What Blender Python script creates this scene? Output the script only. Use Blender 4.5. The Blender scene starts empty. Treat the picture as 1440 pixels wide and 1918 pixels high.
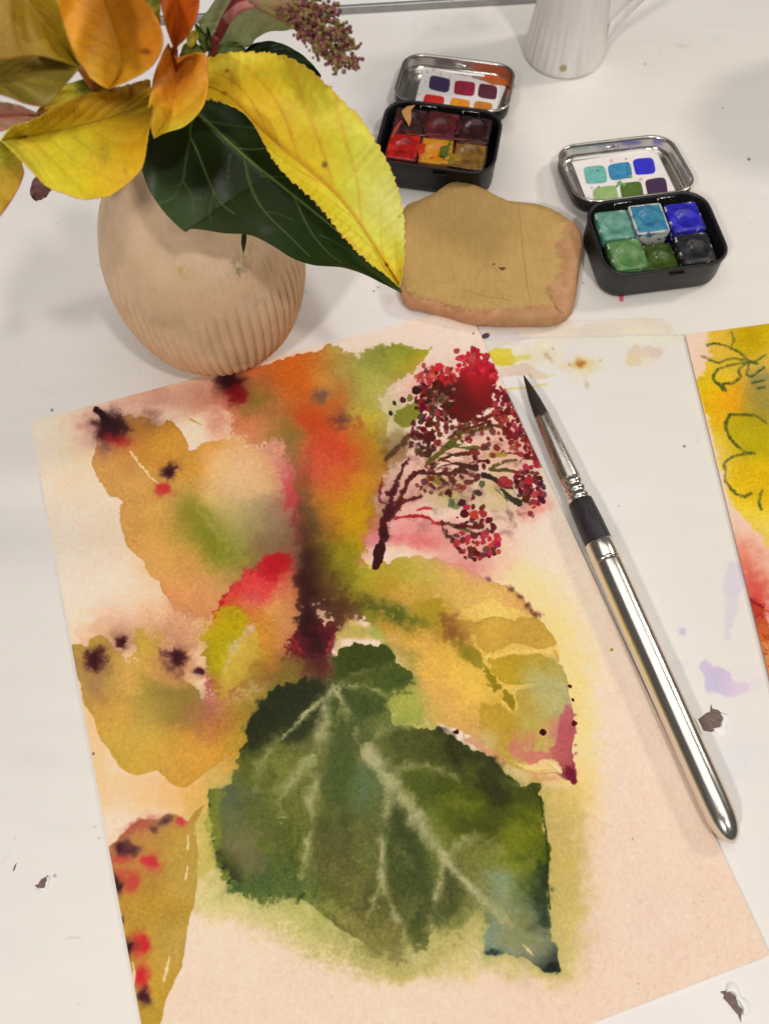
import bpy, bmesh, math, random
import numpy as np
from mathutils import Vector, Matrix
random.seed(7)
rng = np.random.default_rng(11)
scene = bpy.context.scene
COL = scene.collection

# ------------------------------------------------------------------ camera
CAM = np.array([0.0, 0.0, 0.35260])
RIGHT = np.array([0.99999820, -0.00169742, -0.00084988])
UP = np.array([0.00189830, 0.89417949, 0.44770462])
FWD = np.array([0.0, 0.44770543, -0.89418111])
FPX = 1720.0
cam_data = bpy.data.cameras.new('camera')
cam = bpy.data.objects.new('camera', cam_data)
COL.objects.link(cam)
cam.matrix_world = Matrix(((RIGHT[0], UP[0], -FWD[0], CAM[0]),
                           (RIGHT[1], UP[1], -FWD[1], CAM[1]),
                           (RIGHT[2], UP[2], -FWD[2], CAM[2]), (0, 0, 0, 1)))
cam_data.sensor_fit = 'VERTICAL'
cam_data.sensor_height = 36.0
cam_data.lens = 36.0 * FPX / 1919.0
cam_data.clip_start = 0.02
cam_data.clip_end = 20
cam_data.dof.use_dof = True
cam_data.dof.focus_distance = 0.365
cam_data.dof.aperture_fstop = 16.0
scene.camera = cam

# ------------------------------------------------------------------ light
LIGHT = np.array([1.0, 0.955, 0.885]) * 0.93      # colour of the light that falls on the table
world = bpy.data.worlds.new('World')
scene.world = world
world.use_nodes = True
bg = world.node_tree.nodes['Background']
bg.inputs[0].default_value = (1.0, 0.93, 0.84, 1)
bg.inputs[1].default_value = 0.09


def lamp(name, loc, target, size, power, colour, shape='DISK', size_y=None):
    d = bpy.data.lights.new(name, 'AREA')
    d.shape = shape
    d.size = size
    if size_y:
        d.size_y = size_y
    d.energy = power
    d.color = colour
    o = bpy.data.objects.new(name, d)
    COL.objects.link(o)
    o.location = loc
    v = Vector(target) - Vector(loc)
    o.rotation_euler = v.to_track_quat('-Z', 'Y').to_euler()
    return o


lamp('room_lamp', (1.12, 0.74, 1.04), (0.04, 0.25, 0), 0.19, 5.6, (1.0, 0.93, 0.83))
lamp('room_lamp', (-0.62, -0.98, 1.24), (-0.03, 0.25, 0), 0.15, 10.4, (1.0, 0.945, 0.88))
lamp('room_lamp', (0.42, -0.48, 1.45), (-0.03, 0.27, 0), 0.10, 6.4, (1.0, 0.945, 0.88))
lamp('ceiling_fill', (0.0, 0.40, 1.9), (0.0, 0.40, 0), 1.9, 11.6, (1.0, 0.965, 0.92), 'RECTANGLE', 1.3)  # added overhead fill, standing in for light off a white ceiling

scene.view_settings.view_transform = 'Standard'
scene.view_settings.look = 'None'
scene.view_settings.exposure = 0.0
scene.view_settings.gamma = 1.0
scene.render.engine = 'CYCLES'


# ------------------------------------------------------------------ geometry helpers
def ray(px, py):
    return RIGHT * ((px - 720) / FPX) - UP * ((py - 959) / FPX) + FWD


def at(px, py, z=0.0):
    """the point of the height z that the photograph shows there"""
    d = ray(px, py)
    return CAM + d * ((z - CAM[2]) / d[2])


def atd(px, py, depth):
    return CAM + ray(px, py) * depth


def lin(c):
    c = np.asarray(c, float)
    return np.where(c <= 0.04045, c / 12.92, ((c + 0.055) / 1.055) ** 2.4)


def srgb(c):
    c = np.clip(c, 0, 1)
    return np.where(c <= 0.0031308, c * 12.92, 1.055 * c ** (1 / 2.4) - 0.055)


def D(r, g, b, k=1.0):
    """base colour of a surface seen as (r, g, b) under the light of the table"""
    return tuple(np.clip(lin(np.array([r, g, b]) / 255.0) / LIGHT * k, 0.003, 0.92))


def tag(o, label=None, cat=None, group=None, kind=None):
    if label: o['label'] = label
    if cat: o['category'] = cat
    if group: o['group'] = group
    if kind: o['kind'] = kind
    return o


def thing(name, label, cat, loc=(0, 0, 0), rz=0.0, group=None):
    o = bpy.data.objects.new(name, None)
    COL.objects.link(o)
    o.empty_display_size = 0.02
    o.location = loc
    o.rotation_euler = (0, 0, rz)
    return tag(o, label, cat, group)


def mesh_obj(name, verts, faces, mat=None, parent=None, smooth=True, world=False):
    """one mesh object; world=True: the vertices are world positions though it has a parent at parent.location"""
    v = np.asarray(verts, float)
    if world and parent is not None:
        v = v - np.array(parent.location)
    me = bpy.data.meshes.new(name)
    me.from_pydata(v.tolist(), [], [list(map(int, f)) for f in faces])
    bm = bmesh.new()
    bm.from_mesh(me)
    bmesh.ops.recalc_face_normals(bm, faces=bm.faces)
    bm.to_mesh(me)
    bm.free()
    if smooth:
        me.polygons.foreach_set('use_smooth', [True] * len(me.polygons))
    if mat is not None:
        me.materials.append(mat)
    o = bpy.data.objects.new(name, me)
    COL.objects.link(o)
    if parent is not None:
        o.parent = parent
    return o


def grid_faces(n, m, off=0, wrap=False):
    """n rows of m vertices"""
    f = []
    mm = m if wrap else m - 1
    for i in range(n - 1):
        for j in range(mm):
            a = off + i * m + j
            b = off + i * m + (j + 1) % m
            f.append((a, b, b + m, a + m))
    return f


def loft(rings, cap0=True, cap1=True):
    """rings: list of equal-length closed loops"""
    m = len(rings[0])
    v = np.concatenate([np.asarray(r, float) for r in rings])
    f = grid_faces(len(rings), m, 0, True)
    if cap0: f.append(tuple(range(m))[::-1])
    if cap1: f.append(tuple(range((len(rings) - 1) * m, len(rings) * m)))
    return v, f


def merge(parts):
    V, F, n = [], [], 0
    for v, f in parts:
        V.append(np.asarray(v, float))
        F += [tuple(i + n for i in q) for q in f]
        n += len(v)
    return np.concatenate(V), F


def tube(pts, rad, seg=10, caps=True):
    """tube along a polyline with a radius per point"""
    pts = [Vector(p) for p in pts]
    if not hasattr(rad, '__len__'): rad = [rad] * len(pts)
    rings = []
    ref = Vector((0.31, 0.17, 0.93))
    for i, p in enumerate(pts):
        t = (pts[min(i + 1, len(pts) - 1)] - pts[max(i - 1, 0)]).normalized()
        a = t.cross(ref)
        if a.length < 1e-4: a = t.cross(Vector((1, 0, 0)))
        a.normalize()
        b = t.cross(a)
        rings.append([p + (a * math.cos(q) + b * math.sin(q)) * rad[i]
                      for q in np.linspace(0, 2 * math.pi, seg, endpoint=False)])
    return loft(rings, caps, caps)


def rrect(w, d, r, n=6):
    """rounded rectangle, anticlockwise"""
    r = max(min(r, w / 2 - 1e-5, d / 2 - 1e-5), 1e-5)
    out = []
    for cx, cy, a0 in ((w / 2 - r, d / 2 - r, 0), (-w / 2 + r, d / 2 - r, 90), (-w / 2 + r, -d / 2 + r, 180), (w / 2 - r, -d / 2 + r, 270)):
        for k in range(n + 1):
            a = math.radians(a0 + 90.0 * k / n)
            out.append((cx + r * math.cos(a), cy + r * math.sin(a)))
    return np.array(out)


def rr_loft(w, d, r, prof, n=6, cap0=True, cap1=True):
    """prof: (inset, z) pairs"""
    rings = []
    for ins, z in prof:
        p = rrect(w - 2 * ins, d - 2 * ins, r - ins, n)
        rings.append(np.c_[p, np.full(len(p), z)])
    return loft(rings, cap0, cap1)


def catmull(P, n=6, closed=False):
    P = np.asarray(P, float)
    out = []
    N = len(P)
    rngN = N if closed else N - 1
    for i in range(rngN):
        if closed:
            p0, p1, p2, p3 = P[(i - 1) % N], P[i], P[(i + 1) % N], P[(i + 2) % N]
        else:
            p0, p1, p2, p3 = P[max(i - 1, 0)], P[i], P[i + 1], P[min(i + 2, N - 1)]
        for k in range(n):
            t = k / n
            out.append(0.5 * (2 * p1 + (p2 - p0) * t + (2 * p0 - 5 * p1 + 4 * p2 - p3) * t * t + (3 * p1 - p0 - 3 * p2 + p3) * t ** 3))
    if not closed: out.append(P[-1])
    return np.array(out)


def resample(P, n):
    P = np.asarray(P, float)
    s = np.r_[0, np.cumsum(np.linalg.norm(np.diff(P, axis=0), axis=1))]
    t = np.linspace(0, s[-1], n)
    return np.stack([np.interp(t, s, P[:, k]) for k in range(P.shape[1])], 1)


# ------------------------------------------------------------------ materials
class NT:
    def __init__(self, name):
        self.m = bpy.data.materials.new(name)
        self.m.use_nodes = True
        self.t = self.m.node_tree
        self.b = self.t.nodes['Principled BSDF']
        self.out = self.t.nodes['Material Output']

    def n(self, kind, **kw):
        o = self.t.nodes.new(kind)
        for k, v in kw.items():
            if k.startswith('in_'):
                o.inputs[k[3:].replace('_', ' ')].default_value = v
            else:
                setattr(o, k, v)
        return o

    def l(self, a, b):
        self.t.links.new(a, b)

    def coord(self, scale=(1, 1, 1), which='Object'):
        tc = self.n('ShaderNodeTexCoord')
        mp = self.n('ShaderNodeMapping')
        mp.inputs['Scale'].default_value = scale
        self.l(tc.outputs[which], mp.inputs[0])
        return mp.outputs[0]

    def noise(self, vec, scale, detail=4, rough=0.55):
        o = self.n('ShaderNodeTexNoise')
        o.inputs['Scale'].default_value = scale
        o.inputs['Detail'].default_value = detail
        o.inputs['Roughness'].default_value = rough
        self.l(vec, o.inputs['Vector'])
        return o.outputs['Fac']

    def ramp(self, fac, stops):
        o = self.n('ShaderNodeValToRGB')
        e = o.color_ramp.elements
        while len(e) < len(stops): e.new(0.5)
        for q, (p, c) in zip(e, stops):
            q.position = p
            q.color = (*c, 1) if len(c) == 3 else c
        self.l(fac, o.inputs[0])
        return o.outputs[0]

    def mix(self, fac, a, b, mode='MIX'):
        o = self.n('ShaderNodeMix', data_type='RGBA', blend_type=mode)
        for s, v in ((o.inputs[0], fac), (o.inputs[6], a), (o.inputs[7], b)):
            if hasattr(v, 'is_output'): self.l(v, s)
            elif isinstance(v, (int, float)): s.default_value = v
            else: s.default_value = (*v, 1)
        return o.outputs[2]

    def bump(self, h, strength, dist, prev=None):
        o = self.n('ShaderNodeBump')
        o.inputs['Strength'].default_value = strength
        o.inputs['Distance'].default_value = dist
        self.l(h, o.inputs['Height'])
        if prev is not None: self.l(prev, o.inputs['Normal'])
        return o.outputs[0]

    def set(self, color=None, rough=None, metal=None, normal=None, spec=None, coat=None, sss=None):
        B = self.b.inputs
        if color is not None:
            if hasattr(color, 'is_output'): self.l(color, B['Base Color'])
            else: B['Base Color'].default_value = (*color, 1)
        if rough is not None:
            if hasattr(rough, 'is_output'): self.l(rough, B['Roughness'])
            else: B['Roughness'].default_value = rough
        if metal is not None: B['Metallic'].default_value = metal
        if normal is not None: self.l(normal, B['Normal'])
        if spec is not None: B['Specular IOR Level'].default_value = spec
        if coat is not None: B['Coat Weight'].default_value = coat; B['Coat Roughness'].default_value = 0.08
        return self.m


def simple(name, color, rough=0.5, metal=0.0, spec=0.5, nscale=None, namt=0.12, bump=0.0, bscale=None, coat=None):
    t = NT(name)
    v = t.coord()
    c = color
    if nscale:
        n = t.noise(v, nscale, 5)
        lo = tuple(x * (1 - namt) for x in color)
        hi = tuple(min(1, x * (1 + namt)) for x in color)
        c = t.ramp(n, [(0.3, lo), (0.7, hi)])
    nm = None
    if bump:
        nm = t.bump(t.noise(v, bscale or nscale, 6), 0.6, bump)
    return t.set(c, rough, metal, nm, spec, coat)


# ------------------------------------------------------------------ print: watercolour worked out as pixels on the sheet
def upsample(a, h, w):
    hh, ww = a.shape[:2]
    y = np.linspace(0, hh - 1, h); x = np.linspace(0, ww - 1, w)
    y0 = np.minimum(y.astype(int), hh - 2); x0 = np.minimum(x.astype(int), ww - 2)
    fy = (y - y0).astype(np.float32); fx = (x - x0).astype(np.float32)
    if a.ndim == 3: fy = fy[:, None, None]; fx = fx[None, :, None]
    else: fy = fy[:, None]; fx = fx[None, :]
    r0 = a[y0]; r1 = a[y0 + 1]
    r = r0 * (1 - fy) + r1 * fy
    return r[:, x0] * (1 - fx) + r[:, x0 + 1] * fx


def gnoise(h, w, scale, stretch=(1, 1)):
    """smooth noise of unit variance whose features are about `scale` pixels"""
    q = max(1.0, scale / 3.0)
    hh, ww = max(4, int(h / q)), max(4, int(w / q))
    a = rng.standard_normal((hh, ww))
    fy = np.fft.fftfreq(hh)[:, None]; fx = np.fft.rfftfreq(ww)[None, :]
    s = scale / q
    k = np.exp(-0.5 * ((fx * s * stretch[0]) ** 2 + (fy * s * stretch[1]) ** 2) * 6.0)
    a = np.fft.irfft2(np.fft.rfft2(a) * k, s=(hh, ww))
    a = (a - a.mean()) / (a.std() + 1e-9)
    return upsample(a.astype(np.float32), h, w)


def h4(src, dst):
    A = []
    for (x, y), (u, v) in zip(src, dst):
        A.append([x, y, 1, 0, 0, 0, -u * x, -u * y, -u]); A.append([0, 0, 0, x, y, 1, -v * x, -v * y, -v])
    return np.linalg.svd(np.array(A, float))[2][-1].reshape(3, 3)


def happly(H, x, y):
    w = H[2, 0] * x + H[2, 1] * y + H[2, 2]
    return (H[0, 0] * x + H[0, 1] * y + H[0, 2]) / w, (H[1, 0] * x + H[1, 1] * y + H[1, 2]) / w


def sst(a, b, x):
    t = np.clip((x - a) / (b - a), 0, 1)
    return t * t * (3 - 2 * t)


class Canvas:
    """a sheet w x h pixels; marks are given in the coordinates of the plan drawn over it (corners: plan positions of the sheet's corners tl, tr, br, bl)"""
    def __init__(self, w, h, corners, base):
        self.w, self.h = w, h
        self.H = h4([(0, 0), (w, 0), (w, h), (0, h)], corners)
        self.Hi = np.linalg.inv(self.H)
        xs, ys = np.meshgrid(np.arange(w) + 0.5, np.arange(h) + 0.5)
        X, Y = happly(self.H, xs, ys)
        self.X = X.astype(np.float32); self.Y = Y.astype(np.float32)
        self.img = np.empty((h, w, 3), np.float32)
        self.img[:] = np.array(base, np.float32) / 255
        k = w / abs(corners[1][0] - corners[0][0])
        self.k = k
        self.N = {s: gnoise(h, w, s * k) for s in (3, 6, 12, 28, 70)}
        self.edge = 0.55 * self.N[12] + 0.4 * self.N[6] + 0.45 * self.N[28] + 0.18 * self.N[3]
        self.fine = 0.30 * gnoise(h, w, 2.0 * k) + 0.12 * self.N[3]

    def box(self, x0, y0, x1, y1):
        px, py = happly(self.Hi, np.array([x0, x1, x1, x0], float), np.array([y0, y0, y1, y1], float))
        a, b = int(max(0, px.min() - 2)), int(min(self.w, px.max() + 3))
        c, d = int(max(0, py.min() - 2)), int(min(self.h, py.max() + 3))
        if b - a < 2 or d - c < 2: return None
        return (slice(c, d), slice(a, b))

    def sdf(self, s, P, q=3):
        X = self.X[s]; Y = self.Y[s]
        h, w = X.shape
        if min(h, w) < 40: q = 1
        iy = np.unique(np.r_[np.arange(0, h, q), h - 1]); ix = np.unique(np.r_[np.arange(0, w, q), w - 1])
        n_y = max(2, int(math.ceil(h / q))); n_x = max(2, int(math.ceil(w / q)))
        iy = np.linspace(0, h - 1, n_y); ix = np.linspace(0, w - 1, n_x)
        x = X[np.round(iy).astype(int)][:, np.round(ix).astype(int)]; y = Y[np.round(iy).astype(int)][:, np.round(ix).astype(int)]
        d = np.full(x.shape, 1e12, np.float32); ins = np.zeros(x.shape, bool)
        P = np.asarray(P, np.float32)
        for i in range(len(P)):
            ax, ay = P[i]; bx, by = P[(i + 1) % len(P)]
            ex, ey = bx - ax, by - ay
            L = ex * ex + ey * ey
            if L < 1e-9: continue
            wx = x - ax; wy = y - ay
            t = np.clip((wx * ex + wy * ey) / L, 0, 1)
            dx = wx - ex * t; dy = wy - ey * t
            d = np.minimum(d, dx * dx + dy * dy)
            if ay != by:
                c = (ay > y) != (by > y)
                ins ^= c & (x < ex * (y - ay) / ey + ax)
        d = np.sqrt(d)
        d = np.where(ins, d, -d).astype(np.float32)
        return d if d.shape == (h, w) else upsample(d, h, w)

    def field(self, s, pts, sigma, q=8):
        X = self.X[s]; Y = self.Y[s]
        h, w = X.shape
        n_y = max(2, h // q); n_x = max(2, w // q)
        iy = np.round(np.linspace(0, h - 1, n_y)).astype(int); ix = np.round(np.linspace(0, w - 1, n_x)).astype(int)
        wv = 6.0 * self.N[28][s][iy][:, ix]; wu = 6.0 * self.N[28][s][iy[::-1]][:, ix[::-1]]
        x = X[iy][:, ix] + wv; y = Y[iy][:, ix] + wu
        p = np.array(pts, np.float32)
        d2 = (x[..., None] - p[:, 0]) ** 2 + (y[..., None] - p[:, 1]) ** 2
        d2 -= d2.min(-1, keepdims=True)
        wt = np.exp(-d2 / (2 * sigma * sigma))
        wt /= wt.sum(-1, keepdims=True)
        return upsample((wt @ (p[:, 2:5] / 255)).astype(np.float32), h, w)

    def lay(self, s, col, a, mode='mix'):
        a = np.clip(a, 0, 1)[..., None]
        im = self.img[s]
        if mode == 'mul':
            im *= (1 - a) + a * col
        else:
            im += (col - im) * a

    def wash(self, P, col, a=1.0, rough=2.0, soft=0.8, dark=0.0, band=5.0, gran=0.05, smooth=True, field=None, sigma=28, mode='mix', vary=0.06):
        P = np.asarray(P, float)
        if smooth: P = catmull(P, 3, True)
        m = rough * 3 + soft * 3 + 4
        s = self.box(P[:, 0].min() - m, P[:, 1].min() - m, P[:, 0].max() + m, P[:, 1].max() + m)
        if s is None: return
        d = self.sdf(s, P) + rough * self.edge[s]
        k = sst(-soft, soft, d)
        c = self.field(s, field, sigma) if field else np.array(col, np.float32) / 255
        c = np.broadcast_to(c, d.shape + (3,))
        if dark:
            bnd = np.exp(-np.maximum(d, 0) / band) * (0.6 + 0.5 * np.clip(self.N[28][s], -1, 1))
            c = c * (1 - dark * bnd)[..., None]
        c = c * (1 + gran * self.fine[s] + vary * 0.3 * self.N[28][s])[..., None]
        self.lay(s, np.clip(c, 0, 1), a * k, mode)

    def blob(self, x, y, rx, ry, col, a=1.0, rot=0.0, warp=0.25, p=2.0, star=0.0, gran=0.1, mode='mix'):
        R = max(rx, ry) * 2.6 + 4
        s = self.box(x - R, y - R, x + R, y + R)
        if s is None: return
        t = math.radians(rot)
        wa = min(7.0, 0.9 * warp * min(rx, ry)); wb = min(2.2, 0.5 * warp * min(rx, ry))
        n6 = self.N[6][s]
        n12 = self.N[12][s]; n28 = self.N[28][s]; ci, cj = n6.shape[0] // 2, n6.shape[1] // 2
        dx = self.X[s] - x + wa * (n12 - n12[ci, cj]) + wb * n6; dy = self.Y[s] - y + wa * .7 * (n28 - n28[ci, cj]) + wb * n6[::-1, ::-1]
        u = (dx * math.cos(t) + dy * math.sin(t)) / rx; v = (-dx * math.sin(t) + dy * math.cos(t)) / ry
        r = np.sqrt(u * u + v * v)
        if star:
            th = np.arctan2(v, u)
            ph = rng.uniform(0, 6.28, 3)
            r = r * (1 + star * (np.sin(9 * th + ph[0]) + np.sin(14 * th + ph[1]) + np.sin(23 * th + ph[2])) * 0.33)
        k = np.exp(-np.maximum(r, 0) ** p)
        self.lay(s, np.array(col, np.float32) / 255, a * k * (1 + gran * self.fine[s]), mode)

    def stroke(self, P, wd, col, a=1.0, soft=1.0, rough=0.8, curve=True, fade=0.0, gran=0.08, mode='mix', dark=0.0, patchy=0.0):
        P = np.asarray(P, float)
        wd = np.full(len(P), wd, float) if not hasattr(wd, '__len__') else np.asarray(wd, float)
        if curve and len(P) > 2:
            t = np.arange(len(P)); Q = catmull(P, 4)
            wd = np.interp(np.linspace(0, len(P) - 1, len(Q)), t, wd); P = Q
        m = wd.max() + soft * 2 + rough * 3 + 3
        s = self.box(P[:, 0].min() - m, P[:, 1].min() - m, P[:, 0].max() + m, P[:, 1].max() + m)
        if s is None: return
        x = self.X[s] + rough * 0.45 * self.N[12][s] + rough * 0.2 * self.N[6][s]; y = self.Y[s] + rough * 0.45 * self.N[28][s]
        best = np.full(x.shape, -1e9, np.float32); tt = np.zeros(x.shape, np.float32)
        for i in range(len(P) - 1):
            ax, ay = P[i]; ex, ey = P[i + 1] - P[i]
            L = ex * ex + ey * ey + 1e-9
            t = np.clip(((x - ax) * ex + (y - ay) * ey) / L, 0, 1)
            d = wd[i] / 2 + (wd[i + 1] - wd[i]) / 2 * t - np.sqrt((x - ax - ex * t) ** 2 + (y - ay - ey * t) ** 2)
            b = d > best
            best = np.where(b, d, best); tt = np.where(b, (i + t) / (len(P) - 1), tt)
        k = sst(-soft, soft, best + min(rough, 2) * 0.35 * self.N[3][s])
        if fade: k = k * (1 - sst(1 - fade, 1.0, tt))
        if patchy: k = k * np.clip(1 - patchy * .5 + patchy * (.5 * self.N[28][s] + .45 * self.N[12][s] + .25 * self.N[6][s]), 0, 1.25)
        c = np.broadcast_to(np.array(col, np.float32) / 255, best.shape + (3,))
        if dark: c = c * (1 - dark * np.exp(-np.maximum(best, 0) / 1.5))[..., None]
        self.lay(s, c, a * k * (1 + gran * self.fine[s]), mode)

    def dots(self, pts, soft=0.8, rough=0.9):
        for x, y, r, col, a in pts:
            m = r * 1.8 + 4
            s = self.box(x - m, y - m, x + m, y + m)
            if s is None: continue
            e = rng.uniform(0.62, 1.0) if r > 3 else 1.0; t = rng.uniform(0, 3.14)
            dx = self.X[s] - x; dy = self.Y[s] - y
            u = (dx * math.cos(t) + dy * math.sin(t)); v = (-dx * math.sin(t) + dy * math.cos(t)) / e
            d = r - np.sqrt(u * u + v * v) + rough * (0.6 * self.N[6][s] + 0.5 * self.N[3][s])
            c = np.array(col, np.float32) / 255
            c = np.broadcast_to(c, d.shape + (3,)) * (1 - 0.10 * np.exp(-np.maximum(d, 0) / 1.3))[..., None]
            self.lay(s, c, a * sst(-soft, soft, d))

    def wet(self, regions, sigma, amp):
        """still wet: colours creep into one another there, unevenly"""
        m = np.zeros((self.h, self.w), np.float32)
        for x, y, rx, ry, a in regions:
            s = self.box(x - 2.4 * rx, y - 2.4 * ry, x + 2.4 * rx, y + 2.4 * ry)
            if s is None: continue
            d = ((self.X[s] - x) / rx) ** 2 + ((self.Y[s] - y) / ry) ** 2
            m[s] = np.maximum(m[s], a * np.exp(-d ** 1.5 * .7))
        iy, ix = np.mgrid[0:self.h, 0:self.w]
        n = 0.8 * self.N[6] + 0.5 * self.N[3] + .6 * self.N[12]
        k = np.clip(m * 1.4, 0, 1) * amp * self.k
        yy = np.clip(iy + k * n, 0, self.h - 1).astype(int); xx = np.clip(ix + k * n[::-1, ::-1], 0, self.w - 1).astype(int)
        src = self.img[yy, xx]
        fy = np.fft.fftfreq(self.h)[:, None]; fx = np.fft.rfftfreq(self.w)[None, :]
        g = np.exp(-2 * (np.pi * sigma * self.k) ** 2 * (fx ** 2 + fy ** 2))
        for c in range(3):
            b = np.fft.irfft2(np.fft.rfft2(self.img[yy, xx, c]) * g, s=(self.h, self.w))
            self.img[..., c] = src[..., c] * (1 - m) + b * m
        self.img *= (1 + .05 * m * self.fine * 2)[..., None]

    def image(self, name, light=True, warm=False):
        if warm:                                           # sap and olive pigments lean to yellow
            R, G, B = self.img[..., 0], self.img[..., 1], self.img[..., 2]
            k = np.clip((np.minimum(R, G) - B) / .16, 0, 1)
            ex = np.maximum(0, G - R) * k * (.3 + .7 * np.clip((G - .36) / .16, 0, 1))
            self.img[..., 0] = R + .62 * ex; self.img[..., 1] = G - .2 * ex
            self.img[..., 2] = B * (1 - .16 * k * np.clip((G - R + .12) / .12, 0, 1))
            k2 = np.clip((np.minimum(R, G) - B - .13) / .16, 0, 1) * np.clip((R - G - .03) / .08, 0, 1)
            self.img[..., 1] *= 1 - .045 * k2; self.img[..., 2] *= 1 - .13 * k2
            lum = self.img.mean(-1, keepdims=True)
            self.img *= .82 + .18 * np.clip(lum / .34, 0, 1)
        c = lin(np.clip(self.img, 0, 1))
        if light: c = c / LIGHT
        c = srgb(np.clip(c, 0.0, 0.93)).astype(np.float32)
        out = np.ones((self.h, self.w, 4), np.float32)
        out[..., :3] = c[::-1]
        im = bpy.data.images.new(name, self.w, self.h)
        im.pixels.foreach_set(out.ravel())
        im.pack()
        return im


def scatter(poly, n, rmin, rmax, cols, sep=0.8, alpha=(0.75, 1.0)):
    P = np.asarray(poly, float)
    lo, hi = P.min(0), P.max(0)
    out = []
    tries = 0
    while len(out) < n and tries < n * 60:
        tries += 1
        x, y = rng.uniform(lo, hi)
        ins = False
        for i in range(len(P)):
            ax, ay = P[i]; bx, by = P[(i + 1) % len(P)]
            if (ay > y) != (by > y) and x < (bx - ax) * (y - ay) / (by - ay) + ax: ins = not ins
        if not ins: continue
        r = rng.uniform(rmin, rmax)
        if any((x - q[0]) ** 2 + (y - q[1]) ** 2 < (sep * (r + q[2])) ** 2 for q in out): continue
        c = np.array(cols[rng.integers(len(cols))]) + rng.normal(0, 8, 3)
        out.append((x, y, r, tuple(np.clip(c, 0, 255)), rng.uniform(*alpha)))
    return out


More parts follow.
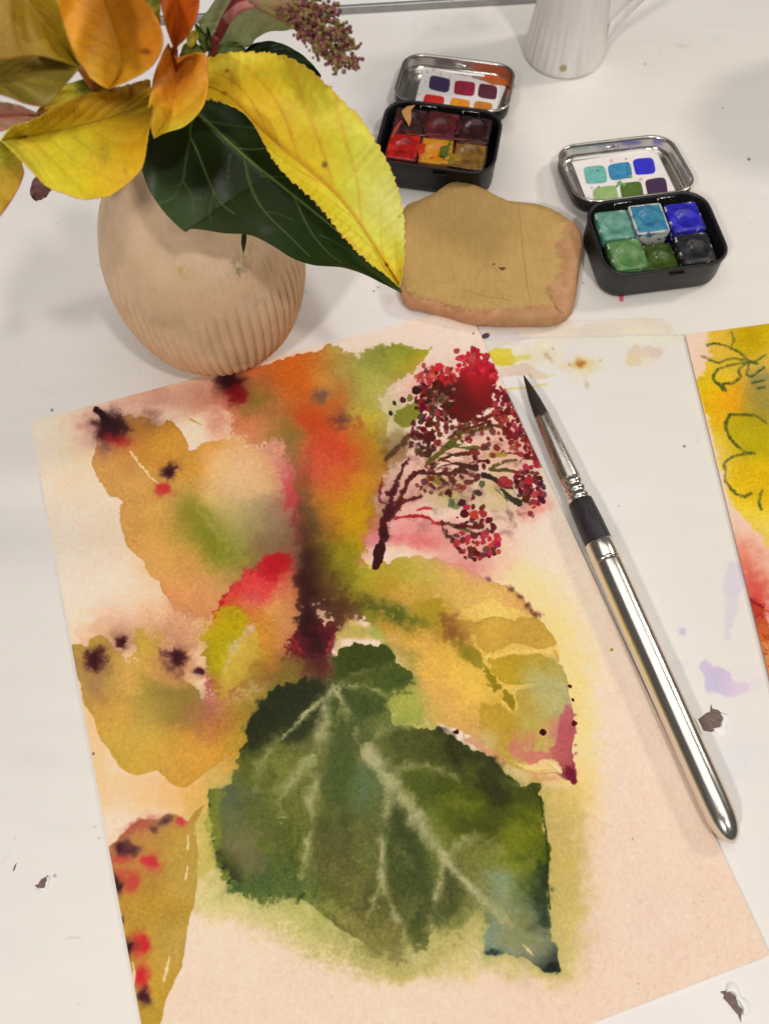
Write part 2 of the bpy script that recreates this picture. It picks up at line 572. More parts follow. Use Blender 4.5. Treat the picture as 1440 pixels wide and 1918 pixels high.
def paint_main():
    c = Canvas(1180, 1669, [(58, 790), (874, 575), (1439, 1789), (321, 2220)], (247, 216, 192))
    F = c.field(np.s_[:, :], [(80, 800, 252, 220, 196), (110, 950, 254, 220, 196), (140, 1120, 253, 220, 196), (800, 620, 247, 217, 196), (900, 700, 247, 214, 193), (1000, 1000, 246, 217, 194),
                              (1150, 1150, 244, 214, 189), (1200, 1300, 243, 211, 186), (1250, 1550, 241, 209, 182), (1420, 1780, 243, 208, 180), (1250, 1750, 238, 208, 184), (1100, 1880, 240, 206, 178),
                              (700, 1880, 243, 211, 184), (400, 1880, 243, 210, 182), (380, 1750, 246, 214, 186), (200, 1550, 249, 216, 186), (190, 1480, 246, 212, 178)], 110)
    c.img[:] = F * (1 + 0.006 * c.N[28] + 0.006 * c.fine)[..., None]  # sheet tone with uneven lighting painted in: paler left, deeper lower right
    # wet glows round the leaves
    for x, y, rx, ry, col, a, rot in (
            (158, 850, 50, 90, (248, 208, 164), .65, 10), (190, 980, 50, 80, (247, 206, 166), .45, 10), (260, 1120, 60, 40, (249, 210, 170), .5, 30),
            (420, 770, 90, 50, (244, 190, 140), .8, -15), (300, 740, 90, 26, (245, 195, 155), .8, -15), (1020, 1180, 60, 120, (250, 222, 150), .85, -25), (1080, 1330, 40, 150, (250, 222, 150), .85, -5),
            (960, 1080, 70, 40, (249, 222, 165), .8, 35), (1075, 1470, 45, 60, (247, 217, 140), .75, 0), (880, 1060, 60, 30, (240, 170, 150), .5, 20),
            (240, 1190, 110, 50, (246, 200, 140), .8, 0), (340, 1190, 70, 70, (226, 166, 108), .9, 0), (160, 1340, 36, 90, (243, 198, 140), .8, 0), (180, 1440, 30, 70, (242, 196, 138), .6, 0),
            (360, 1480, 120, 46, (236, 182, 112), .85, 5), (250, 1480, 70, 36, (243, 200, 150), .7, 0), (430, 1420, 60, 80, (215, 158, 58), .9, 0), (390, 1500, 46, 60, (224, 186, 100), .8, 0)):
        c.blob(x, y, rx, ry, col, a, rot, .22, 2.2, gran=.04)
    # soft olive bloom round the big ivy leaf
    halo = [(400, 1490), (440, 1440), (900, 1420), (1060, 1470), (1090, 1520), (1095, 1640), (1090, 1760), (1062, 1830), (985, 1832), (900, 1812), (840, 1830), (740, 1828), (640, 1815), (560, 1785), (500, 1745), (440, 1712), (375, 1690), (362, 1600)]
    hf = [(380, 1600, 200, 186, 112), (400, 1690, 196, 190, 124), (500, 1730, 196, 190, 126), (620, 1790, 198, 188, 128), (760, 1810, 196, 186, 124), (880, 1790, 204, 190, 128), (980, 1820, 200, 184, 128), (1060, 1500, 208, 184, 114), (1060, 1600, 196, 174, 98), (1065, 1700, 196, 178, 104), (1060, 1800, 206, 186, 122)]
    for gx, so, al, ro in ((1.05, 46, .26, 12), (1.01, 34, .40, 11), (.97, 20, .45, 9), (.94, 14, .4, 8)):
        c.wash([(740 + (x - 740) * gx, 1640 + (y - 1640) * gx) for x, y in halo], None, al, rough=ro, soft=so, gran=.05, field=hf, sigma=50)
    for i in range(520):                                   # fibres of the wet edge
        x = rng.uniform(370, 1080); y = np.interp(x, [370, 440, 560, 700, 900, 1080], [1684, 1718, 1790, 1830, 1828, 1836]) + rng.uniform(-30, 8)
        c.stroke([(x, y - 30), (x + rng.normal(0, 3), y + rng.uniform(0, 26))], [4, 1.2], [(198, 192, 128), (244, 214, 186)][i % 2], rng.uniform(.1, .32), 2.5, 1.2, fade=.7)
    # ---- upper mass: orange, red and green wet into each other
    up = [(398, 709), (440, 698), (486, 687), (545, 669), (600, 653), (628, 646), (640, 658), (652, 657), (662, 668), (669, 678), (680, 662), (694, 651), (712, 645), (735, 643), (750, 644), (765, 650), (780, 652), (800, 650),
          (812, 652), (803, 659), (792, 674), (772, 697), (750, 712), (730, 723), (722, 735), (709, 744), (713, 766), (724, 782), (727, 800), (724, 830), (729, 852), (727, 880), (718, 900), (712, 922), (705, 950), (716, 973),
          (706, 998), (696, 1010), (690, 1028), (700, 1048), (740, 1060), (800, 1090), (790, 1130), (700, 1150), (660, 1160), (640, 1190), (560, 1190), (540, 1120), (545, 1040), (540, 960), (520, 880), (505, 838), (470, 832), (440, 812), (424, 795), (430, 772), (400, 760)]
    c.wash(up, None, 1, rough=2.2, soft=1.0, dark=.12, band=3, gran=.10, vary=.1, sigma=24, field=[
        (410, 720, 212, 140, 108), (430, 730, 190, 110, 85), (470, 700, 206, 112, 62), (520, 690, 214, 112, 52), (480, 745, 150, 128, 66), (440, 790, 206, 118, 78), (480, 800, 214, 128, 84), (520, 740, 214, 112, 56),
        (560, 690, 212, 106, 36), (570, 725, 208, 108, 36), (600, 690, 214, 140, 66), (640, 676, 172, 162, 84), (640, 700, 190, 160, 84), (690, 685, 158, 158, 80), (715, 650, 116, 134, 70), (738, 650, 128, 140, 68), (738, 668, 164, 156, 60), (765, 680, 180, 164, 36), (795, 658, 176, 168, 36), (700, 722, 172, 168, 88),
        (660, 740, 178, 168, 92), (690, 770, 182, 172, 70), (700, 815, 190, 152, 44), (690, 860, 182, 136, 38), (620, 765, 214, 114, 46), (600, 745, 200, 112, 52), (580, 790, 206, 78, 30), (620, 820, 208, 82, 36), (645, 850, 212, 94, 48),
        (600, 870, 212, 88, 58), (625, 895, 216, 104, 66), (655, 900, 214, 124, 48), (682, 920, 196, 140, 36), (640, 940, 214, 152, 30), (670, 962, 196, 152, 14), (615, 955, 204, 124, 52), (590, 965, 132, 92, 44), (570, 920, 122, 84, 46),
        (550, 820, 150, 122, 62), (525, 815, 170, 130, 72), (548, 870, 176, 96, 66), (562, 990, 100, 48, 34), (590, 1005, 116, 92, 38), (575, 1050, 66, 30, 26), (610, 1040, 112, 98, 30), (650, 1020, 154, 142, 28), (682, 1000, 192, 162, 18), (700, 960, 160, 116, 40),
        (690, 975, 176, 140, 36), (645, 1070, 114, 102, 30), (605, 1090, 72, 42, 26), (640, 1115, 84, 54, 28), (672, 1090, 172, 170, 50), (615, 1130, 100, 62, 32), (700, 1080, 172, 152, 38), (760, 1100, 192, 168, 60), (560, 1130, 180, 110, 72), (600, 1170, 90, 40, 34)])
    for x, y, rx, ry, col, a, rot, st in (
            (478, 745, 26, 24, (132, 116, 48), .8, 0, 0), (436, 716, 22, 12, (50, 20, 24), .95, 20, .25), (445, 737, 16, 17, (140, 14, 18), .95, 30, .2), (602, 739, 14, 11, (112, 84, 74), .9, 0, .3), (627, 790, 18, 14, (100, 66, 56), .9, 0, .35),
            (585, 790, 26, 22, (204, 70, 28), .7, 0, .3), (640, 840, 34, 30, (212, 78, 42), .6, 30, .2), (600, 865, 26, 34, (214, 78, 52), .6, 0, .1), (560, 700, 30, 26, (214, 110, 28), .7, 0, .2), (530, 815, 20, 16, (142, 118, 50), .7, 40, 0), (548, 845, 14, 34, (140, 108, 58), .8, -15, 0),
            (660, 960, 34, 40, (204, 158, 14), .7, 0, 0), (570, 1040, 12, 48, (60, 26, 24), .7, 3, .1), (575, 970, 14, 60, (96, 72, 40), .8, -12, 0), (715, 940, 16, 60, (112, 60, 40), .6, 10, 0), (706, 1000, 12, 14, (96, 60, 26), .7, 0, 0)):
        c.blob(x, y, rx, ry, col, a, rot, .35, 2.2, star=st, gran=.16)
    for i in range(34):                                    # red run down through the orange
        x = rng.uniform(575, 665); y = rng.uniform(770, 900); t = rng.normal(1.9, .35); L_ = rng.uniform(16, 44)
        c.stroke([(x, y), (x + L_ * .5 * math.cos(t) + rng.normal(0, 3), y + L_ * .5 * math.sin(t)), (x + L_ * math.cos(t), y + L_ * math.sin(t))], [3, rng.uniform(6, 12), 3], [(198, 52, 30), (206, 72, 40), (222, 120, 66), (186, 48, 40)][i % 4], rng.uniform(.25, .6), 3.5, 3, patchy=.4)
    for q in ([(372, 775), (395, 760), (425, 772), (432, 795), (424, 812), (396, 824), (372, 830), (356, 838), (348, 826), (322, 792), (340, 782)],):
        c.wash(q, (250, 216, 186), .92, rough=2.5, soft=5)
    c.blob(385, 745, 40, 30, (214, 138, 108), .8, -20, .3); c.blob(412, 790, 18, 34, (214, 134, 104), .75, 0, .3)
    c.stroke([(356, 786), (378, 797)], [4, 2], (188, 158, 66), .9, 1.2)
    # ---- the orange leaf at the left
    L = [(190, 792), (205, 785), (226, 780), (246, 783), (262, 785), (278, 790), (300, 795), (310, 786), (322, 786), (326, 800), (345, 818), (350, 834), (358, 842), (378, 834), (396, 826), (420, 821), (442, 822), (470, 834), (506, 838), (522, 862), (540, 900),
         (553, 950), (556, 1000), (562, 1050), (540, 1080), (490, 1110), (456, 1130), (430, 1160), (408, 1166), (380, 1158), (352, 1156), (342, 1148), (320, 1128), (314, 1115), (300, 1101), (296, 1089), (276, 1082), (274, 1070), (258, 1045), (237, 1022), (229, 1000), (223, 962), (227, 943), (204, 924), (182, 898), (174, 870), (176, 840)]
    c.wash(L, None, 1, rough=2.4, soft=.9, dark=.16, band=2.5, gran=.05, sigma=26, field=[
        (195, 870, 216, 164, 94), (210, 830, 205, 142, 72), (240, 800, 192, 132, 56), (290, 795, 190, 140, 58), (310, 840, 208, 152, 62), (350, 875, 212, 158, 66), (400, 850, 226, 166, 88), (450, 860, 232, 182, 124), (470, 890, 236, 190, 136), (490, 860, 222, 150, 106), (515, 880, 214, 130, 98),
        (230, 930, 216, 164, 94), (280, 960, 216, 166, 88), (330, 930, 206, 166, 92), (400, 920, 230, 188, 124), (440, 930, 214, 186, 132), (470, 920, 220, 184, 134), (500, 940, 186, 156, 112), (535, 930, 196, 84, 84), (470, 965, 172, 154, 106), (510, 1000, 142, 114, 78), (535, 985, 130, 74, 60), (420, 975, 184, 170, 108), (370, 965, 150, 140, 58),
        (395, 1005, 132, 130, 40), (430, 1040, 136, 136, 50), (455, 1060, 150, 142, 72), (355, 1010, 176, 150, 66), (370, 1045, 208, 168, 84), (320, 1040, 220, 164, 84), (275, 1030, 218, 166, 92), (340, 1100, 222, 152, 92), (385, 1110, 216, 152, 96), (425, 1090, 208, 160, 100), (355, 1145, 204, 130, 80), (500, 1030, 126, 98, 66)])
    for x, y, rx, ry, col, a, rot in ((440, 885, 56, 44, (240, 202, 156), .65, 20), (300, 1060, 60, 40, (228, 176, 108), .5, 30), (400, 1005, 26, 62, (122, 122, 36), .75, -42), (360, 960, 18, 40, (140, 130, 48), .6, -40), (470, 905, 44, 46, (236, 192, 140), .6, 0), (520, 990, 34, 50, (128, 98, 66), .5, 10), (480, 975, 46, 40, (170, 154, 110), .5, 0)):
        c.blob(x, y, rx, ry, col, a, rot, .25, 2.0, gran=.12)
    c.stroke([(372, 960), (400, 990), (430, 1020), (458, 1048)], [5, 8, 9, 6], (170, 164, 84), .5, 4, 4)
    c.stroke([(244, 846), (262, 870), (282, 894), (298, 905)], [4, 4.5, 4, 2], (250, 214, 168), .9, 1.2, 2)
    # pink sliver and red edge between the leaves
    c.wash([(497, 833), (512, 824), (528, 826), (536, 850), (546, 880), (553, 905), (560, 950), (561, 1000), (550, 1010), (545, 960), (528, 905), (510, 870)], None, .95, rough=2.5, soft=1.5, gran=.1, field=[(515, 835, 218, 152, 122), (530, 870, 214, 122, 112), (545, 920, 204, 70, 76), (555, 960, 176, 56, 58), (555, 1000, 112, 42, 42)], sigma=18)
    # ---- dark spots
    for x, y, r, ha in ((210, 800, 26, 50), (316, 885, 13, 18)):
        c.blob(x, y, ha, ha * .7, (170, 100, 90), .4, 0, .4)
        c.blob(x, y, r, r * .95, (62, 28, 34), 1, 0, .3, 3.2, star=0.11)
    c.blob(300, 742, 70, 22, (196, 128, 112), .55, -10, .4); c.blob(170, 800, 24, 34, (206, 146, 130), .55, 0, .4); c.blob(282, 787, 22, 16, (140, 84, 60), .7, 0, .4)
    c.blob(226, 826, 22, 14, (176, 44, 44), .8, 20, .4, star=0.10); c.blob(195, 835, 14, 22, (122, 76, 78), .7, 0, .4)
    c.stroke([(181, 767), (190, 774), (199, 786)], [12, 12, 15], (52, 26, 30), .97, 1.2, 1.5)
    c.blob(312, 917, 19, 14, (200, 48, 46), .95, -10, .35, 3, star=0.07)
    # ---- golden leaf at the lower left
    c.blob(320, 1190, 60, 36, (196, 132, 112), .55, 0, .4); c.blob(225, 1180, 46, 34, (206, 148, 118), .5, 0, .4)
    Y = [(136, 1210), (150, 1207), (165, 1211), (171, 1195), (186, 1192), (204, 1199), (214, 1216), (232, 1228), (252, 1243), (252, 1200), (254, 1180), (266, 1176), (281, 1184), (300, 1205), (312, 1232), (330, 1262), (372, 1290), (400, 1330), (452, 1340), (444, 1380), (424, 1416), (392, 1440),
         (352, 1473), (325, 1470), (302, 1450), (292, 1443), (266, 1450), (240, 1447), (216, 1426), (204, 1405), (186, 1380), (174, 1340), (160, 1322), (148, 1275), (140, 1240)]
    c.wash(Y, None, .96, rough=1.4, soft=1.1, dark=.08, band=4, gran=.04, sigma=26, field=[
        (150, 1222, 186, 164, 68), (190, 1215, 190, 166, 70), (200, 1245, 196, 166, 72), (270, 1205, 194, 170, 70), (288, 1240, 200, 172, 72), (232, 1260, 214, 172, 88), (175, 1300, 198, 158, 78), (220, 1330, 216, 166, 76), (260, 1290, 178, 154, 70), (300, 1305, 160, 138, 64), (330, 1320, 138, 118, 52), (362, 1322, 148, 116, 58),
        (280, 1345, 188, 162, 76), (240, 1385, 206, 172, 72), (300, 1390, 200, 166, 66), (350, 1380, 200, 150, 60), (260, 1432, 206, 170, 70), (325, 1445, 212, 160, 68), (380, 1420, 214, 160, 64), (400, 1345, 176, 96, 74), (425, 1390, 204, 152, 58), (190, 1275, 178, 142, 86)])
    c.wash([(225, 1262), (240, 1256), (252, 1262), (262, 1285), (290, 1300), (245, 1300), (215, 1278)], (226, 178, 100), .7, rough=4, soft=5)
    c.blob(300, 1262, 40, 22, (222, 164, 92), .6, 20, .5); c.blob(335, 1250, 40, 40, (220, 160, 96), .75, 0, .4); c.blob(320, 1300, 70, 15, (134, 120, 54), .6, 6, .5); c.blob(172, 1292, 20, 26, (150, 112, 78), .6, 0, .4)
    for x, y, r, st, ha in ((174, 1236, 20, .22, 32), (228, 1202, 12, .1, 26), (333, 1231, 18, .18, 32), (376, 1257, 7, .05, 10)):
        c.blob(x, y, ha, ha, (150, 92, 76), .5, 0, .5, star=0.15)
        c.blob(x, y, r, r, (66, 22, 28), 1, 0, .3, 3.0, star=st)
    c.blob(185, 1222, 18, 7, (92, 44, 44), .8, -40, .5, star=0.30); c.blob(338, 1262, 8, 14, (120, 70, 50), .6, 0, .6)
    # ---- red and yellow bud leaf
    M = [(546, 1040), (520, 1037), (492, 1044), (470, 1060), (446, 1084), (420, 1114), (402, 1144), (388, 1180), (383, 1222), (387, 1260), (396, 1305), (404, 1330), (420, 1322), (450, 1300), (486, 1276), (520, 1262), (545, 1240), (555, 1200), (566, 1150), (578, 1116), (580, 1098), (570, 1080), (556, 1080), (540, 1064)]
    c.wash(M, None, 1, rough=2.6, soft=1.5, dark=.05, gran=.10, sigma=17, field=[
        (500, 1052, 206, 40, 42), (512, 1064, 184, 22, 28), (536, 1062, 190, 36, 36), (482, 1085, 232, 62, 66), (455, 1092, 214, 54, 50), (500, 1100, 218, 66, 62), (545, 1105, 206, 122, 80), (470, 1115, 216, 92, 84), (428, 1122, 214, 60, 52), (405, 1150, 206, 66, 52), (430, 1160, 190, 166, 20), (446, 1182, 186, 166, 20), (410, 1192, 172, 152, 24), (470, 1150, 206, 126, 62),
        (480, 1180, 208, 150, 52), (520, 1160, 212, 152, 86), (552, 1130, 206, 130, 80), (450, 1222, 206, 178, 74), (420, 1252, 196, 166, 44), (400, 1232, 150, 132, 30), (482, 1212, 206, 140, 36), (512, 1200, 210, 140, 72), (540, 1190, 190, 122, 82), (430, 1282, 188, 162, 72), (470, 1260, 168, 142, 44), (505, 1240, 172, 122, 54), (530, 1250, 120, 92, 40), (402, 1310, 170, 80, 66)])
    c.wash([(470, 1060), (500, 1044), (540, 1042), (530, 1068), (508, 1090), (490, 1084)], (172, 20, 28), .55, rough=4, soft=3)
    c.wash([(404, 1150), (420, 1136), (446, 1140), (462, 1156), (458, 1176), (440, 1196), (424, 1220), (412, 1260), (396, 1262), (390, 1220), (394, 1180)], (184, 164, 18), .85, rough=3, soft=3, gran=.1)
    c.wash([(436, 1226), (462, 1190), (484, 1190), (488, 1218), (476, 1246), (446, 1284), (412, 1306), (404, 1290), (416, 1262)], (202, 174, 72), .85, rough=3, soft=3, gran=.08)
    for q, r in (((466, 1176), 5), ((458, 1186), 6), ((448, 1196), 5), ((440, 1210), 6), ((432, 1222), 5), ((424, 1238), 5), ((418, 1252), 4), ((441, 1200), 3)):
        c.blob(q[0], q[1], r * 1.5, r, (208, 190, 172), .8, -50, .8)
    for q in ((470, 1064), (458, 1076), (440, 1092), (434, 1100), (422, 1116), (412, 1130), (404, 1142), (398, 1152), (448, 1086)):
        c.blob(q[0], q[1], 6, 4, (166, 14, 24), .8, -45, .5, 3)
    c.stroke([(386, 1255), (390, 1290), (398, 1325)], [3, 6, 8], (170, 56, 60), .8, 3, 2)
    c.stroke([(424, 1314), (440, 1300), (462, 1288)], [8, 6, 3], (170, 66, 66), .7, 4, 2)
    c.blob(402, 1336, 26, 22, (196, 76, 82), .95, 0, .4, 2.6); c.blob(384, 1366, 20, 20, (184, 100, 78), .6, 0, .5)
    c.blob(470, 1320, 50, 36, (150, 128, 44), .8, -20, .4); c.blob(505, 1262, 36, 14, (132, 72, 44), .6, -30, .4); c.blob(440, 1375, 30, 40, (176, 142, 44), .7, 0, .4); c.blob(520, 1262, 40, 22, (126, 106, 44), .7, -10, .3)
    # ---- the stem: a dark maroon column
    c.wash([(552, 1080), (574, 1070), (590, 1086), (640, 1100), (690, 1130), (676, 1160), (640, 1166), (604, 1164), (588, 1140), (592, 1118), (580, 1096)], None, .8, rough=5, soft=6, gran=.22, field=[(570, 1080, 60, 28, 24), (610, 1110, 84, 52, 28), (650, 1130, 92, 58, 34), (680, 1146, 140, 84, 44), (600, 1150, 74, 36, 30)], sigma=20)
    c.wash([(570, 1084), (590, 1096), (592, 1120), (606, 1140), (606, 1164), (630, 1176), (628, 1204), (612, 1240), (600, 1272), (566, 1276), (548, 1240), (538, 1206), (550, 1176), (560, 1146), (556, 1112), (562, 1092)], None, .97, rough=4, soft=4, gran=.16, field=[(576, 1110, 62, 26, 24), (585, 1150, 50, 20, 22), (580, 1200, 44, 16, 20), (618, 1190, 96, 26, 32), (552, 1205, 110, 28, 34), (580, 1256, 84, 34, 34)], sigma=16)
    c.wash([(556, 1240), (610, 1236), (640, 1260), (620, 1290), (570, 1290), (530, 1270)], (92, 60, 44), .7, rough=5, soft=9)
    for P in ([(546, 1190), (552, 1215), (566, 1236)], [(626, 1182), (616, 1206), (604, 1230)]):
        c.stroke(P, [3, 6, 2], (176, 40, 48), .75, 2, 1.5)
    c.stroke([(604, 1176), (600, 1210), (592, 1240)], [5, 3, 2], (110, 30, 36), .6, 2, 1.5)
    c.wash([(596, 1142), (606, 1140), (614, 1152), (622, 1164), (612, 1168), (600, 1160)], (250, 206, 160), .95, rough=1.5, soft=1.2)
    c.wash([(632, 1176), (650, 1166), (690, 1162), (740, 1172), (756, 1190), (700, 1200), (650, 1200), (628, 1196)], (214, 186, 116), .8, rough=4, soft=6)
    c.blob(640, 1230, 20, 30, (226, 186, 140), .8, 20, .3)
    for P, w in (([(568, 1098), (572, 1060), (570, 1020), (566, 985)], [20, 18, 12, 4]),):
        c.stroke(P, [q * .8 for q in w], (52, 20, 22), .65, 6, 4)
    c.wash([(680, 1040), (700, 1004), (708, 1010), (700, 1030), (704, 1044), (712, 1048), (704, 1062), (690, 1052)], (250, 216, 188), .95, rough=2.5, soft=1)
    for q in ((665, 1095), (655, 1118), (672, 1080)):
        c.blob(q[0], q[1], 14, 12, (176, 174, 52), .7, 0, .7, 3)
    # ---- the yellow leaf at the right
    R = [(668, 1124), (676, 1092), (704, 1062), (740, 1048), (775, 1044), (800, 1043), (830, 1050), (858, 1056), (886, 1068), (905, 1084), (922, 1090), (950, 1100), (976, 1120), (992, 1140), (1010, 1160), (1026, 1180), (1040, 1204), (1046, 1240), (1060, 1262), (1064, 1300), (1072, 1330), (1074, 1370),
         (1072, 1400), (1075, 1430), (1078, 1464), (1062, 1462), (1040, 1450), (1016, 1452), (985, 1446), (955, 1432), (930, 1416), (905, 1396), (880, 1378), (856, 1368), (824, 1356), (792, 1340), (772, 1300), (754, 1256), (724, 1206), (690, 1166)]
    c.wash(R, None, 1, rough=2.0, soft=.9, dark=.10, band=2.5, gran=.06, sigma=24, field=[
        (690, 1080, 170, 152, 42), (720, 1070, 182, 160, 52), (760, 1062, 184, 168, 64), (800, 1068, 198, 178, 92), (850, 1085, 214, 180, 100), (900, 1110, 218, 182, 106), (950, 1126, 218, 172, 102), (990, 1152, 206, 156, 98), (720, 1112, 190, 158, 50), (760, 1126, 216, 160, 82), (800, 1142, 182, 156, 44), (700, 1135, 150, 134, 46), (840, 1125, 226, 190, 104),
        (830, 1175, 176, 140, 56), (880, 1150, 232, 196, 106), (930, 1145, 236, 204, 112), (1000, 1180, 238, 206, 120), (740, 1170, 206, 160, 62), (780, 1210, 234, 186, 90), (830, 1230, 226, 186, 82), (800, 1280, 228, 178, 88), (850, 1300, 230, 186, 92), (880, 1260, 228, 190, 84), (830, 1340, 222, 180, 100), (790, 1320, 214, 174, 96), (900, 1300, 234, 196, 92), (950, 1250, 234, 200, 98),
        (880, 1350, 218, 172, 96), (930, 1340, 200, 168, 60), (980, 1360, 192, 172, 92), (1010, 1340, 196, 180, 106), (1040, 1300, 188, 176, 120), (1000, 1410, 204, 180, 108), (950, 1400, 196, 168, 70), (1060, 1360, 196, 110, 100), (1070, 1440, 150, 56, 70), (1020, 1440, 226, 190, 120), (900, 1390, 206, 166, 110)])
    c.wash([(755, 1140), (775, 1130), (800, 1116), (822, 1106), (826, 1118), (805, 1124), (780, 1148), (764, 1150)], (236, 190, 128), .75, rough=2.5, soft=2)
    c.wash([(764, 1146), (790, 1122), (806, 1116), (826, 1122), (832, 1150), (822, 1170), (796, 1164)], (176, 152, 40), .8, rough=2, soft=1.5, dark=.15, band=2)
    c.wash([(862, 1148), (880, 1138), (905, 1126), (918, 1120), (940, 1132), (965, 1138), (985, 1150), (1000, 1156), (965, 1162), (945, 1157), (905, 1158), (880, 1168), (866, 1166)], (238, 204, 112), .9, rough=1.5, soft=1)
    c.wash([(868, 1172), (905, 1158), (945, 1158), (964, 1162), (966, 1156), (1002, 1157), (1016, 1166), (1034, 1192), (1040, 1206), (1026, 1212), (1010, 1217), (986, 1211), (960, 1205), (940, 1216), (914, 1220), (895, 1211), (888, 1194), (884, 1184), (862, 1182)], (204, 166, 70), .95, rough=1.2, soft=.8, dark=.14, band=2.2)
    c.wash([(890, 1216), (920, 1226), (980, 1214), (1020, 1220), (1042, 1212), (1046, 1228), (1016, 1226), (980, 1224), (940, 1228), (918, 1238), (905, 1232)], (242, 210, 118), .9, rough=1.2, soft=1)
    c.wash([(918, 1236), (940, 1228), (985, 1224), (1018, 1226), (1042, 1240), (1058, 1266), (1064, 1300), (1054, 1322), (1030, 1304), (1002, 1281), (974, 1283), (948, 1280), (930, 1266), (920, 1250)], None, .95, rough=1.2, soft=.8, dark=.14, band=2.2, field=[(935, 1245, 190, 160, 46), (960, 1270, 186, 158, 40), (990, 1240, 194, 166, 64), (1000, 1265, 188, 176, 120), (1040, 1260, 190, 172, 92), (1050, 1300, 182, 174, 128)], sigma=18)
    c.wash([(940, 1284), (975, 1290), (1000, 1286), (985, 1296), (965, 1302), (968, 1330), (946, 1325), (936, 1300)], (240, 206, 108), .85, rough=1.2, soft=1)
    c.wash([(966, 1296), (1000, 1286), (1046, 1292), (1062, 1320), (1040, 1342), (1000, 1346), (976, 1338), (967, 1315)], None, .9, rough=1.4, soft=1, dark=.1, field=[(980, 1310, 192, 164, 76), (1020, 1310, 186, 174, 118), (1050, 1320, 184, 172, 116)], sigma=16)
    c.wash([(896, 1326), (905, 1317), (930, 1320), (950, 1332), (975, 1346), (1005, 1352), (1020, 1400), (990, 1430), (950, 1420), (920, 1402), (900, 1380)], None, .93, rough=1.6, soft=1, dark=.1, field=[(910, 1340, 194, 162, 58), (940, 1370, 190, 156, 52), (980, 1380, 196, 176, 92), (1000, 1420, 200, 180, 110), (910, 1385, 206, 176, 116)], sigma=16)
    for x, y, rx, ry, col, a in ((1020, 1280, 30, 22, (182, 174, 132), .6), (1040, 1320, 20, 24, (186, 178, 138), .6), (910, 1385, 16, 18, (206, 184, 132), .6), (985, 1350, 30, 20, (190, 174, 90), .5)):
        c.blob(x, y, rx, ry, col, a, 0, .5)
    # pink tip with feathered bloom
    c.wash([(1066, 1322), (1074, 1345), (1073, 1370), (1071, 1398), (1075, 1424), (1079, 1464), (1064, 1461), (1046, 1440), (1040, 1424), (1010, 1434), (985, 1430), (958, 1418), (948, 1400), (960, 1390), (985, 1402), (1010, 1408), (1034, 1400), (1046, 1380), (1046, 1350), (1052, 1332)], None, .9, rough=3.0, soft=3, field=[(1062, 1340, 186, 92, 92), (1066, 1380, 178, 82, 90), (1058, 1410, 188, 92, 88), (1070, 1446, 122, 34, 50), (1010, 1420, 202, 116, 96), (960, 1405, 202, 124, 96)], sigma=14)
    for i in range(40):
        x = rng.uniform(950, 1000); y = 1402 + rng.normal(0, 4)
        c.stroke([(x, y), (x + rng.normal(0, 7), y - rng.uniform(10, 34)), (x + rng.normal(0, 9), y - rng.uniform(20, 40))], [3, 2, 1], (202, 124, 96), rng.uniform(.3, .6), 1.6, 1.5, fade=.6)
    c.wash([(1018, 1420), (1040, 1426), (1052, 1444), (1034, 1446), (1010, 1446), (985, 1440), (968, 1432), (1000, 1434)], (238, 214, 150), .8, rough=2, soft=1.5)
    c.stroke([(1028, 1428), (1040, 1436), (1052, 1450)], [2, 3, 2], (250, 226, 186), .9, 1, 1)
    c.wash([(1056, 1432), (1072, 1440), (1079, 1465), (1062, 1460)], (112, 26, 46), .85, rough=2, soft=2)
    c.blob(1020, 1456, 26, 7, (214, 150, 96), .7, 8, .7, 3)
    for q in ((1076, 1340), (1077, 1372), (1077, 1396), (1077, 1412)):
        c.blob(q[0], q[1], 4, 3, (176, 80, 92), .8, 0, .4, 3)
    c.wash([(870, 1388), (880, 1378), (896, 1386), (912, 1400), (930, 1416), (950, 1432), (920, 1420), (895, 1404)], (206, 132, 96), .7, rough=3, soft=2)
    # midrib
    for x, y, rx, ry, a in ((690, 1132, 22, 12, .6), (716, 1140, 24, 12, .75), (742, 1150, 24, 11, .75), (768, 1162, 22, 10, .8), (788, 1170, 12, 8, .7), (700, 1140, 40, 20, .35), (750, 1152, 44, 20, .35)):
        c.blob(x, y, rx, ry, (78, 88, 34), a, 24, .5, 2.2, gran=.3)
    c.stroke([(676, 1126), (700, 1128)], [14, 10], (90, 66, 30), .7, 8, 4)
    c.blob(848, 1180, 20, 24, (122, 72, 36), .85, -10, .5, 2.4, star=0.15); c.blob(852, 1158, 16, 12, (140, 88, 42), .7, 0, .6); c.stroke([(850, 1172), (880, 1166), (900, 1164)], [16, 8, 2], (176, 130, 52), .7, 3, 2); c.blob(860, 1200, 12, 14, (130, 84, 40), .7, 30, .6)
    c.stroke([(858, 1208), (878, 1226), (898, 1244)], [18, 30, 18], (146, 130, 40), .9, 4, 3); c.blob(868, 1226, 20, 14, (130, 114, 30), .5, 40, .5)
    c.stroke([(903, 1256), (918, 1274), (932, 1286)], [12, 20, 8], (138, 120, 22), .95, 1.5, 2, dark=.1)
    c.stroke([(941, 1294), (950, 1306), (961, 1324)], [8, 17, 10], (142, 124, 26), .92, 1.8, 2)
    for x, y, r in ((915, 1086, 5), (956, 1103, 5), (972, 1117, 6), (987, 1134, 5), (1002, 1152, 6), (994, 1143, 4)):
        c.blob(x, y, r * 1.3, r, (106, 52, 44), .85, 45, .4, 2.5)
    c.stroke([(1036, 1218), (1042, 1226), (1045, 1238)], [3, 6, 4], (206, 162, 82), .8, 1, .5)
